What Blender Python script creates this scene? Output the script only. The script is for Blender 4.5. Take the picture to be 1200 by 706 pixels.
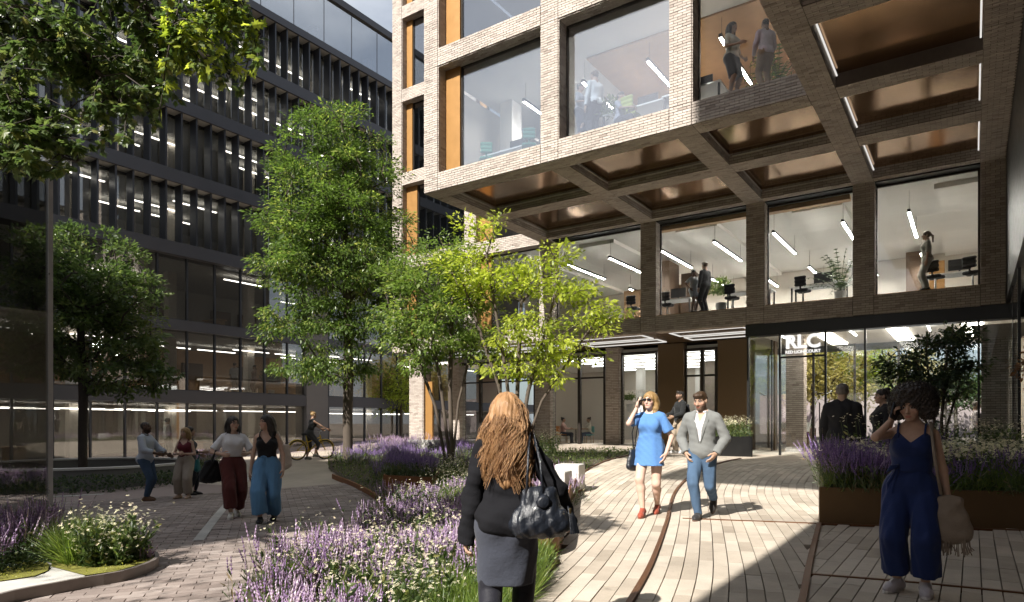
import bpy, math, random, time
import numpy as np
from mathutils import Matrix, Vector
random.seed(7); RNG = np.random.default_rng(11)
scene = bpy.context.scene
for _o in list(bpy.data.objects): bpy.data.objects.remove(_o)

# ------------------------------------------------------------------ camera, sky, sun, exposure
EYE = 1.45; YAW = math.radians(34.5); FPX = 786.0; HOR = 496.0
cam_d = bpy.data.cameras.new('camera'); cam = bpy.data.objects.new('camera', cam_d)
scene.collection.objects.link(cam); scene.camera = cam
cam.location = (0, 0, EYE); cam.rotation_euler = (math.pi/2, 0, YAW)
cam_d.sensor_width = 36; cam_d.lens = FPX/1200*36; cam_d.shift_y = (HOR-353)/1200
cam_d.clip_start = 0.05; cam_d.clip_end = 2000
SUN_EL = math.radians(40); SUN_AZ = math.radians(4)      # light travels towards +Y, drifting 4 degrees to +X
sun_dir = Vector((math.sin(SUN_AZ)*math.cos(SUN_EL), math.cos(SUN_AZ)*math.cos(SUN_EL), -math.sin(SUN_EL)))
world = bpy.data.worlds.new('World'); scene.world = world; world.use_nodes = True
_nt = world.node_tree; _nt.nodes.clear()
_sky = _nt.nodes.new('ShaderNodeTexSky'); _sky.sky_type = 'NISHITA'; _sky.sun_disc = False
_sky.sun_elevation = SUN_EL; _sky.sun_rotation = math.radians(180)+SUN_AZ
_sky.air_density = 1.0; _sky.dust_density = 2.0; _sky.ozone_density = 1.0
_bg = _nt.nodes.new('ShaderNodeBackground'); _bg.inputs['Strength'].default_value = 0.058
_ow = _nt.nodes.new('ShaderNodeOutputWorld')
_tc = _nt.nodes.new('ShaderNodeTexCoord'); _sx = _nt.nodes.new('ShaderNodeSeparateXYZ'); _nt.links.new(_tc.outputs['Generated'], _sx.inputs[0])
_mz = _nt.nodes.new('ShaderNodeMath'); _mz.operation = 'MAXIMUM'; _mz.inputs[1].default_value = .06; _nt.links.new(_sx.outputs[2], _mz.inputs[0])
_cb = _nt.nodes.new('ShaderNodeCombineXYZ')
for _i in (0, 1):
    _dv = _nt.nodes.new('ShaderNodeMath'); _dv.operation = 'DIVIDE'; _nt.links.new(_sx.outputs[_i], _dv.inputs[0]); _nt.links.new(_mz.outputs[0], _dv.inputs[1]); _nt.links.new(_dv.outputs[0], _cb.inputs[_i])
_cn = _nt.nodes.new('ShaderNodeTexNoise'); _cn.inputs['Scale'].default_value = .9; _cn.inputs['Detail'].default_value = 7; _cn.inputs['Roughness'].default_value = .55; _nt.links.new(_cb.outputs[0], _cn.inputs['Vector'])
_cr = _nt.nodes.new('ShaderNodeValToRGB'); _cr.color_ramp.elements[0].position = .40; _cr.color_ramp.elements[1].position = .66; _cr.color_ramp.elements[0].color = (.30,.30,.30,1); _cr.color_ramp.elements[1].color = (.95,.95,.95,1); _nt.links.new(_cn.outputs['Fac'], _cr.inputs[0])
_cm_ = _nt.nodes.new('ShaderNodeMix'); _cm_.data_type = 'RGBA'; _cm_.inputs['B'].default_value = (8.6, 9.0, 9.6, 1)
_nt.links.new(_cr.outputs[0], _cm_.inputs['Factor']); _nt.links.new(_sky.outputs[0], _cm_.inputs['A']); _nt.links.new(_cm_.outputs['Result'], _bg.inputs[0]); _nt.links.new(_bg.outputs[0], _ow.inputs[0])
sun_l = bpy.data.lights.new('sun', 'SUN'); sun_l.energy = 5.0; sun_l.angle = math.radians(0.5); sun_l.color = (1, .955, .88)
sun_o = bpy.data.objects.new('sun', sun_l); scene.collection.objects.link(sun_o)
sun_o.rotation_euler = sun_dir.to_track_quat('-Z', 'Y').to_euler(); sun_o.location = (0, -20, 40)
scene.view_settings.view_transform = 'Standard'; scene.view_settings.look = 'None'
scene.view_settings.exposure = 1.0; scene.view_settings.gamma = 1
try:
    scene.cycles.max_bounces = 8; scene.cycles.diffuse_bounces = 4; scene.cycles.glossy_bounces = 4
    scene.cycles.transparent_max_bounces = 24; scene.cycles.caustics_reflective = False; scene.cycles.caustics_refractive = False
    scene.cycles.sample_clamp_indirect = 6
except Exception: pass

# ------------------------------------------------------------------ ground height and placing
CS, SN = math.cos(YAW), math.sin(YAW)
def at(px, d, z=0.0):
    """point of the site seen at picture column px, d metres deep"""
    lat = (px-600)/FPX*d
    return Vector((-SN*d+CS*lat, SN*lat+CS*d, z))
def zat(py, d): return EYE+(HOR-py)/FPX*d
_gp = []
for px, d, z in ((1070,5.6,0),(823,9.4,.08),(795,19.4,.56),(717,30,.52),(900,22.7,.36),(285,11.07,-.10),(180,15.4,-.29),(365,24,.19),
                 (287,37,-.5),(390,44.5,.17),(585,4.1,0),(600,2,0),(200,6.5,-.06),(60,8,-.08),(97,19.5,-.35),(600,20,.42),(1150,9.2,.08),(1100,16,.2),(30,22,-.4),(500,32,.3),(640,1,0),(470,12,.0),(405,23,.17)):
    p = at(px, d); _gp.append((p.x, p.y, z))
_gp = np.array(_gp)
def gz(x, y):
    x = np.asarray(x, float); y = np.asarray(y, float)
    w = np.exp(-((x[..., None]-_gp[:, 0])**2+(y[..., None]-_gp[:, 1])**2)/(2*3.6**2))+1e-5
    return (w*_gp[:, 2]).sum(-1)/w.sum(-1)
def gzf(x, y): return float(gz(x, y))
def onground(px, py):
    z = 0.0
    for _ in range(25):
        d = (EYE-z)*FPX/(py-HOR); p = at(px, d); z = .5*z+.5*gzf(p.x, p.y)
    return Vector((p.x, p.y, gzf(p.x, p.y)))
def depth(p): return -SN*p[0]+CS*p[1]
def topix(p):
    d = depth(p); return 600+FPX*(CS*p[0]+SN*p[1])/d, HOR-FPX*(p[2]-EYE)/d

# ------------------------------------------------------------------ mesh accumulator
class Geo:
    def __init__(s): s.V = []; s.F = []; s.n = 0; s.R = []; s.C = []; s.smooth = False
    def add(s, v, f, rnd=None, col=None):
        v = np.asarray(v, np.float32).reshape(-1, 3)
        for a in (f if isinstance(f, list) else [f]):
            a = np.asarray(a, np.int64)
            if a.size: s.F.append(a+s.n)
        s.V.append(v); s.n += len(v)
        s.R.append(np.full(len(v), random.random() if rnd is None else rnd, np.float32) if np.isscalar(rnd) or rnd is None else np.asarray(rnd, np.float32))
        s.C.append(np.ones((len(v), 4), np.float32) if col is None else np.asarray(col, np.float32))
        return s
    BF = np.array([(0,3,2,1),(4,5,6,7),(0,1,5,4),(1,2,6,5),(2,3,7,6),(3,0,4,7)])
    BV = np.array([(-1,-1,-1),(1,-1,-1),(1,1,-1),(-1,1,-1),(-1,-1,1),(1,-1,1),(1,1,1),(-1,1,1)], np.float32)
    def box(s, x0, x1, y0, y1, z0, z1):
        c = np.array(((x0+x1)/2, (y0+y1)/2, (z0+z1)/2)); h = np.array((abs(x1-x0)/2, abs(y1-y0)/2, abs(z1-z0)/2))
        return s.add(s.BV*h+c, s.BF)
    def cbox(s, c, size, rz=0.0, R=None):
        v = s.BV*(np.array(size)/2)
        if R is None:
            a, b = math.cos(rz), math.sin(rz); R = np.array(((a,-b,0),(b,a,0),(0,0,1)))
        return s.add(v@np.array(R).T+np.array(c), s.BF)
    def boxes(s, C, H, R=None, rnd=None):
        C = np.asarray(C, float); H = np.asarray(H, float); N = len(C)
        if N == 0: return s
        v = s.BV[None]*H[:, None, :]
        if R is not None: v = np.einsum('nij,nkj->nki', R, v)
        v = v+C[:, None, :]
        f = (s.BF[None]+8*np.arange(N)[:, None, None]).reshape(-1, 4)
        r = RNG.random(N) if rnd is None else rnd
        return s.add(v.reshape(-1, 3), f, np.repeat(r, 8))
    def inst(s, tv, tf, M, T, rnd=None):
        """copies of a small template: M (N,3,3) and T (N,3)"""
        tv = np.asarray(tv, float); N = len(T); k = len(tv)
        if N == 0: return s
        v = np.einsum('nij,kj->nki', M, tv)+np.asarray(T)[:, None, :]
        off = k*np.arange(N)[:, None, None]
        fs = [(np.asarray(a)[None]+off).reshape(-1, len(a[0])) for a in (tf if isinstance(tf, list) else [tf])]
        r = RNG.random(N) if rnd is None else rnd
        return s.add(v.reshape(-1, 3), fs, np.repeat(r, k))
    def tube(s, P, r, n=6, cap=True):
        P = [Vector(p) for p in P]; m = len(P)
        rr = [r]*m if np.isscalar(r) else r
        V = []; up = None
        for i in range(m):
            t = (P[min(i+1, m-1)]-P[max(i-1, 0)])
            if t.length < 1e-9: t = Vector((0, 0, 1))
            t.normalize()
            if up is None: up = Vector((0, 0, 1)) if abs(t.z) < .9 else Vector((1, 0, 0))
            a = t.cross(up)
            if a.length < 1e-6: a = t.orthogonal()
            a.normalize(); b = a.cross(t); up = b
            for k in range(n):
                q = 2*math.pi*k/n; V.append(P[i]+a*(math.cos(q)*rr[i])+b*(math.sin(q)*rr[i]))
        F = [(i*n+k, i*n+(k+1) % n, (i+1)*n+(k+1) % n, (i+1)*n+k) for i in range(m-1) for k in range(n)]
        fs = [np.array(F)]
        if cap: fs.append(np.array([tuple(range(n))[::-1]])); fs.append(np.array([tuple((m-1)*n+k for k in range(n))]))
        return s.add([tuple(v) for v in V], fs)
    def prism(s, poly, z0, z1):
        n = len(poly); V = [(p[0], p[1], z0) for p in poly]+[(p[0], p[1], z1) for p in poly]
        F = [(i, (i+1) % n, n+(i+1) % n, n+i) for i in range(n)]
        return s.add(V, [np.array(F), np.array([tuple(range(n))[::-1]]), np.array([tuple(range(n, 2*n))])])
    def lathe(s, prof, c=(0,0,0), n=24):
        V = []; m = len(prof)
        for r, z in prof:
            for k in range(n):
                a = 2*math.pi*k/n; V.append((c[0]+r*math.cos(a), c[1]+r*math.sin(a), c[2]+z))
        F = [(i*n+k, i*n+(k+1) % n, (i+1)*n+(k+1) % n, (i+1)*n+k) for i in range(m-1) for k in range(n)]
        return s.add(V, np.array(F))
    def mesh(s, name):
        me = bpy.data.meshes.new(name)
        if not s.V: return me
        V = np.concatenate(s.V); me.vertices.add(len(V)); me.vertices.foreach_set('co', V.astype(np.float32).ravel())
        lens = np.concatenate([np.full(len(a), a.shape[1]) for a in s.F]); idx = np.concatenate([a.ravel() for a in s.F])
        me.loops.add(len(idx)); me.loops.foreach_set('vertex_index', idx.astype(np.int32))
        me.polygons.add(len(lens)); st = np.concatenate(([0], np.cumsum(lens)[:-1]))
        me.polygons.foreach_set('loop_start', st.astype(np.int32)); me.polygons.foreach_set('loop_total', lens.astype(np.int32))
        me.polygons.foreach_set('use_smooth', np.full(len(lens), bool(s.smooth)))
        me.update(calc_edges=True)
        a = me.attributes.new('rnd', 'FLOAT', 'POINT'); a.data.foreach_set('value', np.concatenate(s.R))
        if any((c[:, :3] != 1).any() for c in s.C):
            a = me.attributes.new('col', 'FLOAT_COLOR', 'POINT'); a.data.foreach_set('color', np.concatenate(s.C).ravel())
        return me

COL = scene.collection
def _link(o, mat, parent, world_geo):
    COL.objects.link(o)
    if mat is not None and o.data is not None and not o.data.materials: o.data.materials.append(mat)
    if parent is not None:
        o.parent = parent
        if world_geo:
            if parent.parent is None: o.matrix_parent_inverse = Matrix.Translation(-parent.location)
    return o
def part(name, geo, mat, parent=None, W=True):
    """mesh object; W: its geometry is in world coordinates"""
    me = geo.mesh(name) if isinstance(geo, Geo) else geo
    return _link(bpy.data.objects.new(name, me), mat, parent, W)
def thing(name, label, cat, loc=(0,0,0), rz=0.0, group=None):
    o = bpy.data.objects.new(name, None); o.empty_display_size = .2; o.location = loc; o.rotation_euler = (0, 0, rz)
    COL.objects.link(o); o['label'] = label; o['category'] = cat
    if group: o['group'] = group
    return o
def tag(o, label, cat, group=None):
    o['label'] = label; o['category'] = cat
    if group: o['group'] = group
    return o
def stuff(o): o['kind'] = 'stuff'; return o
def structure(o): o['kind'] = 'structure'; return o
def dup(root, loc=None, rz=None, label=None):
    def cp(o, par):
        c = o.copy(); COL.objects.link(c)
        if par is not None: c.parent = par
        for ch in o.children: cp(ch, c)
        return c
    r = cp(root, None)
    if loc is not None: r.location = loc
    if rz is not None: r.rotation_euler = (0, 0, rz)
    if label: r['label'] = label
    return r

# ------------------------------------------------------------------ materials
def _mat(name):
    m = bpy.data.materials.new(name); m.use_nodes = True; nt = m.node_tree; nt.nodes.clear()
    return m, nt, nt.nodes.new('ShaderNodeOutputMaterial')
def N(nt, t, **k):
    n = nt.nodes.new(t)
    for a, b in k.items():
        if a.startswith('i_'):
            key = a[2:]; n.inputs[int(key) if key.isdigit() else key.replace('_', ' ')].default_value = b
        else: setattr(n, a, b)
    return n
def c4(c): return (c[0], c[1], c[2], 1)
def rand_fac(nt):
    at_ = N(nt, 'ShaderNodeAttribute', attribute_name='rnd'); oi = N(nt, 'ShaderNodeObjectInfo')
    ad = N(nt, 'ShaderNodeMath', operation='ADD'); fr = N(nt, 'ShaderNodeMath', operation='FRACT')
    nt.links.new(at_.outputs['Fac'], ad.inputs[0]); nt.links.new(oi.outputs['Random'], ad.inputs[1]); nt.links.new(ad.outputs[0], fr.inputs[0])
    return fr.outputs[0]
def ramp(nt, fac, cols):
    r = N(nt, 'ShaderNodeValToRGB'); e = r.color_ramp.elements
    while len(e) < len(cols): e.new(.5)
    for i, (p, c) in enumerate(cols): e[i].position = p; e[i].color = c4(c)
    nt.links.new(fac, r.inputs[0]); return r.outputs[0]
def mixc(nt, a, b, fac, mode='MIX'):
    m = N(nt, 'ShaderNodeMix', data_type='RGBA', blend_type=mode)
    for sock, v in ((m.inputs['Factor'], fac), (m.inputs['A'], a), (m.inputs['B'], b)):
        if hasattr(v, 'links'): nt.links.new(v, sock)
        else: sock.default_value = v if np.isscalar(v) else c4(v)
    return m.outputs['Result']
def noise(nt, scale, detail=4, rough=.55, vec=None, co='Object', stretch=None):
    tc = N(nt, 'ShaderNodeTexCoord'); n = N(nt, 'ShaderNodeTexNoise', i_Scale=scale, i_Detail=detail, i_Roughness=rough)
    src = tc.outputs[co] if vec is None else vec
    if stretch:
        mp = N(nt, 'ShaderNodeMapping'); mp.inputs['Scale'].default_value = stretch; nt.links.new(src, mp.inputs[0]); src = mp.outputs[0]
    nt.links.new(src, n.inputs['Vector']); return n.outputs['Fac']
def mat(name, col, rough=.6, metal=0.0, var=.15, nscale=6.0, bump=0.0, bscale=40.0, cols=None, spec=.5, stretch=None, coat=0.0, sheen=0.0, vcol=False, rrange=0.1, stain=0.0, sscale=.8):
    """principled with noise mottling; cols = ramp over per-piece randomness"""
    m, nt, out = _mat(name); b = N(nt, 'ShaderNodeBsdfPrincipled')
    b.inputs['Roughness'].default_value = rough; b.inputs['Metallic'].default_value = metal
    b.inputs['Specular IOR Level'].default_value = spec
    if coat: b.inputs['Coat Weight'].default_value = coat
    if sheen: b.inputs['Sheen Weight'].default_value = sheen
    base = ramp(nt, rand_fac(nt), cols) if cols else None
    if vcol:
        base = N(nt, 'ShaderNodeAttribute', attribute_name='col').outputs['Color']
    nz = noise(nt, nscale, 5, .6, stretch=stretch)
    if base is None: base = mixc(nt, [c*(1-var) for c in col], [min(1, c*(1+var)) for c in col], nz)
    else:
        k = ramp(nt, nz, [(.25, (1-var,)*3), (.75, (1,)*3)]); base = mixc(nt, base, k, 1.0, 'MULTIPLY')
    if stain:
        gp = N(nt, 'ShaderNodeNewGeometry'); sn = noise(nt, sscale, 8, .68, vec=gp.outputs['Position']); base = mixc(nt, base, ramp(nt, sn, [(.3, (1-stain,)*3), (.62, (1,)*3)]), 1.0, 'MULTIPLY')
        sn2 = noise(nt, sscale*9, 3, .5, vec=gp.outputs['Position']); base = mixc(nt, base, ramp(nt, sn2, [(.22, (1-stain*.9,)*3), (.34, (1,)*3)]), 1.0, 'MULTIPLY')
    nt.links.new(base, b.inputs['Base Color'])
    mr = N(nt, 'ShaderNodeMapRange'); mr.inputs['To Min'].default_value = max(.02, rough-rrange); mr.inputs['To Max'].default_value = min(1, rough+rrange)
    nt.links.new(nz, mr.inputs[0]); nt.links.new(mr.outputs[0], b.inputs['Roughness'])
    if bump:
        bm = N(nt, 'ShaderNodeBump', i_Strength=bump, i_Distance=.01); nt.links.new(noise(nt, bscale, 6, .65, stretch=stretch), bm.inputs['Height'])
        nt.links.new(bm.outputs[0], b.inputs['Normal'])
    nt.links.new(b.outputs[0], out.inputs[0]); return m
def leafmat(name, cols, trans=.35, rough=.38):
    m, nt, out = _mat(name); b = N(nt, 'ShaderNodeBsdfPrincipled', i_Roughness=rough); b.inputs['Specular IOR Level'].default_value = .5
    col = ramp(nt, rand_fac(nt), cols); tr = N(nt, 'ShaderNodeBsdfTranslucent')
    nt.links.new(col, b.inputs['Base Color'])
    tc = mixc(nt, col, (1.0, 1.08, .45), .5, 'MULTIPLY'); hs = N(nt, 'ShaderNodeHueSaturation', i_Value=2.5, i_Saturation=1.0)
    nt.links.new(tc, hs.inputs['Color']); nt.links.new(hs.outputs[0], tr.inputs[0])
    mx = N(nt, 'ShaderNodeMixShader', i_0=trans); nt.links.new(b.outputs[0], mx.inputs[1]); nt.links.new(tr.outputs[0], mx.inputs[2])
    nt.links.new(mx.outputs[0], out.inputs[0]); return m
def glassmat(name, tint=(.9,.93,.93), r0=.05, rough=0.0, gcol=(1,1,1)):
    m, nt, out = _mat(name); t = N(nt, 'ShaderNodeBsdfTransparent', i_0=c4(tint)); g = N(nt, 'ShaderNodeBsdfGlossy', i_Roughness=rough); g.inputs[0].default_value = c4(gcol)
    lw = N(nt, 'ShaderNodeLayerWeight', i_Blend=.5); pw = N(nt, 'ShaderNodeMath', operation='POWER', i_1=4.5); ml = N(nt, 'ShaderNodeMath', operation='MULTIPLY_ADD', i_1=.9, i_2=r0)
    nt.links.new(lw.outputs['Facing'], pw.inputs[0]); nt.links.new(pw.outputs[0], ml.inputs[0])
    mx = N(nt, 'ShaderNodeMixShader'); nt.links.new(ml.outputs[0], mx.inputs[0]); nt.links.new(t.outputs[0], mx.inputs[1]); nt.links.new(g.outputs[0], mx.inputs[2])
    nt.links.new(mx.outputs[0], out.inputs[0]); return m
def emit(name, col, s):
    m, nt, out = _mat(name); e = N(nt, 'ShaderNodeEmission', i_0=c4(col), i_1=s); nt.links.new(e.outputs[0], out.inputs[0]); return m

M = {}
M['brick'] = mat('brick', (.4,.3,.25), .85, cols=[(0,(.34,.285,.245)),(.05,(.42,.36,.315)),(.25,(.48,.415,.365)),(.65,(.53,.465,.41)),(1,(.58,.515,.455))], var=.2, stain=.16, sscale=.6, nscale=14, bump=.5, bscale=60)
M['mortar'] = mat('mortar', (.15,.122,.105), .95, var=.25, nscale=9, bump=.3)
M['bronze'] = mat('bronze_panel', (.43,.27,.155), .15, .95, var=.2, nscale=1.2, rrange=.05, bump=.06, bscale=2.5)
M['bronze_wall'] = mat('bronze_mesh', (.13,.085,.045), .45, .6, var=.3, nscale=30, bump=.4, bscale=120)
M['ochre'] = mat('ochre_panel', (.36,.19,.06), .45, .35, var=.12, nscale=4)
M['darkframe'] = mat('dark_bronze_frame', (.03,.024,.02), .4, .4)
M['black'] = mat('black_metal', (.012,.012,.012), .4, .3)
M['fin'] = mat('anthracite_metal', (.045,.048,.056), .34, .3, var=.15, nscale=3)
M['band'] = mat('anthracite_band', (.06,.06,.067), .45, .2, var=.12, nscale=1.5)
M['glass'] = glassmat('clear_glass', (.9,.93,.94), .05)
M['glass_front'] = glassmat('sky_glass', (.86,.9,.94), .24)
M['glass_dark'] = glassmat('grey_glass', (.7,.7,.68), .13)
M['glass_clear'] = glassmat('low_iron_glass', (.93,.95,.95), .012)
M['glass_sky'] = glassmat('reflective_glass', (.7,.76,.8), .45)
M['glass_pav'] = glassmat('pavilion_glass', (.62,.62,.61), .16)
M['led'] = emit('led_strip', (1,.96,.9), .42)
M['ledsoft'] = mat('white_trim', (.6,.58,.54), .5)
M['lamp'] = emit('lamp_diffuser', (1,.92,.82), 85.0)
M['panel'] = emit('lobby_fill_light', (1,.88,.74), 11.0)
M['panelsoft'] = emit('soft_light_panel', (1,.9,.78), 1.6)
M['stripbright'] = emit('office_strip', (1,.97,.9), 32)
M['lampdim'] = emit('strip_diffuser', (1,.95,.88), 5)
M['ceil'] = mat('white_ceiling', (.78,.755,.71), .8, var=.05, nscale=1)
M['intwall'] = mat('pale_wall', (.62,.57,.5), .8, var=.06, nscale=1)
M['intgrey'] = mat('grey_interior', (.45,.44,.41), .8, var=.1, nscale=1)
M['intdark'] = mat('dark_interior', (.08,.075,.07), .7)
M['wood'] = mat('wood_lining', (.45,.27,.14), .5, var=.25, nscale=3, stretch=(1,1,14), bump=.1)
M['wooddark'] = mat('dark_timber', (.10,.06,.035), .5, var=.3, nscale=3, stretch=(14,14,1))
M['carpet'] = mat('carpet', (.2,.2,.2), .95, bump=.3)
M['stone'] = mat('stone_floor', (.42,.39,.35), .4, var=.1)
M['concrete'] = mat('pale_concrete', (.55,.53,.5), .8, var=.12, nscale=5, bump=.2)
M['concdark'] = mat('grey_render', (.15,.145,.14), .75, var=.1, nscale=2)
M['kerb'] = mat('kerb_stone', (.54,.52,.48), .8, var=.12, nscale=8, bump=.4, stain=.3, sscale=1.5)
M['corten'] = mat('corten_steel', (.20,.085,.032), .65, .35, var=.45, nscale=7, bump=.25)
M['edge'] = mat('rusty_edging', (.13,.055,.022), .6, .4, var=.35, nscale=9)
M['planter'] = mat('bronze_planter', (.15,.09,.042), .5, .4, var=.2, nscale=3)
M['soil'] = mat('soil', (.06,.045,.03), .95, var=.4, nscale=20, bump=.6)
M['moss'] = mat('moss', (.20,.19,.03), .95, var=.5, nscale=25, bump=1.0, bscale=90)
M['plank'] = mat('light_paver', (.5,.42,.34), .8, cols=[(0,(.39,.325,.255)),(.06,(.47,.40,.32)),(.35,(.56,.48,.39)),(.7,(.60,.52,.425)),(1,(.65,.57,.475))], var=.2, stain=.34, sscale=.7, nscale=9, bump=.3, bscale=70)
M['block'] = mat('brown_block_paver', (.3,.23,.2), .8, cols=[(0,(.26,.205,.18)),(.4,(.34,.275,.245)),(.8,(.41,.34,.305)),(1,(.47,.395,.36))], var=.22, stain=.36, sscale=.7, nscale=9, bump=.3, bscale=60)
M['joint'] = mat('joint_sand', (.16,.125,.10), .95, var=.3, nscale=15)
M['sign_glow'] = emit('letters_added_glow', (1,.98,.95), .55)  # glow added so the white letters stay bright in the shade
M['white'] = mat('white_paint', (.8,.79,.76), .5, var=.03)
M['bark'] = mat('bark', (.085,.066,.05), .9, var=.35, nscale=12, bump=.8, bscale=30, stretch=(3,3,.6))
M['darkbark'] = mat('dark_bark', (.05,.04,.032), .9, var=.35, nscale=12, bump=.8, bscale=30)
# ------------------------------------------------------------------ the brick office building
C1L,C1R,C2L,C2R,C3L,C3R,C4L,C4R,C5L,C5R = -14.795,-14.221,-10.306,-9.722,-6.419,-5.834,-3.126,-2.54,.175,.766
YF, YB, YM0, YM1 = 16.473, 23.541, 19.627, 20.313
Z1, T1, Z2, T2, FL = 4.838, .586, 8.956, .564, 4.0
bld = thing('brick_office_building', 'pale brick office building with a deep coffered overhang and big square windows', 'building', (-7, 20, gzf(-7, 20)))
BR = []                                        # bricks: centre, half size, axis
def bricks(u0, u1, v0, v1, c, axis, sgn, bond=0, proud=.022, bl=.225, bh=.0625, j=.011):
    """courses on a rectangle; axis 'y': face normal sgn*Y (u=x, v=z); 'x': normal sgn*X (u=y, v=z); 'z': normal sgn*Z (u=x, v=y); 'w': normal sgn*Z, bricks along y"""
    n = max(1, int(round((v1-v0)/(bh+j)))); ph = (v1-v0)/n
    for k in range(n):
        v = v0+(k+.5)*ph; x = u0-((k+bond) % 2)*(bl/2)
        while x < u1-.01:
            a = max(x, u0+.004); b = min(x+bl, u1-.004); x += bl+j
            if b-a < .03: continue
            t = proud+random.random()*.009
            uc, hu, hv, ht = (a+b)/2, (b-a)/2, ph/2-.0075, t/2+.01
            q = c+sgn*(t/2-.01)
            if axis == 'y': BR.append((uc, q, v, hu, ht, hv))
            elif axis == 'x': BR.append((q, uc, v, ht, hu, hv))
            elif axis == 'z': BR.append((uc, v, q, hu, hv, ht))
            else: BR.append((v, uc, q, hv, hu, ht))
COLS = [(C1L,C1R),(C2L,C2R),(C3L,C3R),(C4L,C4R)]
def solid(name, x0,x1,y0,y1,z0,z1, m='mortar'): return part(name, Geo().box(x0,x1,y0,y1,z0,z1), M[m], bld)
ZT = 17.6
REV = .5
# front columns L2, L3
for i,(a,b) in enumerate(COLS):
    for L in (2,3):
        zb = Z2+(L-2)*FL; zt = zb+FL
        solid('column', a, b, YF, YF+.62, zb+T2+.006, zt-.006)
        bricks(a, b, zb+T2+.008, zt-.008, YF, 'y', -1); bricks(YF, YF+REV, zb+T2+.008, zt-.008, b, 'x', 1)
        if i == 0: bricks(YF, YF+.6, zb+T2+.008, zt-.008, a, 'x', -1)
    for L in (2,3,4):                                             # beam ends on the column line
        zb = Z2+(L-2)*FL; solid('beam', a, b, YF, YF+.62, zb, zb+T2); bricks(a+.004, b-.004, zb, zb+T2, YF, 'y', -1)
for L in (2,3,4):
    zb = Z2+(L-2)*FL
    for (a0,a),(b,b1) in zip(COLS[:-1], COLS[1:]):
        solid('beam', a+.008, b-.008, YF, YF+.62, zb, zb+T2); bricks(a+.008, b-.008, zb, zb+T2, YF, 'y', -1, 1)
        if L == 3: bricks(a+.008, b-.008, YF, YF+REV, zb, 'z', -1)
    if L < 4: part('room_floor', Geo().box(C1R+.05, C4L-.12, YF+.64, 29.8, Z2+(L-2)*FL+T2-.03, Z2+(L-2)*FL+T2+.10), M['carpet'], bld)
    solid('floor_slab', C1L+.3, C4L, YF+.63, 30, zb+(.36 if L == 2 else .1), zb+T2-.04, 'ceil')
# soffit at Z2: beams along X and along Y, with bronze panels recessed between them
YW = [YB-.33, YM0, YF, 12.93, 9.6, 6.3, 3.0, -.3, -3.6, -6.9, -10.2]   # front edge of each cross beam
YWt = [.32, YM1-YM0, .6] + [.7]*8
def xbeam(x0, x1, y0, y1):
    solid('soffit_beam', x0+.004, x1-.004, y0, y1, Z2+.002, Z2+.42); bricks(x0+.004, x1-.004, y0, y1, Z2+.002, 'z', -1, 0, .006)
    if y0 < YM0+.1: bricks(x0+.004, x1-.004, Z2+.01, Z2+.40, y1, 'y', 1, 0, .004)
    bricks(x0+.004, x1-.004, Z2+.01, Z2+.40, y0, 'y', -1, 0, .004) if y0 != YF else None
def ybeam(x0, x1, y0, y1):
    solid('soffit_beam', x0, x1, y0, y1, Z2, Z2+.42); bricks(x0, x1, y0, y1, Z2, 'z', -1, 0, .006)
    bricks(y0, y1, Z2+.01, Z2+.40, x0, 'x', -1, 0, .004); bricks(y0, y1, Z2+.01, Z2+.40, x1, 'x', 1, 0, .004)
for a,b in COLS[:3]: ybeam(a, b, YF+.62, YB-.006)
ybeam(C4L, C4R, 10.3, YB-.006); ybeam(-2.6, C4R, -10.9, 10.29)
bricks(C1L, C3R, YF, YF+.6, Z2, 'z', -1, 0, .006); bricks(C3R+.01, C4L-.01, YF, YF+.6, Z2, 'z', -1, 0, .006)
for (a0,a),(b,b1) in zip(COLS[:-1], COLS[1:]):
    xbeam(a, b, YM0, YM1); xbeam(a, b, YB-.33, YB-.01)
for y0,t in zip(YW, YWt): xbeam(C4R, C5L, y0, y0+t)
def cell(x0,x1,y0,y1, led, edges=('l','b')):
    part('soffit_panel', Geo().box(x0+.004, x1-.004, y0+.004, y1-.004, Z2+.30, Z2+.34), M['bronze'], bld)
    w = .032 if led == 'led' else .022; z0, z1 = Z2+.20, Z2+.225
    for e in edges:
        q = dict(l=(x0+.03, x0+.03+w, y0+.1, y1-.1), r=(x1-.03-w, x1-.03, y0+.1, y1-.1), b=(x0+.1, x1-.1, y1-.03-w, y1-.03), f=(x0+.1, x1-.1, y0+.03, y0+.03+w))[e]
        part('light_strip', Geo().box(*q, z0, z1), M[led], bld)
for (a0,a),(b,b1) in zip(COLS[:-1], COLS[1:]):
    cell(a,b,YF+.62,YM0,'ledsoft'); cell(a,b,YM1,YB-.33,'ledsoft')
for k in range(len(YW)-1): cell(C4R, C5L, YW[k+1]+YWt[k+1], YW[k], 'led' , ('l','r'))
# wing mass above the soffit and its right border
solid('soffit_beam', C5L, C5R, -10.9, YB-.006, Z2, Z2+.42); bricks(-10.9, YB-.01, C5L, C5R, Z2, 'w', -1, 0, .006) if False else None
for y0 in np.arange(-10.9, YB-.1, 3.3):
    bricks(C5L, C5R, y0, min(y0+3.29, YB-.01), Z2, 'z', -1, 0, .008, .215)
bricks(-10.9, YB, Z2+.01, Z2+.40, C5L, 'x', -1, 0, .004)
solid('wing_block', C4L+.03, 14, 10.31, YF-.01, Z2+.43, ZT+1.2)
solid('wing_block', -2.57, 14, -10.9, 10.3, Z2+.43, ZT+1.2)
solid('wing_wall', 7.5, 8.0, -10.9, YB, -.2, Z2+.42, 'intwall'); solid('wing_ceiling', 1.2, 7.49, -2, YB-.1, 4.95, 5.1, 'ceil')
solid('wing_block', C4L+.05, 14, YF+.7, 32, Z2+.43, ZT+.2)
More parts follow.
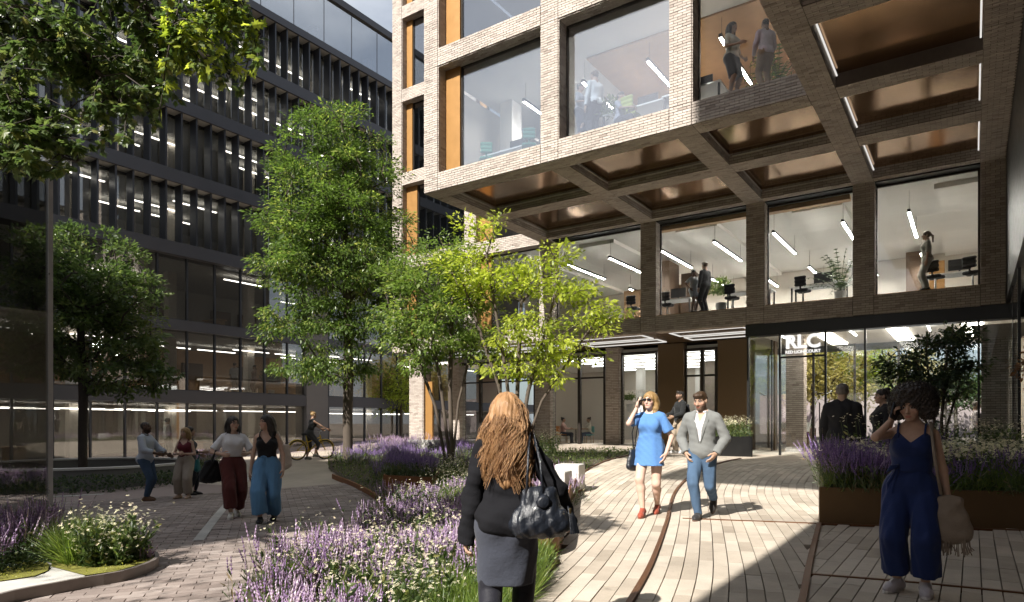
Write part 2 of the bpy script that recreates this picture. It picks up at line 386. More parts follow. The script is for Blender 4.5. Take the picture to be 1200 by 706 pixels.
solid('roof', C1L+.1, C4L, YF+.63, 32, ZT, ZT+.3, 'concdark')
# black fascia and glazing on the wing's inner side
solid('fascia', C5R+.012, C5R+.30, -6, YB+.1, 4.9, Z2+.4, 'black')
for y0 in np.arange(18.6, YB-.9, 2.4):
    f = part('window', Geo().box(C5R+.05, C5R+.11, y0, y0+.06, .0, 4.9), M['black'], bld)
    part('pane', Geo().box(C5R+.06, C5R+.085, y0+.065, y0+2.395, .15, 4.89), M['glass'], f)
# back wall at YB: L1 spandrel, columns, windows; runs on to the left beyond the overhang
BCOL = [(-23.2,-22.6),(-18.75,-18.15)]+[(C1L,C1R),(C2L,C2R),(C3L,C3R),(C4L,C4R),(C5L,C5R)]
Z2B = 8.91
for i,(a,b) in enumerate(BCOL):
    tops = (1,) if i >= 2 else (1,2,3,4,5)
    for L in tops:
        zb = Z1+(L-1)*FL if i < 2 else Z1
        zt = (zb+FL) if i < 2 else Z2-.004
        solid('column', a, b, YB, YB+.6, zb+T1+.006, zt-.004)
        bricks(a, b, zb+T1+.006, zt-.004, YB, 'y', -1); bricks(YB, YB+.42, zb+T1+.008, zt-.008, b, 'x', 1)
        if i == 0: bricks(YB, YB+.6, zb+T1+.008, zt-.008, a, 'x', -1)
    for L in ((1,) if i >= 2 else (1,2,3,4,5,6)):
        zb = Z1+(L-1)*FL; solid('spandrel', a+.003, b-.003, YB, YB+.6, zb, zb+T1); bricks(a+.005, b-.005, zb, zb+T1, YB, 'y', -1)
        if i == 0: bricks(YB, YB+.6, zb, zb+T1, a, 'x', -1)
for k,((a0,a),(b,b1)) in enumerate(zip(BCOL[:-1], BCOL[1:])):
    for L in ((1,) if k >= 2 else (1,2,3,4,5,6)):
        zb = Z1+(L-1)*FL
        solid('spandrel', a+.006, b-.006, YB, YB+.6, zb, zb+T1); bricks(a+.006, b-.006, zb, zb+T1, YB, 'y', -1, 1)
        if L == 1: bricks(a, b, YB, YB+.55, zb, 'z', -1, 0, .004)
        elif k < 2: bricks(a, b, YB, YB+.4, zb, 'z', -1, 0, .004)
def window(x0,x1,y,z0,z1, glass='glass', ochre=0.0, sill='ochre', mull=()):
    """frame with panes, y = front of the frame"""
    g = Geo(); f = .055
    xg = x0
    if ochre: xg = x0+ochre
    g.box(xg, xg+f, y, y+.09, z0, z1); g.box(x1-f, x1, y, y+.09, z0, z1)
    g.box(xg+f, x1-f, y+.002, y+.088, z1-.05, z1); g.box(xg+f, x1-f, y+.002, y+.088, z0, z0+f)
    for m_ in mull: g.box(m_-.03, m_+.03, y+.004, y+.086, z0+f, z1-.05)
    fr = part('window', g, M['darkframe'], bld)
    part('pane', Geo().box(xg+f, x1-f, y+.03, y+.05, z0+f, z1-.05), M[glass], fr)
    if sill: part('sill', Geo().box(x0+.005, x1-.005, y-.30, y-.004, z0+.002, z0+.03), M[sill], fr)
    if ochre: part('vent_panel', Geo().box(x0+.004, x0+ochre-.004, y-.06, y+.05, z0+.032, z1-.004), M['ochre'], bld)
for L in (2,3):
    zb = Z2+(L-2)*FL+T2; zt = Z2+(L-1)*FL
    window(C1R+.002, C2L-.002, YF+.42, zb, zt, 'glass_front', .62, None); window(C2R+.002, C3L-.002, YF+.42, zb, zt, 'glass_front', 0, None); window(C3R+.002, C4L-.002, YF+.42, zb, zt, 'glass_clear', 0, None)
for k,((a0,a),(b,b1)) in enumerate(zip(BCOL[:-1], BCOL[1:])):
    window(a+.002, b-.002, YB+.40, Z1+T1, (Z2B if k >= 2 else Z1+FL), 'glass', .62 if k < 2 else 0, 'ochre')
    if k < 2:
        for L in (2,3,4,5): window(a+.002, b-.002, YB+.36, Z1+(L-1)*FL+T1, Z1+L*FL, 'glass_front', .72 if L == 2 else .4, None)
for k in range(2,6):
    a = BCOL[k][1]; b = BCOL[k+1][0]; solid('window_head', a+.003, b-.003, YB+.02, YB+.6, Z2B+.004, Z2-.006, 'black')
# rooms behind: L1, L2, L3 slabs, ceilings and walls
def room(name, m, *b): return part(name, Geo().box(*b), M[m], bld)
room('room_floor','carpet', -23.1, 14, YB+.61, 36, Z1+.1, 5.52)
room('room_ceiling','ceil', -23.1, 14, YB+.61, 36, 8.915, 8.95)
g = Geo()
for x in np.arange(-22, 4, 4.2): g.box(x, x+1.6, YB+1.2, 34.9, 8.76, 8.91)
stuff(part('ceiling_raft', g, M['ceil'], bld))
room('room_wall','intwall', -23.1, 14, 35.0, 35.3, Z1+T1, 8.9)
room('room_wall','wood', -14.1, -10.6, 30.2, 30.4, Z1+T1, 7.9)
room('room_wall','wood', -10.6, -3.3, YB+.65, YB+.95, 8.74, 8.9) 
room('room_core','wooddark', -12.05, -11.0, 28.2, 29.4, Z1+T1, 8.6)
room('room_core','wooddark', -10.9, -10.2, 29.4, 30.4, Z1+T1, 8.2)
room('room_core','wooddark', -2.35, -1.75, 33.0, 34.2, Z1+T1, 8.7); room('room_core','ochre', -1.4, -.9, 30.6, 31.2, Z1+T1, 7.7)
room('room_wall','intwall', C5R+.3, C5R+.5, YB+.7, 35, Z1+T1, 8.8)
room('room_ceiling','ceil', C1R, C4L-.1, YF+.64, 29.8, 12.72, 12.95); room('room_ceiling','ceil', C1R, C4L-.1, YF+.64, 29.8, 16.7, 16.95)
room('ceiling_panel','wood', C2R-.1, C4L-.12, 18.35, 29, 12.66, 12.715); room('room_wall','wood', C2R-.1, C4L-.12, 22.6, 22.8, Z2+T2, 12.65); room('room_wall','intwall', C1R, C2R-.12, 25.5, 25.7, Z2+T2, 12.7)
room('room_core','intgrey', -12.6, -11.7, 20.2, 22.0, Z2+T2, 12.7); room('room_core','ceil', -13.7, -13.2, 19.2, 19.8, Z2+T2, 12.7)
room('room_wall','intwall', C1R, C4L-.12, 24.5, 24.7, Z2+FL+T2, 16.7); room('room_core','intgrey', -12.6, -11.7, 20.2, 22.0, Z2+FL+T2, 16.7)
room('room_wall','intwall', C1L+.35, C1L+.45, YF+.7, 25.4, Z2+T2, 12.7); room('room_wall','intwall', C1L+.35, C1L+.45, YF+.7, 25.4, Z2+FL+T2, 16.7)
for L in (2,3,4,5):
    room('room_floor','carpet', -23.1, C1L+.3, YB+.61, 34, Z1+(L-1)*FL+.1, Z1+(L-1)*FL+T1-.03); room('room_wall','intwall', -23.1, C1L+.3, 30, 30.2, Z1+(L-1)*FL+T1, Z1+L*FL)
room('roof','concdark', -23.1, C1L+.3, YB+.61, 34, Z1+5*FL+T1-.05, Z1+5*FL+T1+.2)
room('room_wall','concdark', -23.2, -22.9, YB+.61, 34, Z1+.1, Z1+5*FL+T1); 
# ground floor: recessed shopfront at YG under a lit soffit, lobby box at the front on the right
YG = 27.4; GZ = .36
def xg(px, y):
    s = (px-600)/FPX; d = y/(CS+SN*s); return -SN*d+CS*s*d
room('soffit_panel','bronze_wall', -23.0, C3L+.02, YB+.56, YG+.9, Z1+.04, Z1+.09)
for x0,x1 in ((-22.4,-19.0),(-18.0,-15.0),(-14.0,-10.6),(-9.5,-6.7)):
    for y0,y1 in ((24.3,25.5),(25.9,26.9)):
        g = Geo(); w=.05; z0=Z1-.0; z1=Z1+.035
        g.box(x0,x1,y0,y0+w,z0,z1); g.box(x0,x1,y1-w,y1,z0,z1); g.box(x0,x0+w,y0+w,y1-w,z0,z1); g.box(x1-w,x1,y0+w,y1-w,z0,z1)
        part('light_strip', g, M['led'], bld)
for px0,px1,y in ((480,496,26.2),(528,538,YG),(627,644,YG),(710,725,YG)):
    a,b = xg(px0,y), xg(px1,y)
    solid('column', a, b, y, y+.6, .1, Z1); bricks(a, b, .2, Z1, y, 'y', -1); bricks(y, y+.5, .2, Z1, b, 'x', 1)
part('vent_panel', Geo().box(xg(496,26.2)+.06, xg(505,26.2), 26.3, 26.4, .2, 3.6), M['ochre'], bld)
solid('wall', -23.2, xg(528,YG), YG+.3, YG+.6, 3.6, Z1, 'bronze_wall')
def shop(px0,px1,z1=4.6,trans=3.5,mull=(),y=YG+.2,glass='glass'):
    a,b = xg(px0,y), xg(px1,y); g = Geo(); z0=GZ+.02
    g.box(a,a+.09,y,y+.12,z0,z1); g.box(b-.09,b,y,y+.12,z0,z1); g.box(a+.09,b-.09,y+.002,y+.118,z1-.12,z1); g.box(a+.09,b-.09,y+.002,y+.118,z0,z0+.07)
    if trans: g.box(a+.09,b-.09,y+.004,y+.116,trans,trans+.08)
    for m_ in mull: m_=xg(m_,y); g.box(m_-.07,m_+.07,y-.05,y+.1,z0,z1)
    f = part('window', g, M['darkframe'], bld); part('pane', Geo().box(a+.09,b-.09,y+.05,y+.07,z0+.07,z1-.12), M[glass], f)
shop(538,627,mull=(563,585)); shop(645,709,mull=(679,)); shop(727,770,trans=0)
room('wall','bronze_wall', xg(771,YG), xg(801,YG), YG, YG+.4, .2, Z1); room('wall','bronze_wall', xg(841,YG), C3L+.05, YG, YG+.4, .2, Z1)
shop(802,840,trans=3.4,mull=(823,))
room('room_floor','stone', -24, -8.6, YG+.4, 38, .2, .42); room('room_ceiling','ceil', -24, -8.6, YG+.4, 38, 4.62, 4.75)
room('room_wall','intwall', -24, -8.6, 37.5, 37.8, .4, 4.6); room('room_wall','intwall', -8.75, -8.62, YG+.41, 37.4, .4, 4.6); room('room_wall','wood', xg(727,YG)-.3, xg(770,YG)+2, 33, 33.3, .4, 1.3)
g = Geo()
for y in np.arange(29, 37, 1.7): g.box(-17, -9, y, y+.12, 4.5, 4.54)
stuff(part('light_strip', g, M['lampdim'], bld))
room('room_core','white', -15.6, -15.2, 35, 35.4, .4, 4.6); room('room_core','white', -12.9, -12.6, 37, 37.4, .4, 4.6); room('counter','white', -12.9, -10.9, 30.2, 31.0, .42, 2.0)
room('room_wall','brick', xg(823,YG)-2.2, xg(823,YG)-.6, 33.5, 33.8, .4, 4.6)
# lobby
YL = YB+.08
room('fascia','black', C3L-.05, C5R+.8, YL, YL+.5, 4.43, Z1-.004)
lm = [xg(p,YL) for p in (876,913.5,967,1013.6,1147)]+[2.6]
for i,(a,b) in enumerate(zip(lm[:-1], lm[1:])):
    g = Geo(); g.box(a-.03,a+.03,YL+.02,YL+.14,.2,4.43); g.box(a+.03,b-.03,YL+.02,YL+.14,.28,.36)
    if i == 1: g.box(a+.03,b-.03,YL+.03,YL+.13,3.62,3.68)
    f = part('door' if i == 1 else 'window', g, M['black'], bld); part('pane', Geo().box(a+.03,b-.03,YL+.06,YL+.085,.36,4.43), M['glass'], f)
    if i == 1: part('handle', Geo().tube([(b-.16,YL-.04,1.2),(b-.16,YL-.04,2.1)], .02), M['darkframe'], f)
room('room_floor','stone', C3L, 9, YL+.2, 36, .2, .33); room('room_ceiling','ceil', C3L, 9, YL+.5, 30.4, 4.66, 4.76); 
f = part('window', Geo().box(C3L-.02,C3L+.04,YL+.2,YL+.26,.2,4.66).box(C3L-.02,C3L+.04,27.0,27.06,.2,4.66), M['black'], bld); part('pane', Geo().box(C3L,C3L+.02,YL+.26,27.0,.3,4.66).box(C3L,C3L+.02,27.06,30.2,.3,4.66), M['glass_clear'], f)
g = Geo()
for x in (-4.7,-2.4,-.3): g.box(x,x+.55,YL+1.6,29.8,4.62,4.65)
stuff(part('fill_light_panel', g, M['panel'], bld))  # wide panels added beside the strip lamps to brighten the lobby
g = Geo()
for x in (-5.6,-3.4,-1.2): g.box(x,x+.05,YL+.6,YL+2.6,4.5,4.55)
stuff(part('light_strip', g, M['lampdim'], bld))
def pillar(x0,x1,y,z1=4.66):
    solid('column', x0,x1,y,y+.6,.3,z1); bricks(x0,x1,.34,z1,y,'y',-1); bricks(y,y+.55,.34,z1,x1,'x',1)
pillar(xg(921,26.5), xg(941,26.5), 26.5); pillar(xg(1150,24.6), xg(1181,24.6), 24.6, 4.0) 
room('lintel','brick', xg(1150,24.6)-.2, 4, 24.6, 25.2, 4.0, 4.4)
room('room_wall','intwall', .75, 9, 29.5, 29.7, .3, 4.6)
for x in np.arange(-5.5, .8, 1.55):
    f = part('window', Geo().box(x-.04,x+.04,30.2,30.32,.3,4.66), M['darkframe'], bld); part('pane', Geo().box(x+.04,x+1.51,30.25,30.27,.3,4.66), M['glass_clear'], f)
# bricks: the 300 nearest in view are parts of their own, the others one part
def flush_bricks():
    B = np.array(BR); c = B[:, :3]
    d = -SN*c[:,0]+CS*c[:,1]; lat = CS*c[:,0]+SN*c[:,1]
    px = 600+FPX*lat/np.maximum(d,.1); py = HOR-FPX*(c[:,2]-EYE)/np.maximum(d,.1)
    vis = (d > 1)&(px > 5)&(px < 1195)&(py > 3)&(py < 700)
    keep = (d > -3)                                   # nothing of the wing behind the camera is ever seen
    face = np.where(B[:,5] < .02, 3, np.where(B[:,4] < .03, 1, 2))
    score = np.where(vis&((face == 1)&(c[:,1] < 17)|((face == 3)&(c[:,0] > -4))), d, 1e9)
    order = np.argsort(score); pick = order[:300]; rest = np.setdiff1d(np.where(keep)[0], pick)
    me = Geo().add(Geo.BV, Geo.BF, 0.0).mesh('brick'); me.materials.append(M['brick'])
    for i in pick:
        o = bpy.data.objects.new('brick', me); o.location = B[i,:3]; o.scale = B[i,3:]; _link(o, None, bld, True)
    stuff(part('brick', Geo().boxes(B[rest,:3], B[rest,3:]), M['brick'], bld))
flush_bricks()
# sign on the lobby glass, and lettering on the shop window
def text(name, body, size, loc, rz, m, parent, ext=.02, font_bold=0.0, sx=1.0):
    cu = bpy.data.curves.new(name, 'FONT'); cu.body = body; cu.size = size; cu.extrude = ext; cu.offset = font_bold; cu.align_x = 'LEFT'
    o = bpy.data.objects.new(name, cu); COL.objects.link(o); dg = bpy.context.evaluated_depsgraph_get(); me = bpy.data.meshes.new_from_object(o.evaluated_get(dg))
    bpy.data.objects.remove(o); o = bpy.data.objects.new(name, me); me.materials.append(m); COL.objects.link(o)
    o.location = loc; o.rotation_euler = (math.pi/2, 0, rz); o.scale = (sx, 1, 1)
    if parent is not None:
        o.parent = parent; o.matrix_parent_inverse = Matrix.Translation(-parent.location)
    return o
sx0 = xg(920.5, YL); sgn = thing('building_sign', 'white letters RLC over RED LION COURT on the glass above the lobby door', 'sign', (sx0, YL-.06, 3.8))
text('letters', 'RLC', .60, (sx0, YL-.03, 3.94), 0, M['sign_glow'], sgn, .03, .02, 1.0)
text('letters', 'RED LION COURT', .135, (sx0, YL-.03, 3.76), 0, M['sign_glow'], sgn, .01, .004, .98)
sx1 = xg(730, YG+.2); sg2 = thing('window_lettering', 'small white lettering on the cafe window beside the bronze wall', 'lettering', (sx1, YG+.15, 2.6))
text('letters', 'BENCH COFFEE', .26, (sx1+.12, YG+.16, 2.72), 0, M['white'], sg2, .004, .004, .62)
text('letters', '& FLO', .26, (sx1+.5, YG+.16, 2.38), 0, M['white'], sg2, .004, .004, .8)

# ------------------------------------------------------------------ the dark building across the court
XL = -35.0
lb = thing('dark_office_building', 'dark office building with rows of upright fins and a glass top storey', 'building', (XL, 30, -.4))
LZ = [2.53, 6.45, 10.4, 14.25, 18.1, 21.95, 25.85, 29.75]
LT = [.68, .55, .68, .68, .68, .68, .45, .45]
Y0L, Y1L = 2.0, 62.0
for k,(z,t) in enumerate(zip(LZ, LT)):
    x1 = XL if k >= 2 else XL-.25
    part('floor_band', Geo().box(XL-1.0 if k < 7 else XL-14, x1+.12 if k < 7 else XL-.3, Y0L, Y1L, z, z+t), M['band'], lb)
    part('floor_slab', Geo().box(XL-13, XL-1.01, Y0L, Y1L, z+.2, z+t-.02), M['intgrey'], lb)
for k in range(2,6):
    z0 = LZ[k]+LT[k]; z1 = LZ[k+1]; ys = np.arange(Y0L, Y1L, .84); n = len(ys)
    near = [y for y in ys if y < 47]
    me = Geo().box(XL-.62, XL, -.045, .045, z0, z1).mesh('fin'); me.materials.append(M['fin'])
    for y in near:
        o = bpy.data.objects.new('fin', me); o.location = (0, y, 0); _link(o, None, lb, True)
    f = part('window', Geo().box(XL-.74, XL-.70, Y0L, Y1L, z0, z0+.06).box(XL-.74, XL-.70, Y0L, Y1L, z1-.06, z1), M['fin'], lb)
    part('pane', Geo().box(XL-.73, XL-.71, Y0L, Y1L, z0+.06, z1-.06), M['glass_dark'], f)
    part('fin_soffit', Geo().box(XL-.68, XL-.02, Y0L, Y1L, z1-.004, z1-.001), M['intgrey'], lb)
for k in (-1,0,1):
    z0 = -.55 if k < 0 else LZ[k]+LT[k]; z1 = LZ[k+1]
    for y in np.arange(12.0, 46, 1.62):
        if 27.9 < y < 29.6: continue
        zz = z0 if k >= 0 else gzf(XL, y)-.05
        f = part('window', Geo().box(XL-.42, XL-.26, y-.045, y+.045, zz, z1).box(XL-.40, XL-.28, y+.045, y+1.575, zz, zz+.05), M['fin'], lb)
        part('pane', Geo().box(XL-.35, XL-.33, y+.045, y+1.575, zz+.05, z1), M['glass_dark'], f)
part('pier', Geo().box(XL-1.2, XL-.1, 27.9, 29.62, -.4, LZ[2]), M['concdark'], lb)
y0 = Y0L
for y in np.arange(8, 60, 2.4):
    f = part('window', Geo().box(XL-.5, XL-.46, y-.02, y+.02, LZ[6]+LT[6], LZ[7]), M['fin'], lb); part('pane', Geo().box(XL-.49, XL-.47, y+.02, y+2.38, LZ[6]+LT[6], LZ[7]), M['glass_sky'], f)
for k in range(-1,7):
    z0 = -.5 if k < 0 else LZ[k]+LT[k]
    part('room_wall', Geo().box(XL-9.2, XL-9, Y0L, Y1L, z0, LZ[k+1]+.2), M['wood' if k == 0 else 'intwall' if k in (6,-1) else 'intgrey'], lb)
    if k >= 0:
        part('ceiling', Geo().box(XL-9, XL-1.02, Y0L, Y1L, LZ[k]-.06, LZ[k]+.0 if False else LZ[k]-.01), M['intgrey' if k else 'ceil'], lb)
    g = Geo()
    rr = random.Random(k+5)
    for x in (1.9, 3.6, 5.4):
        for y in np.arange(9+x, 46, 3.1):
            if rr.random() < (([.5,.5,.12,.2,.12,.3,.4,0])[k+1]): g.box(XL-x-.05, XL-x+.05, y, y+2.6, LZ[k+1]-.38, LZ[k+1]-.33)
    part('light_strip', g, M['lampdim'], lb)
    g = Geo()
    for y in np.arange(10.5, 46, 5.2): g.box(XL-4.2, XL-3.7, y, y+.5, z0, LZ[k+1])
    stuff(part('column', g, M['intwall'], lb))
part('room_floor', Geo().box(XL-9, XL-.3, Y0L, Y1L, -.62, -.48), M['carpet'], lb)
g = Geo(); rr = random.Random(3)
for k in (0,1):
    for y in np.arange(12, 44, 2.1):
        if rr.random() < .6: g.box(XL-8.95, XL-8.7, y, y+1.4, LZ[k]+LT[k]+1.2, LZ[k]+LT[k]+2.3)
stuff(part('shelf_unit', g, M['wooddark'], lb))
g = Geo()
for k in (-1,0,1):
    for y in np.arange(13, 44, 3.4):
        z0 = -.48 if k < 0 else LZ[k]+LT[k]
        x = XL-2.2-rr.random()*3; g.box(x-1.4, x, y, y+.8, z0+.7, z0+.76); g.box(x-1.3, x-1.2, y+.1, y+.7, z0, z0+.7); g.box(x-.2, x-.1, y+.1, y+.7, z0, z0+.7)
stuff(part('desk', g, M['wood'], lb))

# ------------------------------------------------------------------ unseen masses added behind the camera to shade the court
tw = thing('shade_tower', 'unseen slab added behind the viewpoint to shade the court', 'building', (0, -14, 0))
part('wall', Geo().box(-7.7, 20, -12.2, -11.2, 22.2, 44), M['mortar'], tw)
part('wall', Geo().box(-1.0, 20, -12.2, -11.25, -.1, 22.19), M['mortar'], tw)  # lower mass added to cut sky light under the wing
lw_ = thing('shade_block', 'unseen block added behind the viewpoint on the left to shade the court', 'building', (-25, -16, 0))
part('wall', Geo().box(-160, -9.7, -22, -12, -.5, 23.4), M['mortar'], lw_)
# ------------------------------------------------------------------ ground, paving, edging
def grid_sheet(x0,x1,y0,y1,step,dz):
    xs = np.arange(x0,x1+step/2,step); ys = np.arange(y0,y1+step/2,step); X,Y = np.meshgrid(xs,ys,indexing='ij'); Z = gz(X,Y)+dz
    n,m = X.shape; i = np.arange(n*m).reshape(n,m)
    g = Geo(); g.smooth = True; g.add(np.stack([X,Y,Z],-1).reshape(-1,3), np.stack([i[:-1,:-1],i[1:,:-1],i[1:,1:],i[:-1,1:]],-1).reshape(-1,4)); return g
# one sheet: fine near, long skirts to the horizon
xs = np.concatenate([[-900,-300,-120], np.arange(-60,41,1.0), [120,300,900]]); ys = np.concatenate([[-900,-300,-100], np.arange(-30,71,1.0), [120,300,900]])
X,Y = np.meshgrid(xs,ys,indexing='ij'); Z = gz(X,Y)-.045; i_ = np.arange(X.size).reshape(X.shape)
g = Geo(); g.smooth = True; g.add(np.stack([X,Y,Z],-1).reshape(-1,3), np.stack([i_[:-1,:-1],i_[1:,:-1],i_[1:,1:],i_[:-1,1:]],-1).reshape(-1,4))
ground = structure(part('ground', g, M['joint']))
def poly_in(poly, x, y):
    x = np.asarray(x); y = np.asarray(y); r = np.zeros(x.shape, bool); n = len(poly)
    for i in range(n):
        x0,y0 = poly[i][0],poly[i][1]; x1,y1 = poly[(i+1)%n][0],poly[(i+1)%n][1]
        c = ((y0 > y) != (y1 > y)) & (x < (x1-x0)*(y-y0)/((y1-y0) if y1 != y0 else 1e-9)+x0); r ^= c
    return r
def smooth(P, step=.15):
    P = [np.array(p[:2], float) for p in P]; P = [2*P[0]-P[1]]+P+[2*P[-1]-P[-2]]; out = []
    for i in range(1, len(P)-2):
        n = max(2, int(np.linalg.norm(P[i+1]-P[i])/step))
        for k in range(n):
            t = k/n; a,b,c,d = P[i-1],P[i],P[i+1],P[i+2]
            out.append(.5*((2*b)+(c-a)*t+(2*a-5*b+4*c-d)*t*t+(3*b-a-3*c+d)*t**3))
    out.append(P[-2]); return np.array(out)
G_ = lambda L: [onground(*p) for p in L]
E1 = smooth(G_([(560,790),(607,706),(634,684),(653,650),(663,600),(667,584),(673,567),(691,550),(734,535),(790,528)]))
E2 = smooth(G_([(690,790),(739,706),(764,660),(781,614),(788,585),(797,570),(812,557),(838,545),(868,538)]))
E3 = smooth(G_([(925,760),(940,706),(949,660),(960,614)]))
def strip(poly, w, z0, z1):
    d = np.gradient(poly, axis=0); d /= np.linalg.norm(d, axis=1)[:, None]; n = np.stack([-d[:,1], d[:,0]], 1)
    z = gz(poly[:,0], poly[:,1]); a = poly+n*w/2; b = poly-n*w/2; V = []
    for q,h in ((a,z0),(a,z1),(b,z1),(b,z0)): V.append(np.column_stack([q, z+h]))
    V = np.concatenate(V); m = len(poly); F = [(j*m+i, j*m+i+1, ((j+1)%4)*m+i+1, ((j+1)%4)*m+i) for j in range(4) for i in range(m-1)]
    return Geo().add(V, np.array(F))
paving = structure(thing('paved_path', 'pale plank pavers of the curving path', 'paving')); del paving['category']
for nm,ln,w in (('steel_edging',E1,.03),('steel_edging',E2,.05),('steel_edging',E3,.06)): part(nm, strip(ln, w, -.06, .03 if w < .06 else .02), M['edge'], paving)
cross = [G_([(800,608),(880,611),(959,614)]), G_([(945,673),(1080,684),(1260,702)]), G_([(960,614),(1080,618),(1260,624)])]
for L in cross: part('steel_edging', strip(smooth(L), .035, -.06, .012), M['edge'], paving)
# plank rows: offsets of the second edging; straight rows to the right of the third
W_ = .145; PL = .62
P_C,P_R,P_S = [],[],[]
dE = np.gradient(E2, axis=0); seg = np.linalg.norm(np.diff(E2, axis=0), axis=1); dE /= np.linalg.norm(dE, axis=1)[:, None]; nE = np.stack([-dE[:,1], dE[:,0]], 1)
polyA = list(E1[::-1])+list(E2)                       # between edgings 1 and 2
polyB = list(E2)+[onground(880,536),onground(975,537),onground(976,565)[:2]]+list(E3[::-1])+[onground(700,790)[:2]]
polyB = [tuple(p[:2]) for p in polyB]; polyA = [tuple(p[:2]) for p in polyA]
ext = [tuple(E2[0]-dE[0]*4)]
def row(line, poly, off):
    L = np.concatenate(([0], np.cumsum(np.linalg.norm(np.diff(line, axis=0), axis=1)))); s = random.random()*PL; ph = []
    while s < L[-1]-.1:
        ln = PL*(.8+.4*random.random()); sm = s+ln/2; s += ln
        p = np.array([np.interp(sm, L, line[:,0]), np.interp(sm, L, line[:,1])]); q = np.array([np.interp(sm+.05, L, line[:,0]), np.interp(sm+.05, L, line[:,1])])
        t = q-p; nn = np.linalg.norm(t)
        if nn < 1e-6: continue
        t /= nn; ph.append((p[0], p[1], math.atan2(t[1], t[0]), ln-.005))
    if not ph: return
    ph = np.array(ph); k = poly_in(poly, ph[:,0], ph[:,1])
    for x,y,a,ln in ph[k]:
        P_C.append((x,y)); P_R.append(a); P_S.append((ln/2, W_/2-.005))
for k in range(0, 30):
    ln = E2+nE*(W_*(k+.5)+.025); row(ln, polyA, k)
for k in range(0, 66):
    ln = E2-nE*(W_*(k+.5)+.025); row(ln, polyB, k)
yq = 2.0
polyC = [tuple(p[:2]) for p in list(E3)]+[tuple(onground(1260,624)[:2]), (3.6,6.0), (2.5,1.5), tuple(E3[0])]
for x in np.arange(-3.2, 3.6, W_):
    ln = np.array([(x,1.0),(x,4.0),(x,8.0),(x,12.5)]); row(ln, polyC, 0)
P_C = np.array(P_C); P_R = np.array(P_R); P_S = np.array(P_S)
def lay(C, A, S, parent, m, name='paver', th=.025, n_single=300, lift=.0, pick=None):
    z = gz(C[:,0], C[:,1]); ex = .1
    zx = (gz(C[:,0]+ex, C[:,1])-gz(C[:,0]-ex, C[:,1]))/(2*ex); zy = (gz(C[:,0], C[:,1]+ex)-gz(C[:,0], C[:,1]-ex))/(2*ex)
    nrm = np.stack([-zx,-zy,np.ones_like(zx)],1); nrm /= np.linalg.norm(nrm,axis=1)[:,None]
    u = np.stack([np.cos(A),np.sin(A),zx*np.cos(A)+zy*np.sin(A)],1); u /= np.linalg.norm(u,axis=1)[:,None]; v = np.cross(nrm,u)
    R = np.stack([u,v,nrm],2); jit = RNG.normal(0,.0012,len(C))
    P = np.column_stack([C, z-th+jit+lift]); H = np.column_stack([S, np.full(len(C), th)])
    d = -SN*P[:,0]+CS*P[:,1]; lat = CS*P[:,0]+SN*P[:,1]; px = 600+FPX*lat/np.maximum(d,.3); py = HOR-FPX*(P[:,2]-EYE)/np.maximum(d,.3)
    vis = (d > .8)&(px > -10)&(px < 1210)&(py < 715); order = np.argsort(np.where(vis, d, 1e6)); pick = [i for i in order[:n_single] if vis[i]]
    rest = np.setdiff1d(np.arange(len(C)), pick)
    me = Geo().add(Geo.BV, Geo.BF, 0.0).mesh(name); me.materials.append(m)
    for i in pick:
        o = bpy.data.objects.new(name, me); Rm = Matrix([list(r) for r in R[i]]).to_4x4(); o.matrix_world = Matrix.Translation(P[i])@Rm@Matrix.Diagonal((*H[i],1)); _link(o, None, parent, True)
    if len(rest): stuff(part(name, Geo().boxes(P[rest], H[rest], R[rest]), m, parent))
lay(P_C, P_R, P_S, paving, M['plank'])
# terrace at the entrance
terr = structure(part('entrance_terrace', grid_sheet(-30, 8, 10.0, 36, .5, -.02), mat('terrace_paving', (.46,.39,.32), .8, var=.15, stain=.25)))
# left court: small block pavers in running bond, far part as a sheet
court = structure(thing('court', 'brown block paving of the court', 'paving')); del court['category']
far = grid_sheet(-62,-6,-2,44,1.0,-.03); part('court_sheet', far, mat('court_far', (.28,.22,.2), .8, var=.2, nscale=3), court)
ang = math.atan2(SN, CS)
bl,bw = .25,.125
C = []; 
for i in range(-70, 70):
    for j in range(-40, 130):
        u = (j+.5*(i%2))*bl; v = i*bw*1.0
        C.append((u, v))
C = np.array(C); r0 = np.array(at(300, 7.5)[:2]); th_ = ang+.35
Rr = np.array(((math.cos(th_),-math.sin(th_)),(math.sin(th_),math.cos(th_))))
C = (C-np.array([8.0,0]))@Rr.T+r0
bedpx = [(268,760),(290,690),(330,664),(400,642),(438,612),(444,588),(420,572),(385,550),(384,536),(470,524),(560,527),(600,531)]
BED = [tuple(onground(*p)[:2]) for p in bedpx]+[tuple(p) for p in E1[::-1] if p[1] > 0][2:]
d = -SN*C[:,0]+CS*C[:,1]; lat = CS*C[:,0]+SN*C[:,1]; px = 600+FPX*lat/np.maximum(d,.3)
k = (d > 3.5)&(d < 17)&(px > -40)&(px < 660)&~poly_in(BED, C[:,0], C[:,1])&(C[:,0]-0 < 9)&~poly_in(polyA, C[:,0], C[:,1])&~poly_in(polyB, C[:,0], C[:,1])
C = C[k]; lay(C, np.full(len(C), th_), np.full((len(C),2), (bl/2-.005, bw/2-.005)), court, M['block'])
part('marking_line', strip(smooth(G_([(232,634),(262,596),(285,568),(300,548)])), .13, -.02, .006), M['kerb'], court)
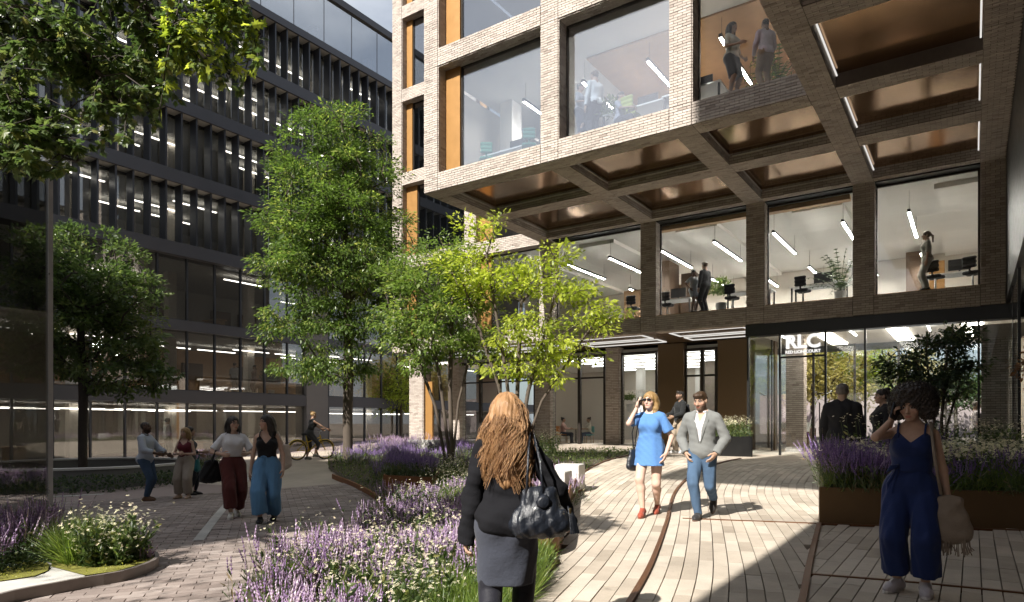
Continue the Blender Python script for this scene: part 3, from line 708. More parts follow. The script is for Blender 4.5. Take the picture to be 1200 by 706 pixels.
# ------------------------------------------------------------------ planters and kerbs
def bed_sheet(name, poly, m, dz=.02, zf=None):
    from mathutils.geometry import tessellate_polygon
    z = [(zf(p) if zf else gzf(*p[:2]))+dz for p in poly]; t = tessellate_polygon([[Vector((p[0],p[1],0)) for p in poly]])
    return part(name, Geo().add([(p[0],p[1],zz) for p,zz in zip(poly,z)], np.array(t)), m)
bed_soil = structure(bed_sheet('planting_bed', BED, M['soil'], .015))
def curb(name, label, pts, w, z0, z1, m, cat='edging'):
    return tag(part(name, strip(smooth(pts), w, z0, z1), m), label, cat)
curb('bed_edging', 'rusty steel edge on the court side of the big lavender bed', G_([(390,560),(420,573),(444,588),(446,604)]), .05, -.05, .10, M['corten'])
def box_planter(name, label, poly, h, m, cat='planter', lip=.05, soil=.06):
    z = min(gzf(*p[:2]) for p in poly); root = thing(name, label, cat, (poly[0][0], poly[0][1], z)); n = len(poly)
    c = np.mean([p[:2] for p in poly], axis=0)
    for i in range(n):
        a = np.array(poly[i][:2]); b = np.array(poly[(i+1)%n][:2]); t = (b-a)/np.linalg.norm(b-a); nn = np.array((-t[1],t[0])); nn *= np.sign(nn@(c-a))
        q = [a+nn*0, b, b+nn*lip, a+nn*lip]
        part('side_panel', Geo().prism([(p[0],p[1]) for p in (a+t*.003, b-t*(lip+.003), b-t*(lip+.003)+nn*lip, a+t*.003+nn*lip)], z-.08, z+h), m, root)
    part('soil', bed_sheet('soil', [tuple(p[:2]) for p in poly], M['soil'], 0, lambda p: z+h-soil).data, None, root)
    bpy.data.objects.remove([o for o in bpy.data.objects if o.name.startswith('soil') and o.parent is None][0])
    return root, z
RP = [onground(960,613), onground(1210,620), at(1330,11.5), at(1290,14.2), at(1090,14.0), at(1010,11.6)]
RP[0].z = RP[1].z = 0
rp, rz_ = box_planter('steel_planter', 'long dark bronze planter box full of lavender behind the woman on the phone', RP, .50, M['planter'])
q0,q1 = at(838,21.2),at(882,21.0); EP = [q0,q1,q1+Vector((-.6,.9,0)),q0+Vector((-.6,.9,0))]
ep, ez_ = box_planter('steel_planter', 'small shade-darkened planter of white flowers against the bronze entrance wall', EP, .62, M['black'])  # black finish paints in the shade on this planter
p0,p1 = at(449,13.6),at(508,13.0); MP = [p0,p1,p1+Vector((-1.4,1.8,0)),p0+Vector((-1.6,1.8,0))]
mp, mz_ = box_planter('steel_planter', 'low rusty planter box in the shade under the tall tree', MP, .42, M['corten'])
# curved corten planter beside the path
cp = [onground(*p)[:2] for p in ((628,655),(652,650),(662,615),(668,590),(676,572),(664,560),(640,562),(620,590),(610,630))]
ccx = smooth([Vector((*p,0)) for p in cp]+[Vector((*cp[0],0))]); zc = 0.02
cpl = thing('curved_planter', 'curved rusty steel planter beside the path next to the handbag', 'planter', (ccx[0][0], ccx[0][1], zc))
part('side_panel', strip(ccx[:-1], .03, -.06, .30), M['corten'], cpl)
# white translucent cubes
for (px,d,s,lab) in ((651,12.2,.50,'front pale cube seat standing in the lavender'),(668,13.4,.50,'rear pale cube seat behind the other cube')):
    p = at(px,d); z = gzf(p.x,p.y); cb = thing('cube_seat', lab, 'seat', (p.x,p.y,z)); g = Geo(); g.cbox((p.x,p.y,z+.30), (s,s,s), .25)
    o = part('block', g, M['concrete'], cb); bv = o.modifiers.new('b','BEVEL'); bv.width = .03; bv.segments = 2
    part('base', Geo().cbox((p.x,p.y,z+.02), (s*.85,s*.85,.06), .25), M['corten'], cb)
# white bench wall at the far side
a,b = at(478,30),at(556,29.2); bw_ = thing('bench_wall', 'low white wall at the foot of the sunlit brick columns', 'wall', (a.x,a.y,gzf(a.x,a.y)))
part('wall', Geo().prism([(a.x,a.y),(b.x,b.y),(b.x-.3,b.y+.5),(a.x-.3,a.y+.5)], gzf(a.x,a.y)-.2, gzf(a.x,a.y)+.42), M['concrete'], bw_)
# round tree planter on the left
rc = at(97,19.6); rzb = -.36
rw = thing('round_planter', 'round pale concrete ring wall around the dark tree', 'planter', (rc.x,rc.y,rzb))
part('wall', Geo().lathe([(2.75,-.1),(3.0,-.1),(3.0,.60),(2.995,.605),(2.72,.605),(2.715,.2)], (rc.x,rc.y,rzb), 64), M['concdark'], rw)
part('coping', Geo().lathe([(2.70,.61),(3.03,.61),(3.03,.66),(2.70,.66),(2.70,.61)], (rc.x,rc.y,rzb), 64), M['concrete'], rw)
part('soil', Geo().lathe([(.01,.35),(2.74,.35)], (rc.x,rc.y,rzb), 48), M['soil'], rw)
tag(part('ring_kerb', Geo().lathe([(4.15,-.05),(4.3,-.05),(4.3,.09),(4.15,.09),(4.15,-.05)], (rc.x,rc.y,rzb), 72), M['kerb']), 'low pale kerb circling the hedge strip of the round planter', 'kerb')
structure(part('hedge_soil', Geo().lathe([(3.0,.03),(4.16,.03)], (rc.x,rc.y,rzb), 64), M['soil']))
# left front bed: white kerb tongue, moss and steel edge
KB = [tuple(onground(*p)[:2]) for p in ((-60,712),(0,690),(52,682),(60,676),(52,664),(62,670),(100,684),(92,691),(50,699),(10,706),(-70,730))]
tag(bed_sheet('kerb_slab', KB, M['kerb'], .075), 'pale stone kerb tongue between the two moss patches', 'kerb')
MOSS1 = [tuple(onground(*p)[:2]) for p in ((-90,700),(0,692),(40,686),(56,679),(58,672),(45,660),(20,652),(-90,650))]
MOSS2 = [tuple(onground(*p)[:2]) for p in ((60,674),(100,685),(135,680),(165,671),(181,664),(176,656),(140,648),(90,648),(62,660))]
for mo in (MOSS1,MOSS2): structure(bed_sheet('moss_bed', mo, M['moss'], .085))
curb('bed_edging', 'grey steel edge along the front of the small flower bed at the left', [onground(*p) for p in ((-60,728),(15,706),(60,697),(100,689),(140,682),(168,673),(184,664),(180,655))], .04, -.05, .10, mat('grey_steel_edge', (.22,.19,.17), .5, .3))
# ------------------------------------------------------------------ glass pavilion at the left edge
gp = at(61,10.0); GPX,GPY = gp.x,gp.y; gpt = thing('glass_pavilion', 'frameless glass pavilion corner at the left edge of the court', 'pavilion', (GPX-2,GPY-1,gzf(GPX,GPY)))
part('base', Geo().box(GPX-.25,GPX+.02,GPY-7,GPY,-.2,.0), M['black'], gpt)
part('glass_panel', Geo().box(GPX-.03,GPX-.005,GPY-7,GPY-.055,.0,5.1), M['glass_pav'], gpt)
part('corner_post', Geo().box(GPX-.085,GPX+.01,GPY-.05,GPY+.01,.0,5.1), mat('post_metal', (.55,.54,.52), .3, .6), gpt)
part('top_rail', Geo().box(GPX-.05,GPX+.012,GPY-7,GPY+.012,5.105,5.16), M['band'], gpt)
# ------------------------------------------------------------------ plants
M['leaf_dark'] = leafmat('dark_foliage', [(0,(.02,.038,.017)),(.5,(.036,.06,.026)),(.9,(.065,.09,.038)),(1,(.10,.115,.045))], .28)
M['leaf_mid'] = leafmat('mid_foliage', [(0,(.03,.05,.018)),(.35,(.055,.088,.028)),(.7,(.085,.12,.038)),(.93,(.14,.165,.055)),(1,(.2,.19,.07))], .38)
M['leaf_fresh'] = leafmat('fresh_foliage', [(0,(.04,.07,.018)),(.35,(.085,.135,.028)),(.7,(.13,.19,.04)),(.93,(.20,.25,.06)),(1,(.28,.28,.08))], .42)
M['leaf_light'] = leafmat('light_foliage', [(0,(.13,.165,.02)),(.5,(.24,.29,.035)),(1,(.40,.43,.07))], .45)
M['leaf_gold'] = leafmat('yellow_foliage', [(0,(.20,.17,.05)),(.5,(.33,.27,.09)),(1,(.46,.38,.15))], .4)
M['grass'] = leafmat('grass_blade', [(0,(.06,.10,.02)),(.5,(.11,.17,.03)),(1,(.19,.23,.05))], .3)
M['stem'] = leafmat('plant_stem', [(0,(.045,.07,.03)),(.8,(.11,.145,.06)),(.88,(.2,.17,.09)),(1,(.26,.2,.12))], .2)
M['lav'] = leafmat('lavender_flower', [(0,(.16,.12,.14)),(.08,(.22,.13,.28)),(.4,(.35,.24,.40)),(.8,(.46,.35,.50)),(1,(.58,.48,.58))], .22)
M['lav_shade'] = leafmat('shaded_lavender_flower', [(0,(.13,.07,.24)),(.5,(.21,.13,.33)),(1,(.34,.25,.45))], .2)  # darker bloom colour with the shade of its beds painted in
M['petal'] = leafmat('white_petal', [(0,(.62,.58,.5)),(.5,(.75,.73,.66)),(1,(.8,.72,.7))], .25)
M['sedum'] = leafmat('yellow_sedum', [(0,(.22,.24,.03)),(.5,(.34,.35,.05)),(1,(.45,.43,.09))], .3)
M['autumn'] = leafmat('bronze_foliage', [(0,(.08,.03,.015)),(1,(.16,.07,.03))], .35)
def rot_basis(d, spin):
    """matrices with z along d (N,3), turned by spin"""
    d = d/np.linalg.norm(d,axis=1)[:,None]; r = np.where(np.abs(d[:,2:3]) < .95, np.array([[0,0,1.]]), np.array([[1.,0,0]])); a = np.cross(r,d); a /= np.linalg.norm(a,axis=1)[:,None]; b = np.cross(d,a)
    c,s = np.cos(spin)[:,None],np.sin(spin)[:,None]; return np.stack([a*c+b*s, -a*s+b*c, d],2)
# templates, z = growth direction, unit length
LEAF_V = [(0,0,0),(.22,0,.35),(.16,.0,.72),(0,.0,1),(-.16,0,.72),(-.22,0,.35),(0,.07,.45)]
LEAF_F = [np.array([(0,1,6),(1,2,6),(2,3,6),(3,4,6),(4,5,6),(5,0,6)])]
LEAF4_V = [(0,0,0),(.24,.05,.5),(0,0,1),(-.24,.05,.5)]; LEAF4_F = [np.array([(0,1,2),(0,2,3)])]
BLADE_V = [(-.5,0,0),(.5,0,0),(-.42,.06,.4),(.42,.06,.4),(-.26,.22,.75),(.26,.22,.75),(0,.42,1)]; BLADE_F = [np.array([(0,1,3,2),(2,3,5,4)]), np.array([(4,5,6)])]
def spike():
    V=[];F=[]
    for k,(z,r) in enumerate(((.0,.5),(.22,.6),(.44,.55),(.64,.45),(.82,.32))):
        b=len(V); V+= [(0,0,z-.06)]+[(r*math.cos(a+k*.7),r*math.sin(a+k*.7),z+.06) for a in (0,1.57,3.14,4.71)]+[(0,0,z+.2)]
        for i in range(4): F+= [(b,b+1+(i+1)%4,b+1+i),(b+5,b+1+i,b+1+(i+1)%4)]
    return V,[np.array(F)]
SP_V,SP_F = spike()
def daisy():
    V=[(0,0,.12)];F=[]
    for i in range(6):
        a=i*math.pi/3; b=len(V); V+=[(.25*math.cos(a-.3),.25*math.sin(a-.3),.06),(math.cos(a-.22),math.sin(a-.22),.2),(math.cos(a+.22),math.sin(a+.22),.2),(.25*math.cos(a+.3),.25*math.sin(a+.3),.06)]
        F+=[(0,b,b+1,b+2),(0,b+2,b+3,b+3)][:1]; F+=[(0,b+1,b+2,b+3)]
    return V,[np.array(F)]
DA_V,DA_F = daisy()
def scale3(B, sx, sz): return B*np.stack([sx,sx,sz],1)[:,None,:]
def sample(poly, n, margin=0.0):
    P = np.array([p[:2] for p in poly]); lo,hi = P.min(0),P.max(0); out = np.zeros((0,2))
    while len(out) < n:
        q = lo+(hi-lo)*RNG.random((n*3,2)); q = q[poly_in(poly, q[:,0], q[:,1])]; out = np.concatenate([out,q])
        if len(q) == 0: break
    return out[:n]
def PX(L): return [tuple(onground(*p)[:2]) for p in L]
def ground_z(P, base): return gz(P[:,0],P[:,1]) if base is None else np.full(len(P), base)
def lavender(label, poly, n, h=(.35,.6), base=None, lean=.25, clump=None, m='lav', thing_=False, sp=1.0, group=None):
    P = sample(poly, n)
    if clump:
        c = sample(poly, clump); P = c[RNG.integers(0,clump,n)]+RNG.normal(0,.11,(n,2)); cc = P
    z = ground_z(P, base); hh = RNG.uniform(h[0],h[1],n)*(.75+.35*np.sin(P[:,0]*2.1)*np.cos(P[:,1]*1.7))
    d = np.column_stack([RNG.normal(0,lean,n),RNG.normal(0,lean,n),np.ones(n)]); d /= np.linalg.norm(d,axis=1)[:,None]
    T = np.column_stack([P,z]); B = rot_basis(d, RNG.random(n)*6.28)
    gs = Geo().inst([(-.5,0,0),(.5,0,0),(.35,.0,1),(-.35,0,1)], [np.array([(0,1,2,3)])], scale3(B, np.full(n,.006), hh), T)
    # grey green leaves low on the stem
    k = RNG.integers(0,n,n*4); dl = d[k]+RNG.normal(0,.55,(len(k),3)); dl[:,2] = np.abs(dl[:,2]); lt = RNG.random(len(k))**1.3*.7
    gs.inst(LEAF4_V, LEAF4_F, scale3(rot_basis(dl,RNG.random(len(k))*6.28), np.full(len(k),.035), RNG.uniform(.06,.13,len(k))), T[k]+d[k]*(hh[k]*lt)[:,None])
    gf = Geo(); top = T+d*(hh*.72)[:,None]; ln = RNG.uniform(.09,.19,n)*sp
    gf.inst(SP_V, SP_F, scale3(B, RNG.uniform(.013,.019,n)*sp, ln), top)
    k2 = RNG.random(n) < .5; gf.inst(SP_V, SP_F, scale3(B[k2], RNG.uniform(.010,.014,k2.sum())*sp, ln[k2]*.35), top[k2]-d[k2]*(ln[k2]*.55)[:,None])
    if thing_:
        r = thing('lavender', label, 'lavender', (float(P[:,0].mean()),float(P[:,1].mean()),float(z.mean())), 0, group); part('foliage', gs, M['stem'], r); part('flower_spike', gf, M[m], r)
    else:
        stuff(part('lavender', gs, M['stem']))['label'] = label+', stems and leaves'; stuff(part('lavender_bloom', gf, M[m]))['label'] = label
def grass(label, poly, n, h=(.2,.4), base=None, w=.008, lean=.45, m='grass', name='grass', clump=None, thing_=False):
    P = sample(poly, n)
    if clump: c = sample(poly, clump); P = c[RNG.integers(0,clump,n)]+RNG.normal(0,.035,(n,2))
    z = ground_z(P, base); d = np.column_stack([RNG.normal(0,lean,n),RNG.normal(0,lean,n),np.ones(n)])
    if clump: pass
    g = Geo().inst(BLADE_V, BLADE_F, rot_basis(d,RNG.random(n)*6.28)*np.stack([np.full(n,w),RNG.uniform(h[0],h[1],n),RNG.uniform(h[0],h[1],n)],1)[:,None,:], np.column_stack([P,z]))
    if thing_:
        r = thing(name, label, 'grass', (float(P[:,0].mean()),float(P[:,1].mean()),float(z.mean()))); part('blade', g, M[m], r)['kind'] = 'stuff'
    else: stuff(part(name, g, M[m]))['label'] = label
def flowers(label, poly, n, h=(.3,.55), base=None, r=(.010,.020), m='petal', leaves=3, name='white_flower', cluster=5, lm='leaf_mid', thing_=False, cat='flower', group=None, spread=.05):
    P = sample(poly, n); z = ground_z(P, base); d = np.column_stack([RNG.normal(0,.25,n),RNG.normal(0,.25,n),np.ones(n)]); d /= np.linalg.norm(d,axis=1)[:,None]; hh = RNG.uniform(h[0],h[1],n)
    T = np.column_stack([P,z]); B = rot_basis(d,RNG.random(n)*6.28)
    gs = Geo().inst([(-.5,0,0),(.5,0,0),(.35,.0,1),(-.35,0,1)], [np.array([(0,1,2,3)])], scale3(B, np.full(n,.005), hh), T)
    k = RNG.integers(0,n,n*leaves*3); dl = d[k]+RNG.normal(0,.8,(len(k),3))
    gs.inst(LEAF_V, LEAF_F, scale3(rot_basis(dl,RNG.random(len(k))*6.28), RNG.uniform(.05,.09,len(k)), RNG.uniform(.05,.10,len(k))), T[k]+d[k]*(hh[k]*RNG.random(len(k))*.85)[:,None])
    k = np.repeat(np.arange(n),cluster); nd = d[k]+RNG.normal(0,.5,(len(k),3)); nd[:,2] = np.abs(nd[:,2])+.2
    gf = Geo().inst(DA_V, DA_F, scale3(rot_basis(nd,RNG.random(len(k))*6.28), RNG.uniform(r[0],r[1],len(k)), RNG.uniform(r[0],r[1],len(k))), T[k]+d[k]*hh[k][:,None]+RNG.normal(0,spread,(len(k),3)))
    if thing_:
        q = thing(name, label, cat, (float(P[:,0].mean()),float(P[:,1].mean()),float(z.mean())), 0, group); part('foliage', gs, M[lm], q); part('blossom', gf, M[m], q)
    else:
        stuff(part('flower_foliage', gs, M[lm]))['label'] = label+', leaves'; stuff(part(name, gf, M[m]))['label'] = label
def shrub(label, poly, n, h=(.1,.4), base=None, m='leaf_dark', ll=(.05,.09), name='ground_cover', thing_=False, cat='shrub'):
    P = sample(poly, n); z = ground_z(P, base); u = RNG.random(n)**.6; T = np.column_stack([P, z+u*RNG.uniform(h[0],h[1],n)*(.7+.4*np.sin(P[:,0]*4)*np.sin(P[:,1]*3.3))])
    d = RNG.normal(0,1,(n,3)); d[:,2] = np.abs(d[:,2])*.8
    g = Geo().inst(LEAF_V, LEAF_F, scale3(rot_basis(d,RNG.random(n)*6.28), RNG.uniform(ll[0],ll[1],n), RNG.uniform(ll[0],ll[1],n)), T)
    if thing_: tag(part(name, g, M[m]), label, cat)
    else: stuff(part(name, g, M[m]))['label'] = label
# big bed in the middle
shrub('low green leaves covering the soil of the big bed', BED, 9000, (.04,.2), m='leaf_mid')
lavender('violet lavender at the heart of the big bed', PX([(430,640),(452,592),(545,592),(560,640),(540,700),(480,690)]), 2000, (.40,.68), clump=60)
lavender('lavender sweeping along the court edge of the bed', PX([(292,770),(310,690),(400,655),(440,625),(500,640),(480,720),(400,780)]), 1350, (.30,.60), clump=55)
lavender('lavender left of the walking woman', PX([(500,720),(500,640),(560,610),(600,640),(590,700)]), 1500, (.35,.55), clump=50)
lavender('lavender beside the pale cubes', PX([(632,598),(634,574),(664,566),(668,592)]), 420, (.45,.7), clump=22)
lavender('shaded lavender under the tall tree', PX([(388,548),(392,533),(470,526),(560,529),(590,548),(540,566),(450,572)]), 2600, (.35,.65), clump=110, m='lav_shade')
lavender('sunlit pale lavender at the back of the bed', PX([(420,531),(470,522),(545,522),(540,530),(450,534)]), 800, (.5,.8), clump=50, sp=1.2)
flowers('white flowers at the front of the big bed', PX([(380,770),(400,690),(440,655),(520,650),(545,690),(500,770)]), 340, (.22,.55), cluster=4, r=(.008,.017))
flowers('white flowers through the middle of the bed', PX([(430,650),(448,610),(540,585),(560,600),(545,650),(490,665)]), 150, (.4,.62), cluster=4, r=(.008,.017))
flowers('white flowers beside the shaded lavender', PX([(500,590),(500,560),(545,556),(545,590)]), 110, (.4,.65), cluster=6)
flowers('scattered white flowers on the court edge', PX([(300,740),(318,680),(400,655),(400,720)]), 40, (.35,.6), cluster=3, r=(.008,.016))
grass('fresh green grass at the feet of the walking woman', PX([(500,800),(515,700),(560,660),(640,655),(632,690),(590,760)]), 9000, (.18,.36))
grass('green grass in the middle of the bed', PX([(515,620),(520,585),(548,580),(548,620)]), 2600, (.3,.5))
grass('grass tufts among the flowers', BED, 5000, (.12,.3))
shrub('yellow green sedum patch beside the path', PX([(630,628),(634,600),(662,596),(660,620),(648,640)]), 1500, (.25,.40), m='sedum', ll=(.02,.04), name='sedum')
shrub('yellow sedum patch in the front of the bed', PX([(398,760),(400,690),(440,676),(450,730)]), 900, (.05,.16), m='sedum', ll=(.02,.04), name='sedum')
shrub('yellow sedum patch behind the walking woman', PX([(530,650),(530,600),(560,600),(560,650)]), 900, (.1,.25), m='sedum', ll=(.02,.04), name='sedum')
shrub('grey green leaves spilling over the path edge', PX([(600,700),(625,655),(652,650),(660,600),(668,605),(640,690)]), 1600, (.08,.28), m='leaf_mid', ll=(.03,.05))
shrub('green leaves at the path corner near the pale cubes', PX([(612,543),(620,528),(650,528),(656,540)]), 1400, (.3,.6), m='leaf_mid', ll=(.05,.09))
flowers('white blossoms at the path corner near the pale cubes', PX([(612,543),(620,528),(650,528),(656,540)]), 40, (.6,.8), cluster=6)
# rusty planter under the tree
mpp = [tuple(p[:2]) for p in MP]; lavender('shaded lavender in the low rusty planter', mpp, 900, (.4,.6), mz_+.38, m='lav_shade'); shrub('leaves in the low rusty planter', mpp, 900, (.1,.35), mz_+.36)
epp = [tuple(p[:2]) for p in EP]; shrub('leaves of the small entrance planter', epp, 900, (.1,.35), ez_+.56, m='leaf_mid'); flowers('white flowers of the small entrance planter', epp, 130, (.45,.7), ez_+.56, cluster=6)
# right planter, in the shade
zr = rz_+.44; A = [np.array(p[:2]) for p in RP]
def mixp(*w): return [tuple(sum(q*A[i] for i,q in ww)) for ww in w]
front = [tuple(A[0]),tuple(A[1]),tuple(A[1]*.65+A[3]*.35),tuple(A[0]*.55+A[5]*.45)]; backp = [tuple(A[0]*.45+A[5]*.55),tuple(A[1]*.6+A[3]*.4),tuple(A[2]),tuple(A[3]),tuple(A[4]),tuple(A[5])]
shrub('green leaves along the front of the long planter', front, 7000, (.05,.34), zr, m='leaf_mid', ll=(.04,.08)); grass('grass along the front of the long planter', front, 3500, (.2,.42), zr)
lavender('lavender at the left end of the long planter', [tuple(A[0]*.96+A[5]*.04),tuple(A[0]*.72+A[1]*.28),tuple(A[4]*.7+A[1]*.3),tuple(A[5])], 2600, (.6,.95), zr, clump=60, sp=1.25, m='lav_shade')
lavender('lavender along the long planter', [tuple(A[0]*.6+A[1]*.4),tuple(A[1]),tuple(A[1]*.6+A[3]*.4),tuple(A[0]*.45+A[5]*.55)], 1300, (.45,.75), zr, clump=50, sp=1.15, m='lav_shade')
flowers('white flowers along the long planter', [tuple(A[0]*.8+A[5]*.2),tuple(A[1]),tuple(A[1]*.55+A[3]*.45),tuple(A[0]*.45+A[5]*.55)], 330, (.5,.72), zr, cluster=6, r=(.016,.03))
shrub('dark bushes at the back of the long planter', backp, 9000, (.5,1.0), zr, ll=(.05,.1)); flowers('pale flowers at the back of the long planter', backp, 160, (.85,1.1), zr, cluster=5)
# small bed at the left
lavender('lavender bush beside the glass pavilion', PX([(-40,690),(0,672),(50,664),(46,652),(-40,655)]), 900, (.45,.85), None, .22, thing_=True, sp=1.1, clump=26)
shrub('dark foliage at the foot of the left lavender', PX([(-40,694),(0,684),(52,672),(48,658),(-40,660)]), 2600, (.1,.42), m='leaf_dark', ll=(.03,.06), name='foliage_mound')
c0 = onground(92,668)
gcl = [(c0.x+.10*math.cos(a),c0.y+.10*math.sin(a)) for a in np.linspace(0,6.28,9)[:-1]]
grass('arching green grass tuft between the moss and the white flowers', gcl, 900, (.42,.62), None, .009, .48, thing_=True, name='grass_tuft')
c1 = onground(130,668); fpl = [(c1.x+.26*math.cos(a),c1.y+.26*math.sin(a)) for a in np.linspace(0,6.28,12)[:-1]]
flowers('white flowering shrub at the tip of the small bed', fpl, 95, (.25,.66), None, (.010,.022), leaves=9, name='flowering_shrub', cluster=5, lm='leaf_mid', thing_=True, cat='shrub', spread=.06)
shrub('leafy base of the white flowering shrub', fpl, 1500, (.1,.36), m='leaf_mid', ll=(.05,.08), name='shrub_base')
c2 = onground(166,664); fp2 = [(c2.x+.10*math.cos(a),c2.y+.10*math.sin(a)) for a in np.linspace(0,6.28,9)[:-1]]
lavender('little pale lavender at the sharp end of the small bed', fp2, 45, (.15,.28), None, .3, thing_=True)
for mo,lab in ((MOSS1,'moss tufts under the left lavender'),(MOSS2,'moss tufts on the small flower bed')): shrub(lab, mo, 2600, (.08,.13), None, 'sedum', (.012,.026), 'moss_tuft')
# hedge round the ring wall and plants in it
ang_ = RNG.random(9000)*6.28; rad = RNG.uniform(3.15,4.05,9000); P = np.column_stack([rc.x+rad*np.cos(ang_), rc.y+rad*np.sin(ang_), rzb+.03+RNG.random(9000)**.7*.45]); d = RNG.normal(0,1,(9000,3)); d[:,2] = np.abs(d[:,2])
stuff(part('ground_cover', Geo().inst(LEAF_V, LEAF_F, scale3(rot_basis(d,RNG.random(9000)*6.28), RNG.uniform(.06,.12,9000), RNG.uniform(.06,.12,9000)), P), M['leaf_dark']))['label'] = 'dark low hedge circling the ring wall'
lavender('far lavender at the foot of the dark building', PX([(205,548),(230,541),(262,541),(240,551)]), 500, (.4,.7), clump=30)

# ------------------------------------------------------------------ trees
def tree(name, label, base, trunk, clusters, leaf_m, bark_m, ll=.1, per=60, rad=.35, tr=.12, droop=.25, flat=.6, tip=.006, stems=None, group=None, cat='tree', six=False, widen=1.0, alpha=.42, tol=.3, leaf_obj=None):
    """trunk: list of poly lines; clusters (n,3) leaf clump centres in world space"""
    root = thing(name, label, cat, base, 0, group); nodes = []; par = []; load = []
    for pl in trunk:
        pl = [Vector(p) for p in pl]; prev = -1
        for a,b in zip(pl[:-1], pl[1:]):
            n = max(1, int((b-a).length/.25))
            for k in range(n):
                nodes.append(a.lerp(b, k/n)); par.append(prev); load.append(0); prev = len(nodes)-1
        nodes.append(pl[-1]); par.append(prev); load.append(0)
    NP = np.array([tuple(n) for n in nodes]); ends = []
    c0 = np.mean(NP[:,:2],axis=0); order = np.argsort(np.linalg.norm(clusters[:,:2]-c0,axis=1)+.5*np.abs(clusters[:,2]-np.median(clusters[:,2])))
    for ci in order:
        c = clusters[ci]; dv = c-NP; hd = np.linalg.norm(dv[:,:2],axis=1); cost = np.linalg.norm(dv,axis=1)+np.maximum(0,(tol*hd-dv[:,2]))*1.5
        j = int(np.argmin(cost)); p = NP[j]; L = np.linalg.norm(c-p); n = max(1,int(L/.3)); prev = j; new = []
        side = RNG.normal(0,.06*L,3); side[2] += .10*L
        for k in range(1,n+1):
            t = k/n; q = p+(c-p)*t+side*math.sin(math.pi*t); new.append(q); par.append(prev); load.append(0); prev = len(par)-1
        NP = np.concatenate([NP,np.array(new)]); load[prev] += 1; ends.append(prev)
    for i in range(len(par)-1,-1,-1):
        if par[i] >= 0: load[par[i]] += load[i]
    R = np.array([tip*max(1,l)**alpha for l in load]); s = tr/max(R); R = np.maximum(R*s, tip)
    g = Geo(); g.smooth = True; kids = {}
    for i,p in enumerate(par): kids.setdefault(p,[]).append(i)
    stack = [(r,None) for r in kids.get(-1,[])]
    while stack:
        i,pre = stack.pop(); ch = ([] if pre is None else [pre])+[i]
        while True:
            k = kids.get(ch[-1],[])
            if not k: break
            k = sorted(k,key=lambda q:-load[q]); stack += [(q,ch[-1]) for q in k[1:]]; ch.append(k[0])
        if len(ch) > 1:
            rr = [R[q] for q in ch]
            if pre is not None: rr[0] = rr[1]
            g.tube([NP[q] for q in ch], rr, 8 if max(rr) > .03 else 4, False)
    part('trunk', g, M[bark_m], root)
    n = len(clusters)*per; k = np.repeat(np.arange(len(clusters)),per); off = RNG.normal(0,1,(n,3)); off /= np.linalg.norm(off,axis=1)[:,None]; off *= (RNG.random(n)**.45)[:,None]*rad*RNG.uniform(.6,1.25,len(clusters))[k][:,None]; off[:,2] *= flat
    out = clusters-np.array([c0[0],c0[1],clusters[:,2].mean()]); out /= np.linalg.norm(out,axis=1)[:,None]+1e-6
    d = off/ (np.linalg.norm(off,axis=1)[:,None]+1e-6)*.8+out[k]*.5+RNG.normal(0,.45,(n,3)); d[:,2] -= droop
    T = clusters[k]+off; sz = RNG.lognormal(0,.3,n)*ll*.92
    B = rot_basis(d,RNG.random(n)*6.28)
    # turn blades mostly face up
    up = np.array([0,0,1.])+RNG.normal(0,.45,(n,3)); z = B[:,:,2]; y = up-z*(up*z).sum(1)[:,None]; y /= np.linalg.norm(y,axis=1)[:,None]; x = np.cross(y,z); B = np.stack([x,y,z],2)
    ga = Geo(); tv,tf = (LEAF_V,LEAF_F) if six else (LEAF4_V,LEAF4_F)
    part('crown', ga.inst(tv, tf, scale3(B, sz*widen, sz), T, np.clip(RNG.random(len(clusters))[k]*.6+RNG.random(n)*.4,0,1)), M[leaf_m], root)
    return root
def lobes(L, n, seed, hollow=.35, zmin=None, gap=.0):
    """clump centres in a union of ellipsoids (centre, radii), pushed to the shell"""
    r = np.random.default_rng(seed); vol = np.array([np.prod(q[1]) for q in L])**.7; k = r.choice(len(L), n, p=vol/vol.sum()); d = r.normal(0,1,(n,3)); d /= np.linalg.norm(d,axis=1)[:,None]
    rr = (hollow+(1-hollow)*r.random(n)**.6)[:,None]; P = np.array([L[i][0] for i in k])+d*rr*np.array([L[i][1] for i in k])
    return P
def cl(px,py,d,rx,rz,ry=None):
    """a crown lobe seen at px,py with half width rx and half height rz in metres"""
    p = at(px,d,zat(py,d)); return (np.array(p), np.array((rx,ry or rx,rz)))
# tall tree in the middle
b = at(408,23.5); bz = gzf(b.x,b.y)
L = [cl(390,165,23.5,1.5,1.3),cl(375,215,23.2,2.0,1.5),cl(410,250,23.5,2.1,1.5),cl(350,270,23,1.6,1.2),cl(430,195,23.8,1.3,1.2),cl(335,310,23,1.2,.9),cl(395,320,23.3,2.2,1.4),cl(450,310,23.8,1.5,1.5),cl(370,375,23,1.6,.9),cl(440,380,23.6,1.5,1.0),cl(350,430,22.8,.9,.6),cl(395,430,23.4,1.5,.8),cl(320,385,22.8,.6,.5),cl(465,360,24,.8,.9)]
top = at(402,23.5,zat(180,23.5))
tree('plane_tree', 'tall leafy green tree in the middle of the court', b.to_tuple()[:2]+(bz,), [[(b.x,b.y,bz-.1),(b.x-.03,b.y,bz+1.5),(b.x+.03,b.y,bz+3),(b.x-.1,b.y+.05,bz+5.5),tuple(top)]], lobes(L,600,3,.25), 'leaf_fresh', 'bark', .128, 105, .50, .17, .45, .5, widen=.85)
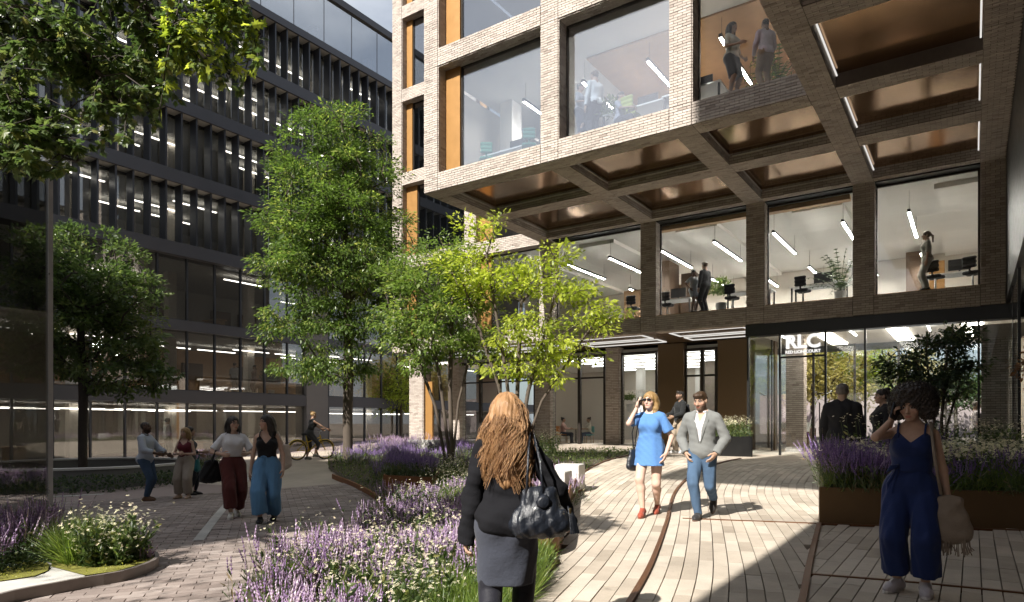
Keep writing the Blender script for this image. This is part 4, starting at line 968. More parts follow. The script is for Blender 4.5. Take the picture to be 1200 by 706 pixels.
# dark tree in the ring planter
b = at(97,19.6); bz = rzb+.35
L = [cl(70,300,19.4,1.2,.9),cl(115,300,19.6,1.2,.8),cl(60,350,19.4,1.3,1.0),cl(120,345,19.6,1.5,1.0),cl(155,350,19.6,.9,.7),cl(90,390,19.4,1.7,.9),cl(150,395,19.8,1.2,.8),cl(60,420,19.2,1.2,.7),cl(135,440,19.7,1.4,.6),cl(175,440,19.8,.7,.5),cl(30,340,19.2,.8,.7),cl(25,400,19.2,.8,.8)]
tree('maple_tree', 'dark broad tree growing in the round planter on the left', (b.x,b.y,bz), [[(b.x,b.y,bz-.1),(b.x,b.y,bz+1.2),(b.x+.03,b.y,bz+2.2),tuple(at(92,19.6,zat(330,19.6)))]], lobes(L,380,5), 'leaf_mid', 'darkbark', .13, 75, .42, .13, .2, .5)
# multi stemmed trees by the path
def stems(b, bz, tips, mid=.5):
    out = []
    for t in tips:
        t = Vector(t); m = Vector((b[0],b[1],bz)).lerp(t,.45); m += Vector((b[0]-t.x,b[1]-t.y,0))*.12; out.append([(b[0]+random.uniform(-.12,.12),b[1]+random.uniform(-.1,.1),bz-.1),tuple(m),tuple(t)])
    return out
b = at(604,17.5); bz = gzf(b.x,b.y)
D = 17.5
L = [cl(570,275,D,.75,.6),cl(600,330,D,1.1,.7),cl(640,330,D,.9,.7),cl(680,345,D-.3,.75,.45),cl(560,330,D+.3,1.1,.7),cl(620,390,D,1.2,.6),cl(690,380,D-.4,.8,.4),cl(660,410,D-.2,.9,.4),cl(715,365,D-.5,.45,.22),cl(600,430,D,.9,.35),cl(655,300,D,.6,.35),cl(530,320,D+.5,.9,.6),cl(640,440,D-.2,.5,.3)]
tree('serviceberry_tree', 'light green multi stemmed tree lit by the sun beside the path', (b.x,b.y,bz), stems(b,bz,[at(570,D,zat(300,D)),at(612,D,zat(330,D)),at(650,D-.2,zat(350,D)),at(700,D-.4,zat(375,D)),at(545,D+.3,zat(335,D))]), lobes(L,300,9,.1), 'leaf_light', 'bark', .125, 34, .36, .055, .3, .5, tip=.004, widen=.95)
D = 18.5; b = at(526,D); bz = gzf(b.x,b.y)
L = [cl(500,330,D,1.0,.8),cl(480,370,D,.9,.8),cl(535,370,D,1.2,.8),cl(500,400,D,1.2,.6),cl(560,400,D,.9,.5),cl(470,320,D+.4,.8,.7),cl(485,430,D,.6,.3),cl(525,300,D+.3,.8,.6)]
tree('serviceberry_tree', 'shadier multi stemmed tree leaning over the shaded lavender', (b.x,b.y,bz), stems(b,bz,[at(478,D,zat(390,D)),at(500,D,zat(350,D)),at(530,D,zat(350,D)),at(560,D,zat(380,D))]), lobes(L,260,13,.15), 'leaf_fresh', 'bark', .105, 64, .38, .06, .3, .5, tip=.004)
# shrub tree in the right planter
D = 12.6; b = at(1100,D); bz = zr
L = [cl(1075,420,D,.5,.3),cl(1105,405,D,.5,.3),cl(1125,430,D,.4,.4),cl(1060,440,D,.45,.3),cl(1095,450,D,.6,.3),cl(1040,425,D,.3,.2),cl(1130,395,D+.2,.3,.2)]
tree('maple_shrub', 'dark multi stemmed shrub tree rising from the long planter', (b.x,b.y,bz), stems(b,bz,[at(1060,D,zat(430,D)),at(1085,D,zat(415,D)),at(1110,D,zat(415,D)),at(1130,D,zat(430,D))]), lobes(L,150,15,.1), 'leaf_dark', 'bark', .085, 40, .2, .028, .3, .6, tip=.003)
D = 11.0; b = at(1235,D)
L = [cl(1215,430,D,.35,.35),cl(1240,410,D,.4,.4),cl(1225,460,D,.35,.3)]
tree('maple_shrub', 'reddish shrub at the right edge of the long planter', (b.x,b.y,zr), stems(b,zr,[at(1215,D,zat(440,D)),at(1240,D,zat(430,D))]), lobes(L,60,17,.1), 'autumn', 'bark', .07, 40, .16, .02, .3, .6, tip=.003)
# trees of the garden behind the lobby, in the sun
for i,(px,d,h,w,m_,lab) in enumerate(((880,56,10,3.6,'leaf_gold','yellow tree behind the lobby at the left glass'),(915,60,10.5,3.8,'leaf_gold','yellow tree behind the brick pillar of the lobby'),(952,56,10,3.8,'leaf_gold','yellow tree behind the lobby door'),(992,58,11,4.2,'leaf_light','yellow green tree behind the lobby beside the suited man'),(1040,62,10,4.2,'leaf_gold','yellow tree behind the dark shrub'),(1120,66,8,3.5,'leaf_mid','green tree far behind the lobby glass'))):
    b = at(px,d); bz = .3
    L = [(np.array((b.x,b.y,bz+h*.62)),np.array((w,w,h*.33))),(np.array((b.x-w*.5,b.y,bz+h*.5)),np.array((w*.7,w*.7,h*.25))),(np.array((b.x+w*.6,b.y,bz+h*.52)),np.array((w*.7,w*.7,h*.25)))]
    tree('garden_tree', lab, (b.x,b.y,bz), [[(b.x,b.y,bz-.1),(b.x,b.y,bz+h*.3),(b.x+.1,b.y,bz+h*.7)]], lobes(L,170,30+i,.1), m_, 'bark', .3, 45, .9, .16, .2, .6)
gw0,gw1 = at(820,72),at(1290,72); gwt = thing('garden_wall', 'pale pink rendered wall closing the garden seen through the lobby', 'wall', (gw0.x,gw0.y,.2))
part('wall', Geo().prism([(gw0.x,gw0.y),(gw1.x,gw1.y),(gw1.x-.2,gw1.y+.3),(gw0.x-.2,gw0.y+.3)], -.2, 5.2), mat('pink_render', (.42,.33,.32), .85, var=.12, nscale=.6), gwt)
q0,q1 = at(880,31.5),at(950,31.5); GPL = [q0,q1,q1+Vector((0,1.2,0)),q0+Vector((0,1.2,0))]
gpl, gpz = box_planter('garden_planter', 'orange steel planter seen through the lobby glass', GPL, .75, M['corten'])
lavender('lavender in the planter behind the lobby', [tuple(p[:2]) for p in GPL], 500, (.6,.9), gpz+.7, sp=1.4); flowers('white flowers in the planter behind the lobby', [tuple(p[:2]) for p in GPL], 60, (.7,1.0), gpz+.7, cluster=6, r=(.03,.05))
# bright trees at the far end of the side street, seen left of the brick corner
b = at(470,50); L = [cl(470,455,50,1.6,1.8),cl(455,470,50,1.2,1.0)]
tree('street_tree', 'sunlit light green tree at the end of the side passage', (b.x,b.y,.3), [[(b.x,b.y,.2),(b.x,b.y,2),(b.x,b.y,5)]], lobes(L,90,41,.1), 'leaf_light', 'bark', .22, 50, .6, .1, .2, .6)
# overhanging tree at the top left
def maple_leaf():
    V=[(0,0,0)];pts=[(.0,-.02),(.30,.02),(.18,.20),(.50,.38),(.30,.45),(.36,.66),(.16,.62),(0,1.0)]
    pts = pts+[(-x,y) for x,y in pts[-2:0:-1]]
    V = [(0,.05,.38)]+[(x,-.05*abs(x)*2,y) for x,y in pts]; n=len(pts); return V,[np.array([(0,1+i,1+(i+1)%n) for i in range(n)])]
ML_V,ML_F = maple_leaf()
ot = thing('overhanging_tree', 'branches with backlit lobed leaves hanging in from the top left corner', 'tree', tuple(at(-420,5.2))[:2]+(-.05,))
tb = at(-420,5.2); tp = [(tb.x,tb.y,-.1),(tb.x,tb.y,2.0),(tb.x+.1,tb.y,4.2),(tb.x+.2,tb.y+.1,6)]
g = Geo(); g.smooth = True; g.tube(tp,[.2,.17,.15,.12],10)
limbs = []
for pts in (((-300,40,5.2),(-60,-40,5.0),(40,25,4.9),(100,70,5.0),(150,130,5.1)),((-300,-60,5.2),(0,-90,5.2),(120,-40,5.1),(190,30,5.1),(215,40,5.0)),((-250,-120,5.4),(60,-130,5.3),(200,-70,5.2),(260,-10,5.2),(305,40,5.2)),((-300,120,5.0),(-80,60,4.9),(0,110,4.8),(60,150,4.9),(90,190,4.9)),((-300,160,4.8),(-100,120,4.8),(-20,170,4.7),(30,190,4.7)),((-200,0,5.3),(-40,-10,5.3),(60,40,5.4),(130,60,5.4),(170,70,5.4))):
    P = [at(px,d,zat(py,d)) for px,py,d in pts]; P = [Vector(tp[2])]+P; P2 = []
    for i in range(len(P)-1):
        for k in range(5): P2.append(P[i].lerp(P[i+1],k/5)+Vector(tuple(RNG.normal(0,.02,3))))
    P2.append(P[-1]); limbs.append(P2); g.tube(P2,[.06*(1-i/len(P2))**.9+.006 for i in range(len(P2))],6)
TW=[];rr_=random.Random(4)
for P2 in limbs:
    for i in range(8,len(P2)):
        for _ in range(4):
            a = P2[i]; v = Vector((rr_.gauss(0,1),rr_.gauss(0,.8),rr_.gauss(-.25,.6))).normalized()*rr_.uniform(.2,.62); b_ = a+v*.5+Vector((0,0,.04)); c_ = a+v+Vector((0,0,-.05))
            X_,Y_ = topix(c_)
            lim = 205-max(0,X_-60)*.45 if X_ < 200 else 150-(X_-200)*.35
            if X_ > 322 or Y_ > lim: continue
            g.tube([a,b_,c_],[.007,.005,.003],4,False); TW.append((a,b_,c_))
part('trunk', g, M['darkbark'], ot)
LT_=[];LD=[];LS=[]
for a,b_,c_ in TW:
    for k in range(40):
        t = rr_.random()**.7; p = a.lerp(c_,t); v = (c_-a).normalized(); dd = v*.6+Vector((rr_.gauss(0,.8),rr_.gauss(0,.8),rr_.gauss(-.5,.5))); LT_.append(p+dd.normalized()*.03); LD.append(dd); LS.append(rr_.uniform(.035,.078))
LT_=np.array([tuple(p) for p in LT_]);LD=np.array([tuple(p) for p in LD]);LS=np.array(LS)
B = rot_basis(LD,RNG.random(len(LS))*6.28); up = np.array([0,-.2,1.])+RNG.normal(0,.5,(len(LS),3)); z=B[:,:,2]; y=up-z*(up*z).sum(1)[:,None]; y/=np.linalg.norm(y,axis=1)[:,None]; B=np.stack([np.cross(y,z),y,z],2)
d_ = -SN*LT_[:,0]+CS*LT_[:,1]; px_ = 600+FPX*(CS*LT_[:,0]+SN*LT_[:,1])/np.maximum(d_,.3); py_ = HOR-FPX*(LT_[:,2]-EYE)/np.maximum(d_,.3)
vis = (px_ > 0)&(px_ < 330)&(py_ > 0)&(py_ < 230); big = np.argsort(np.where(vis,-LS/d_*(1+.6*(px_ > 180)),1))[:300]; rest = np.setdiff1d(np.arange(len(LS)),big)
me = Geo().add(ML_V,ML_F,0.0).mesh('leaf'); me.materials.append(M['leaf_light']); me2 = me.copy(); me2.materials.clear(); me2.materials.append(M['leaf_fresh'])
for i in big:
    o = bpy.data.objects.new('leaf', me if px_[i] > 150+60*math.sin(i) else me2); o.matrix_world = Matrix.Translation(LT_[i])@Matrix([list(r) for r in B[i]]).to_4x4()@Matrix.Diagonal((LS[i]*1.15,LS[i]*1.15,LS[i]*1.25,1)); _link(o,None,ot,True)  # brighter leaf colour towards the right paints in the sunlit tips
h = len(rest)//3
stuff(part('leaf', Geo().inst(ML_V,ML_F,scale3(B[rest],LS[rest],LS[rest]*1.1),LT_[rest]), M['leaf_mid'], ot))

# the rest of that tree's crown, above and behind the viewpoint: its leaves dapple the paving on the left
r9 = np.random.default_rng(77); cc_ = np.column_stack([r9.uniform(-10.5,-4.8,34), r9.uniform(-6.5,-.6,34), r9.uniform(5.0,7.6,34)]); k9 = np.repeat(np.arange(34),55)
T9 = cc_[k9]+r9.normal(0,.24,(len(k9),3))*np.array((1.5,.8,.6)); d9 = r9.normal(0,1,(len(k9),3))
stuff(part('crown', Geo().inst(ML_V,ML_F,scale3(rot_basis(d9,r9.random(len(k9))*6.28), r9.uniform(.07,.13,len(k9)), r9.uniform(.07,.13,len(k9))),T9), M['leaf_mid'], ot))
# ------------------------------------------------------------------ figures: smooth blended volumes meshed as one surface
def surfnet(F, lo, h):
    S = F < 0; nx,ny,nz = F.shape; acc = np.zeros((nx-1,ny-1,nz-1,3),np.float32); cnt = np.zeros((nx-1,ny-1,nz-1),np.float32); quads = []
    for ax in range(3):
        a = [slice(None)]*3; b = [slice(None)]*3; a[ax] = slice(0,-1); b[ax] = slice(1,None)
        fa,fb = F[tuple(a)],F[tuple(b)]; cr = S[tuple(a)] != S[tuple(b)]; I = np.argwhere(cr)
        if not len(I): continue
        va,vb = fa[cr],fb[cr]; t = va/(va-vb); P = I.astype(np.float32); P[:,ax] += t
        o1,o2 = [q for q in range(3) if q != ax]
        for d1 in (0,-1):
            for d2 in (0,-1):
                J = I.copy(); J[:,o1] += d1; J[:,o2] += d2
                ok = (J >= 0).all(1)&(J[:,0] < nx-1)&(J[:,1] < ny-1)&(J[:,2] < nz-1); Jo = J[ok]
                np.add.at(acc,(Jo[:,0],Jo[:,1],Jo[:,2]),P[ok]); np.add.at(cnt,(Jo[:,0],Jo[:,1],Jo[:,2]),1)
        ok = (I[:,o1] > 0)&(I[:,o2] > 0)&(I[:,o1] < F.shape[o1]-1)&(I[:,o2] < F.shape[o2]-1); Q = I[ok]; c = []
        for d1,d2 in ((-1,-1),(0,-1),(0,0),(-1,0)):
            J = Q.copy(); J[:,o1] += d1; J[:,o2] += d2; c.append(J)
        q = np.stack(c,1); flip = (va[ok] < 0) != (ax == 1)
        q[~flip] = q[~flip][:,::-1]; quads.append(q)
    m = cnt > 0; idx = np.full(m.shape,-1); idx[m] = np.arange(m.sum()); V = acc[m]/cnt[m][:,None]*h+np.array(lo,np.float32)
    q = np.concatenate(quads).reshape(-1,3); f = idx[q[:,0],q[:,1],q[:,2]].reshape(-1,4); f = f[(f >= 0).all(1)]
    if len(f) and np.einsum('ij,ij->i', V[f[:,0]]-V.mean(0), np.cross(V[f[:,1]]-V[f[:,0]], V[f[:,2]]-V[f[:,0]])).sum() < 0: f = f[:,::-1]
    return V.astype(np.float32), f
class Vol:
    def __init__(s): s.p = []; s.cut = []; s.disp = None; s.capf = None
    def rc(s,a,b,ra,rb=None,k=.02,q=1.0,up=None): s.p.append(('rc',np.array(a,float),np.array(b,float),ra,rb if rb is not None else ra,k,q,up)); return s
    def cc(s,a,b,ra,rb,k=.015,q=1.0): s.p.append(('cc',np.array(a,float),np.array(b,float),ra,rb,k,q,None)); return s
    def el(s,c,r,k=.02,R=None,sub=False): s.p.append(('el',np.array(c,float),np.array(r,float),R,sub,k)); return s
    def bounds(s):
        L=[];H=[]
        for p in s.p:
            if p[0]=='el':
                if p[4]: continue
                m=p[2].max() if p[3] is not None else p[2]; L.append(p[1]-m); H.append(p[1]+m)
            else: r=max(p[3],p[4])*max(1,p[6]); L.append(np.minimum(p[1],p[2])-r); H.append(np.maximum(p[1],p[2])+r)
        return np.min(L,0),np.max(H,0)
    def mesh(s,h,lo=None,hi=None):
        b=s.bounds(); lo=b[0]-2.5*h-.02 if lo is None else np.array(lo); hi=b[1]+2.5*h+.02 if hi is None else np.array(hi)
        n=np.ceil((hi-lo)/h).astype(int)+1; F=np.full(n,.3,np.float32); ax=[lo[i]+h*np.arange(n[i]) for i in range(3)]
        for p in s.p:
            if p[0]=='el': r=p[2].max(); pl,ph=p[1]-r,p[1]+r
            else: r=max(p[3],p[4])*max(1,p[6]); pl,ph=np.minimum(p[1],p[2])-r,np.maximum(p[1],p[2])+r
            k=p[5]; mg=k*1.5+2.5*h; i0=np.maximum(0,np.floor((pl-mg-lo)/h).astype(int)); i1=np.minimum(n,np.ceil((ph+mg-lo)/h).astype(int)+1)
            if (i1<=i0).any(): continue
            sl=tuple(slice(a,b) for a,b in zip(i0,i1)); X=ax[0][sl[0]][:,None,None].astype(np.float32); Y=ax[1][sl[1]][None,:,None].astype(np.float32); Z=ax[2][sl[2]][None,None,:].astype(np.float32)
            if p[0]=='el':
                c,rr,R=p[1],p[2],p[3]; x,y,z=X-c[0],Y-c[1],Z-c[2]
                if R is not None: x,y,z=(R[0][0]*x+R[1][0]*y+R[2][0]*z),(R[0][1]*x+R[1][1]*y+R[2][1]*z),(R[0][2]*x+R[1][2]*y+R[2][2]*z)
                k0=np.sqrt((x/rr[0])**2+(y/rr[1])**2+(z/rr[2])**2); k1=np.sqrt((x/rr[0]**2)**2+(y/rr[1]**2)**2+(z/rr[2]**2)**2)+1e-6; D=k0*(k0-1)/k1
                if p[4]:
                    f=F[sl]; hh=np.clip(.5-.5*(f+D)/max(k,1e-4),0,1); F[sl]=f*(1-hh)-D*hh+k*hh*(1-hh); continue
            else:
                a,b,ra,rb,q=p[1],p[2],p[3],p[4],p[6]; ba=b-a; L2=ba@ba+1e-9; x,y,z=X-a[0],Y-a[1],Z-a[2]; t=(x*ba[0]+y*ba[1]+z*ba[2])/L2; tc=np.clip(t,0,1)
                dx,dy,dz=x-ba[0]*tc,y-ba[1]*tc,z-ba[2]*tc
                D=np.sqrt(dx*dx+(dy/q)**2+dz*dz)-(ra+(rb-ra)*tc)
                if q<1: D=D*.8
                if p[0]=='cc':
                    L=math.sqrt(L2); D=np.maximum(D,np.maximum(-t,t-1)*L)
            f=F[sl]
            if k>1e-4: hh=np.clip(.5+.5*(f-D)/k,0,1); F[sl]=f*(1-hh)+D*hh-k*hh*(1-hh)
            else: F[sl]=np.minimum(f,D)
        X,Y,Z=ax[0][:,None,None],ax[1][None,:,None],ax[2][None,None,:]
        if s.disp is not None: F=F+s.disp(X,Y,Z).astype(np.float32)
        for c,nv in s.cut: F=np.maximum(F,((X-c[0])*nv[0]+(Y-c[1])*nv[1]+(Z-c[2])*nv[2]).astype(np.float32))
        if s.capf is not None: F=np.maximum(F,s.capf(X,Y,Z).astype(np.float32))
        F[0]=F[-1]=.3;F[:,0]=F[:,-1]=.3;F[:,:,0]=F[:,:,-1]=.3
        return surfnet(F,lo,h)
def folds(amp,f=1.0,seed=0,vert=0.0):
    r=np.random.default_rng(seed); w=r.normal(0,1,(4,3))*18*f; ph=r.random(4)*6.28; w[:,2]*=(.35 if vert else 1)
    return lambda X,Y,Z: amp*(np.sin(X*w[0,0]+Y*w[0,1]+Z*w[0,2]+ph[0])*np.sin(X*w[1,0]+Y*w[1,1]+Z*w[1,2]+ph[1])+.6*np.sin(X*w[2,0]*1.8+Y*w[2,1]*1.8+Z*w[2,2]*1.8+ph[2])*np.sin(X*w[3,0]*1.6+Y*w[3,1]*1.6+Z*w[3,2]*1.6+ph[3]))
_cm={}
def cloth(col,rough=.85,bump=.25,bs=220,sheen=.1,var=.18,ns=7):
    key=(tuple(col),rough,bump,bs)
    if key not in _cm: _cm[key]=mat('fabric',col,rough,0,var,ns,.55,24,sheen=sheen,spec=.25)
    return _cm[key]
def skinmat():
    m=mat('skin',(.5,.3,.2),.6,0,.14,26,.25,120,vcol=True,spec=.25)
    b=[n for n in m.node_tree.nodes if n.type=='BSDF_PRINCIPLED'][0]; b.inputs['Subsurface Weight'].default_value=.08; b.inputs['Subsurface Radius'].default_value=(.01,.004,.002); b.inputs['Subsurface Scale'].default_value=.5
    return m
M['skin']=skinmat()
def hairmat(name,col,col2=None):
    return mat(name,col,.42,0,.4,26,.5,160,cols=[(0,col),(1,col2 or [c*1.8 for c in col])],spec=.4,stretch=(1,1,.12))
def unit(v): v=np.array(v,float); return v/(np.linalg.norm(v)+1e-9)
def ik(a,t,l1,l2,pole):
    a=np.array(a,float);t=np.array(t,float);d=t-a;L=np.linalg.norm(d);L2=min(L,(l1+l2)*.999);dd=d/L;t=a+dd*L2
    x=(l1*l1-l2*l2+L2*L2)/(2*L2);hh=math.sqrt(max(0,l1*l1-x*x));p=np.array(pole,float);p=p-dd*(p@dd);return a+dd*x+unit(p)*hh,t
def rotz(a): c,s=math.cos(a),math.sin(a); return np.array(((c,-s,0),(s,c,0),(0,0,1)))
def rotx(a): c,s=math.cos(a),math.sin(a); return np.array(((1,0,0),(0,c,-s),(0,s,c)))
def roty(a): c,s=math.cos(a),math.sin(a); return np.array(((c,0,s),(0,1,0),(-s,0,c)))
class Person:
    """local frame: faces +Y, right hand at +X; all pose values in body heights"""
    def __init__(s,label,H=1.7,sex='f',skin=(.52,.32,.22),lean=0.0,twist=0.0,side=0.0,hip=(0,0,.52),ankle_r=(.055,0,.045),ankle_l=(-.055,0,.045),foot_r=0.0,foot_l=0.0,toe_r=0.0,toe_l=0.0,
                 hand_r=(.15,.03,.45),hand_l=(-.15,.03,.45),pole_r=(.5,-1,-.2),pole_l=(-.5,-1,-.2),head_yaw=0.0,head_pitch=0.0,h=.014,group=None,knee=(0,1,0),curl=.5,build=1.0,fing_r=None,fing_l=None,seed=0,shoes=True,heel=0.0):
        s.__dict__.update(locals()); s.H=H
        m=sex=='m'; s.m=m; sw=.108 if m else .091; hw=.05 if m else .054
        s.hipc=np.array(hip,float); T=rotz(twist)@rotx(-lean)@roty(side); s.T=T
        up=lambda x,y,z: s.hipc+T@np.array((x,y,z-.52))
        s.up=up; s.hr=s.hipc+np.array((hw,0,-.015)); s.hl=s.hipc+np.array((-hw,0,-.015))
        s.sr=up(sw,-.008,.786); s.sl=up(-sw,-.008,.786); s.neck=up(0,-.008,.835)
        RH=rotz(twist+head_yaw)@rotx(-lean*.4+head_pitch); s.RH=RH; s.headc=up(0,-.004,.862)+RH@np.array((0,.014,.066))
        tl=.245
        s.ar=np.array(ankle_r,float); s.al=np.array(ankle_l,float)
        s.kr,s.ar=ik(s.hr,s.ar,tl,tl-.005,np.array(knee)+np.array((.12,0,0))); s.kl,s.al=ik(s.hl,s.al,tl,tl-.005,np.array(knee)+np.array((-.12,0,0)))
        s.er,s.wr=ik(s.sr,hand_r,.172,.148,pole_r); s.el_,s.wl=ik(s.sl,hand_l,.172,.148,pole_l)
        s.parts=[]
    def S(s,v): return np.array(v)*s.H
    def body_vol(s):
        H=s.H; v=Vol(); b=s.build; m=s.m; u=s.up
        def E(c,r,k=.03,T=True): v.el(np.array(c)*H,np.array(r)*H*np.array((b,b,1)),k*H,s.T if T else None)
        E(u(0,-.004,.535),(.088 if m else .093,.062,.066)); E(u(0,.004,.625),(.08 if m else .070,.056 if m else .05,.075)); E(u(0,.004,.725),(.094 if m else .084,.064 if m else .058,.085))
        v.rc(np.array(u(-.06,-.006,.785))*H,np.array(u(.06,-.006,.785))*H,.032*H,k=.03*H)
        for q in (-1,1): v.rc(u(q*.02,-.016,.835)*H,u(q*(.095 if m else .08),-.010,.797)*H,.024*H,.020*H,.02*H)
        if not m:
            for q in (-1,1): E(u(q*.042,.05,.725),(.036,.03,.036),.025)
        for q in (-1,1): E(u(q*.045,-.04,.525),(.045,.04,.05),.03)
        v.rc(np.array(u(0,-.012,.81))*H,np.array(s.headc+s.RH@np.array((0,-.018,-.03)))*H,.036*H if m else .029*H,.032*H if m else .027*H,.02*H)
        th=.052 if m else .054
        for hp,kn,an in ((s.hr,s.kr,s.ar),(s.hl,s.kl,s.al)):
            v.rc(hp*H,kn*H,th*H*b,.034*H,.03*H); mid=kn+(an-kn)*.3; back=unit(np.cross(np.cross(kn-hp,an-kn+1e-4),an-kn))
            v.rc(kn*H,(mid+np.array((0,-.008,0)))*H,.032*H,.034*H,.02*H); v.rc((mid+np.array((0,-.008,0)))*H,an*H,.034*H,.019*H,.015*H)
        for sh,eb,wr in ((s.sr,s.er,s.wr),(s.sl,s.el_,s.wl)):
            v.rc(sh*H,eb*H,(.030 if m else .0235)*H,(.024 if m else .019)*H,.016*H); v.rc(eb*H,wr*H,(.025 if m else .0205)*H,(.017 if m else .014)*H,.012*H)
        return v
    def foot_dir(s,q): a=s.foot_r if q>0 else s.foot_l; t=s.toe_r if q>0 else s.toe_l; return np.array((math.sin(a)*math.cos(t),math.cos(a)*math.cos(t),math.sin(t)))
    def foot_vol(s,v,gr=1.0,k=.012,only=0):
        H=s.H
        for q,an in ((1,s.ar),(-1,s.al)):
            if only and q!=only: continue
            d=s.foot_dir(q); dn=np.array((-d[0]*d[2],-d[1]*d[2],1-d[2]**2)); dn=-unit(dn)
            he=an+dn*.024-d*.022; ba=an+dn*.030+d*.072; to=an+dn*.031+d*.098
            v.rc(an*H,he*H,.019*H*gr,.021*H*gr,k*H); v.rc(he*H,ba*H,.020*H*gr,.022*H*gr,k*H); v.rc(ba*H,to*H,.022*H*gr,.015*H*gr,k*H); v.rc(an*H,ba*H,.018*H*gr,.019*H*gr,k*H)
    def hand_geo(s,q,h):
        H=s.H; wr=s.wr if q>0 else s.wl; eb=s.er if q>0 else s.el_; fd=s.fing_r if q>0 else s.fing_l
        d=unit(wr-eb) if fd is None else unit(fd[0]); pn=np.array((-q,0,0.)) if fd is None else np.array(fd[1],float); pn=unit(pn-d*(pn@d)); sd=np.cross(d,pn)*q   # sd points to the thumb side
        f=Vol(); sc=H*(1.0 if s.m else .94); P=lambda a,b,c: wr*H+(d*a+sd*b+pn*c)*sc
        R=np.stack([sd,pn,d],1); f.el(P(.030,0,0),np.array((.025,.0125,.032))*sc,.006*sc,R); f.rc(wr*H-d*.03*sc,P(.012,0,0),.0145*sc,.015*sc,.012*sc)
        cu=s.curl
        for i,(b0,l) in enumerate(((.0165,.042),(.0055,.047),(-.0055,.043),(-.0155,.034))):
            p=P(.054-(abs(i-1)*.003),b0,0); a=.25*cu+.06*i*cu; dirn=d; r=.0058*sc
            for j,fr in enumerate((.45,.32,.26)):
                a+=(.15,.75,.5)[j]*cu; dn=unit(d*math.cos(a)+pn*math.sin(a)+sd*b0*2.5); n=p+dn*l*fr*sc; f.rc(p,n,r,r*.92,.002*sc); p=n; r*=.92
        p=P(.014,.018,.004); n=P(.036,.034,.010+.006*cu); f.rc(p,n,.0088*sc,.0068*sc,.008*sc); n2=P(.055,.036-.008*cu,.018+.012*cu); f.rc(n,n2,.0068*sc,.0056*sc,.003*sc)
        return f.mesh(h)
    def head_vol(s):
        H=s.H; v=Vol(); c=s.headc; R=s.RH; P=lambda x,y,z: (c+R@np.array((x,y,z)))*H
        w=1.06 if s.m else 1.0
        v.el(P(0,-.012,.012),np.array((.0445*w,.054,.050))*H,.0,R); v.el(P(0,.012,-.022),np.array((.036*w,.036,.048))*H,.018*H,R)
        v.el(P(0,.034,-.058),np.array((.017*w,.014,.012))*H,.018*H,R)
        for q in (-1,1):
            v.el(P(q*.026,.028,-.018),np.array((.015,.013,.012))*H,.012*H,R); v.el(P(q*.0195,.0475,.003),np.array((.0105,.008,.0065))*H,.006*H,R,True); v.el(P(q*.0185,.0395,.002),np.array((.0078,.0072,.0068))*H,.001*H,R)
            v.el(P(q*.046*w,-.006,-.008),np.array((.0055,.012,.018))*H,.005*H,R); v.rc(P(q*.008,.047,.014),P(q*.03,.040,.014),.0045*H,k=.008*H)
        v.rc(P(0,.046,.004),P(0,.059,-.020),.0042*H,.0072*H,.006*H); v.el(P(0,.050,-.0225),np.array((.0115,.006,.005))*H,.004*H,R)
        v.rc(P(-.011,.0445,-.0395),P(.011,.0445,-.0395),.0045*H,k=.005*H); v.rc(P(-.009,.0435,-.0455),P(.009,.0435,-.0455),.0048*H,k=.004*H)
        v.rc(P(0,-.012,-.04),(s.neck)*H,(.033 if s.m else .027)*H,(.036 if s.m else .029)*H,.012*H)
        return v
    def build_body(s,bare_feet=False):
        H=s.H; g=Geo(); g.smooth=True; sk=np.array(s.skin)
        def add(V,F,head=False):
            col=np.ones((len(V),4),np.float32); col[:,:3]=sk
            if head:
                L=(V/H-s.headc)@s.RH; x,y,z=np.abs(L[:,0]),L[:,1],L[:,2]
                eye=(((x-.0185)/.0085)**2+((z-.002)/.0045)**2<1)&(y>.03); col[eye,:3]=(.55,.52,.5); ir=(((x-.0185)/.0042)**2+((z-.002)/.0045)**2<1)&(y>.03); col[ir,:3]=(.02,.013,.01)
                lid=(np.abs(z-.0075)<.0022)&(np.abs(x-.019)<.0105)&(y>.03); col[lid,:3]=sk*.3
                br=(np.abs(z-.0165-.1*(x-.02))<.003)&(x>.007)&(x<.031)&(y>.03); col[br,:3]=np.array(getattr(s,'brow',(.05,.03,.02)))
                lip=(((x)/.0145)**2+((z+.0425)/.0065)**2<1)&(y>.035); col[lip,:3]=sk*np.array((.85,.5,.5))
                ck=np.exp(-(((x-.027)/.014)**2+((z+.02)/.014)**2))*(y>.01); col[:,:3]*=(1-ck[:,None]*np.array((0,.14,.12)))
                if getattr(s,'beard',None) is not None:
                    bd=(z<-.026)&(z>-.085)&(y>-.02)&~lip&~((np.abs(z+.033)<.004)&(x>.018)); col[bd,:3]=col[bd,:3]*.3+np.array(s.beard)*.7
            if getattr(s,'tights',None) is not None and not head: col[(V[:,2]<.5*H)&(np.abs(V[:,0])<.125*H),:3]=np.array(s.tights)
            g.add(V,F,0.5,col)
        v=s.body_vol()
        if bare_feet: s.foot_vol(v)
        add(*v.mesh(s.h)); add(*s.head_vol().mesh(min(s.h*.5,.009)),head=True)
        for q in (1,-1): add(*s.hand_geo(q,min(.0055,s.h*.45)))
        return g
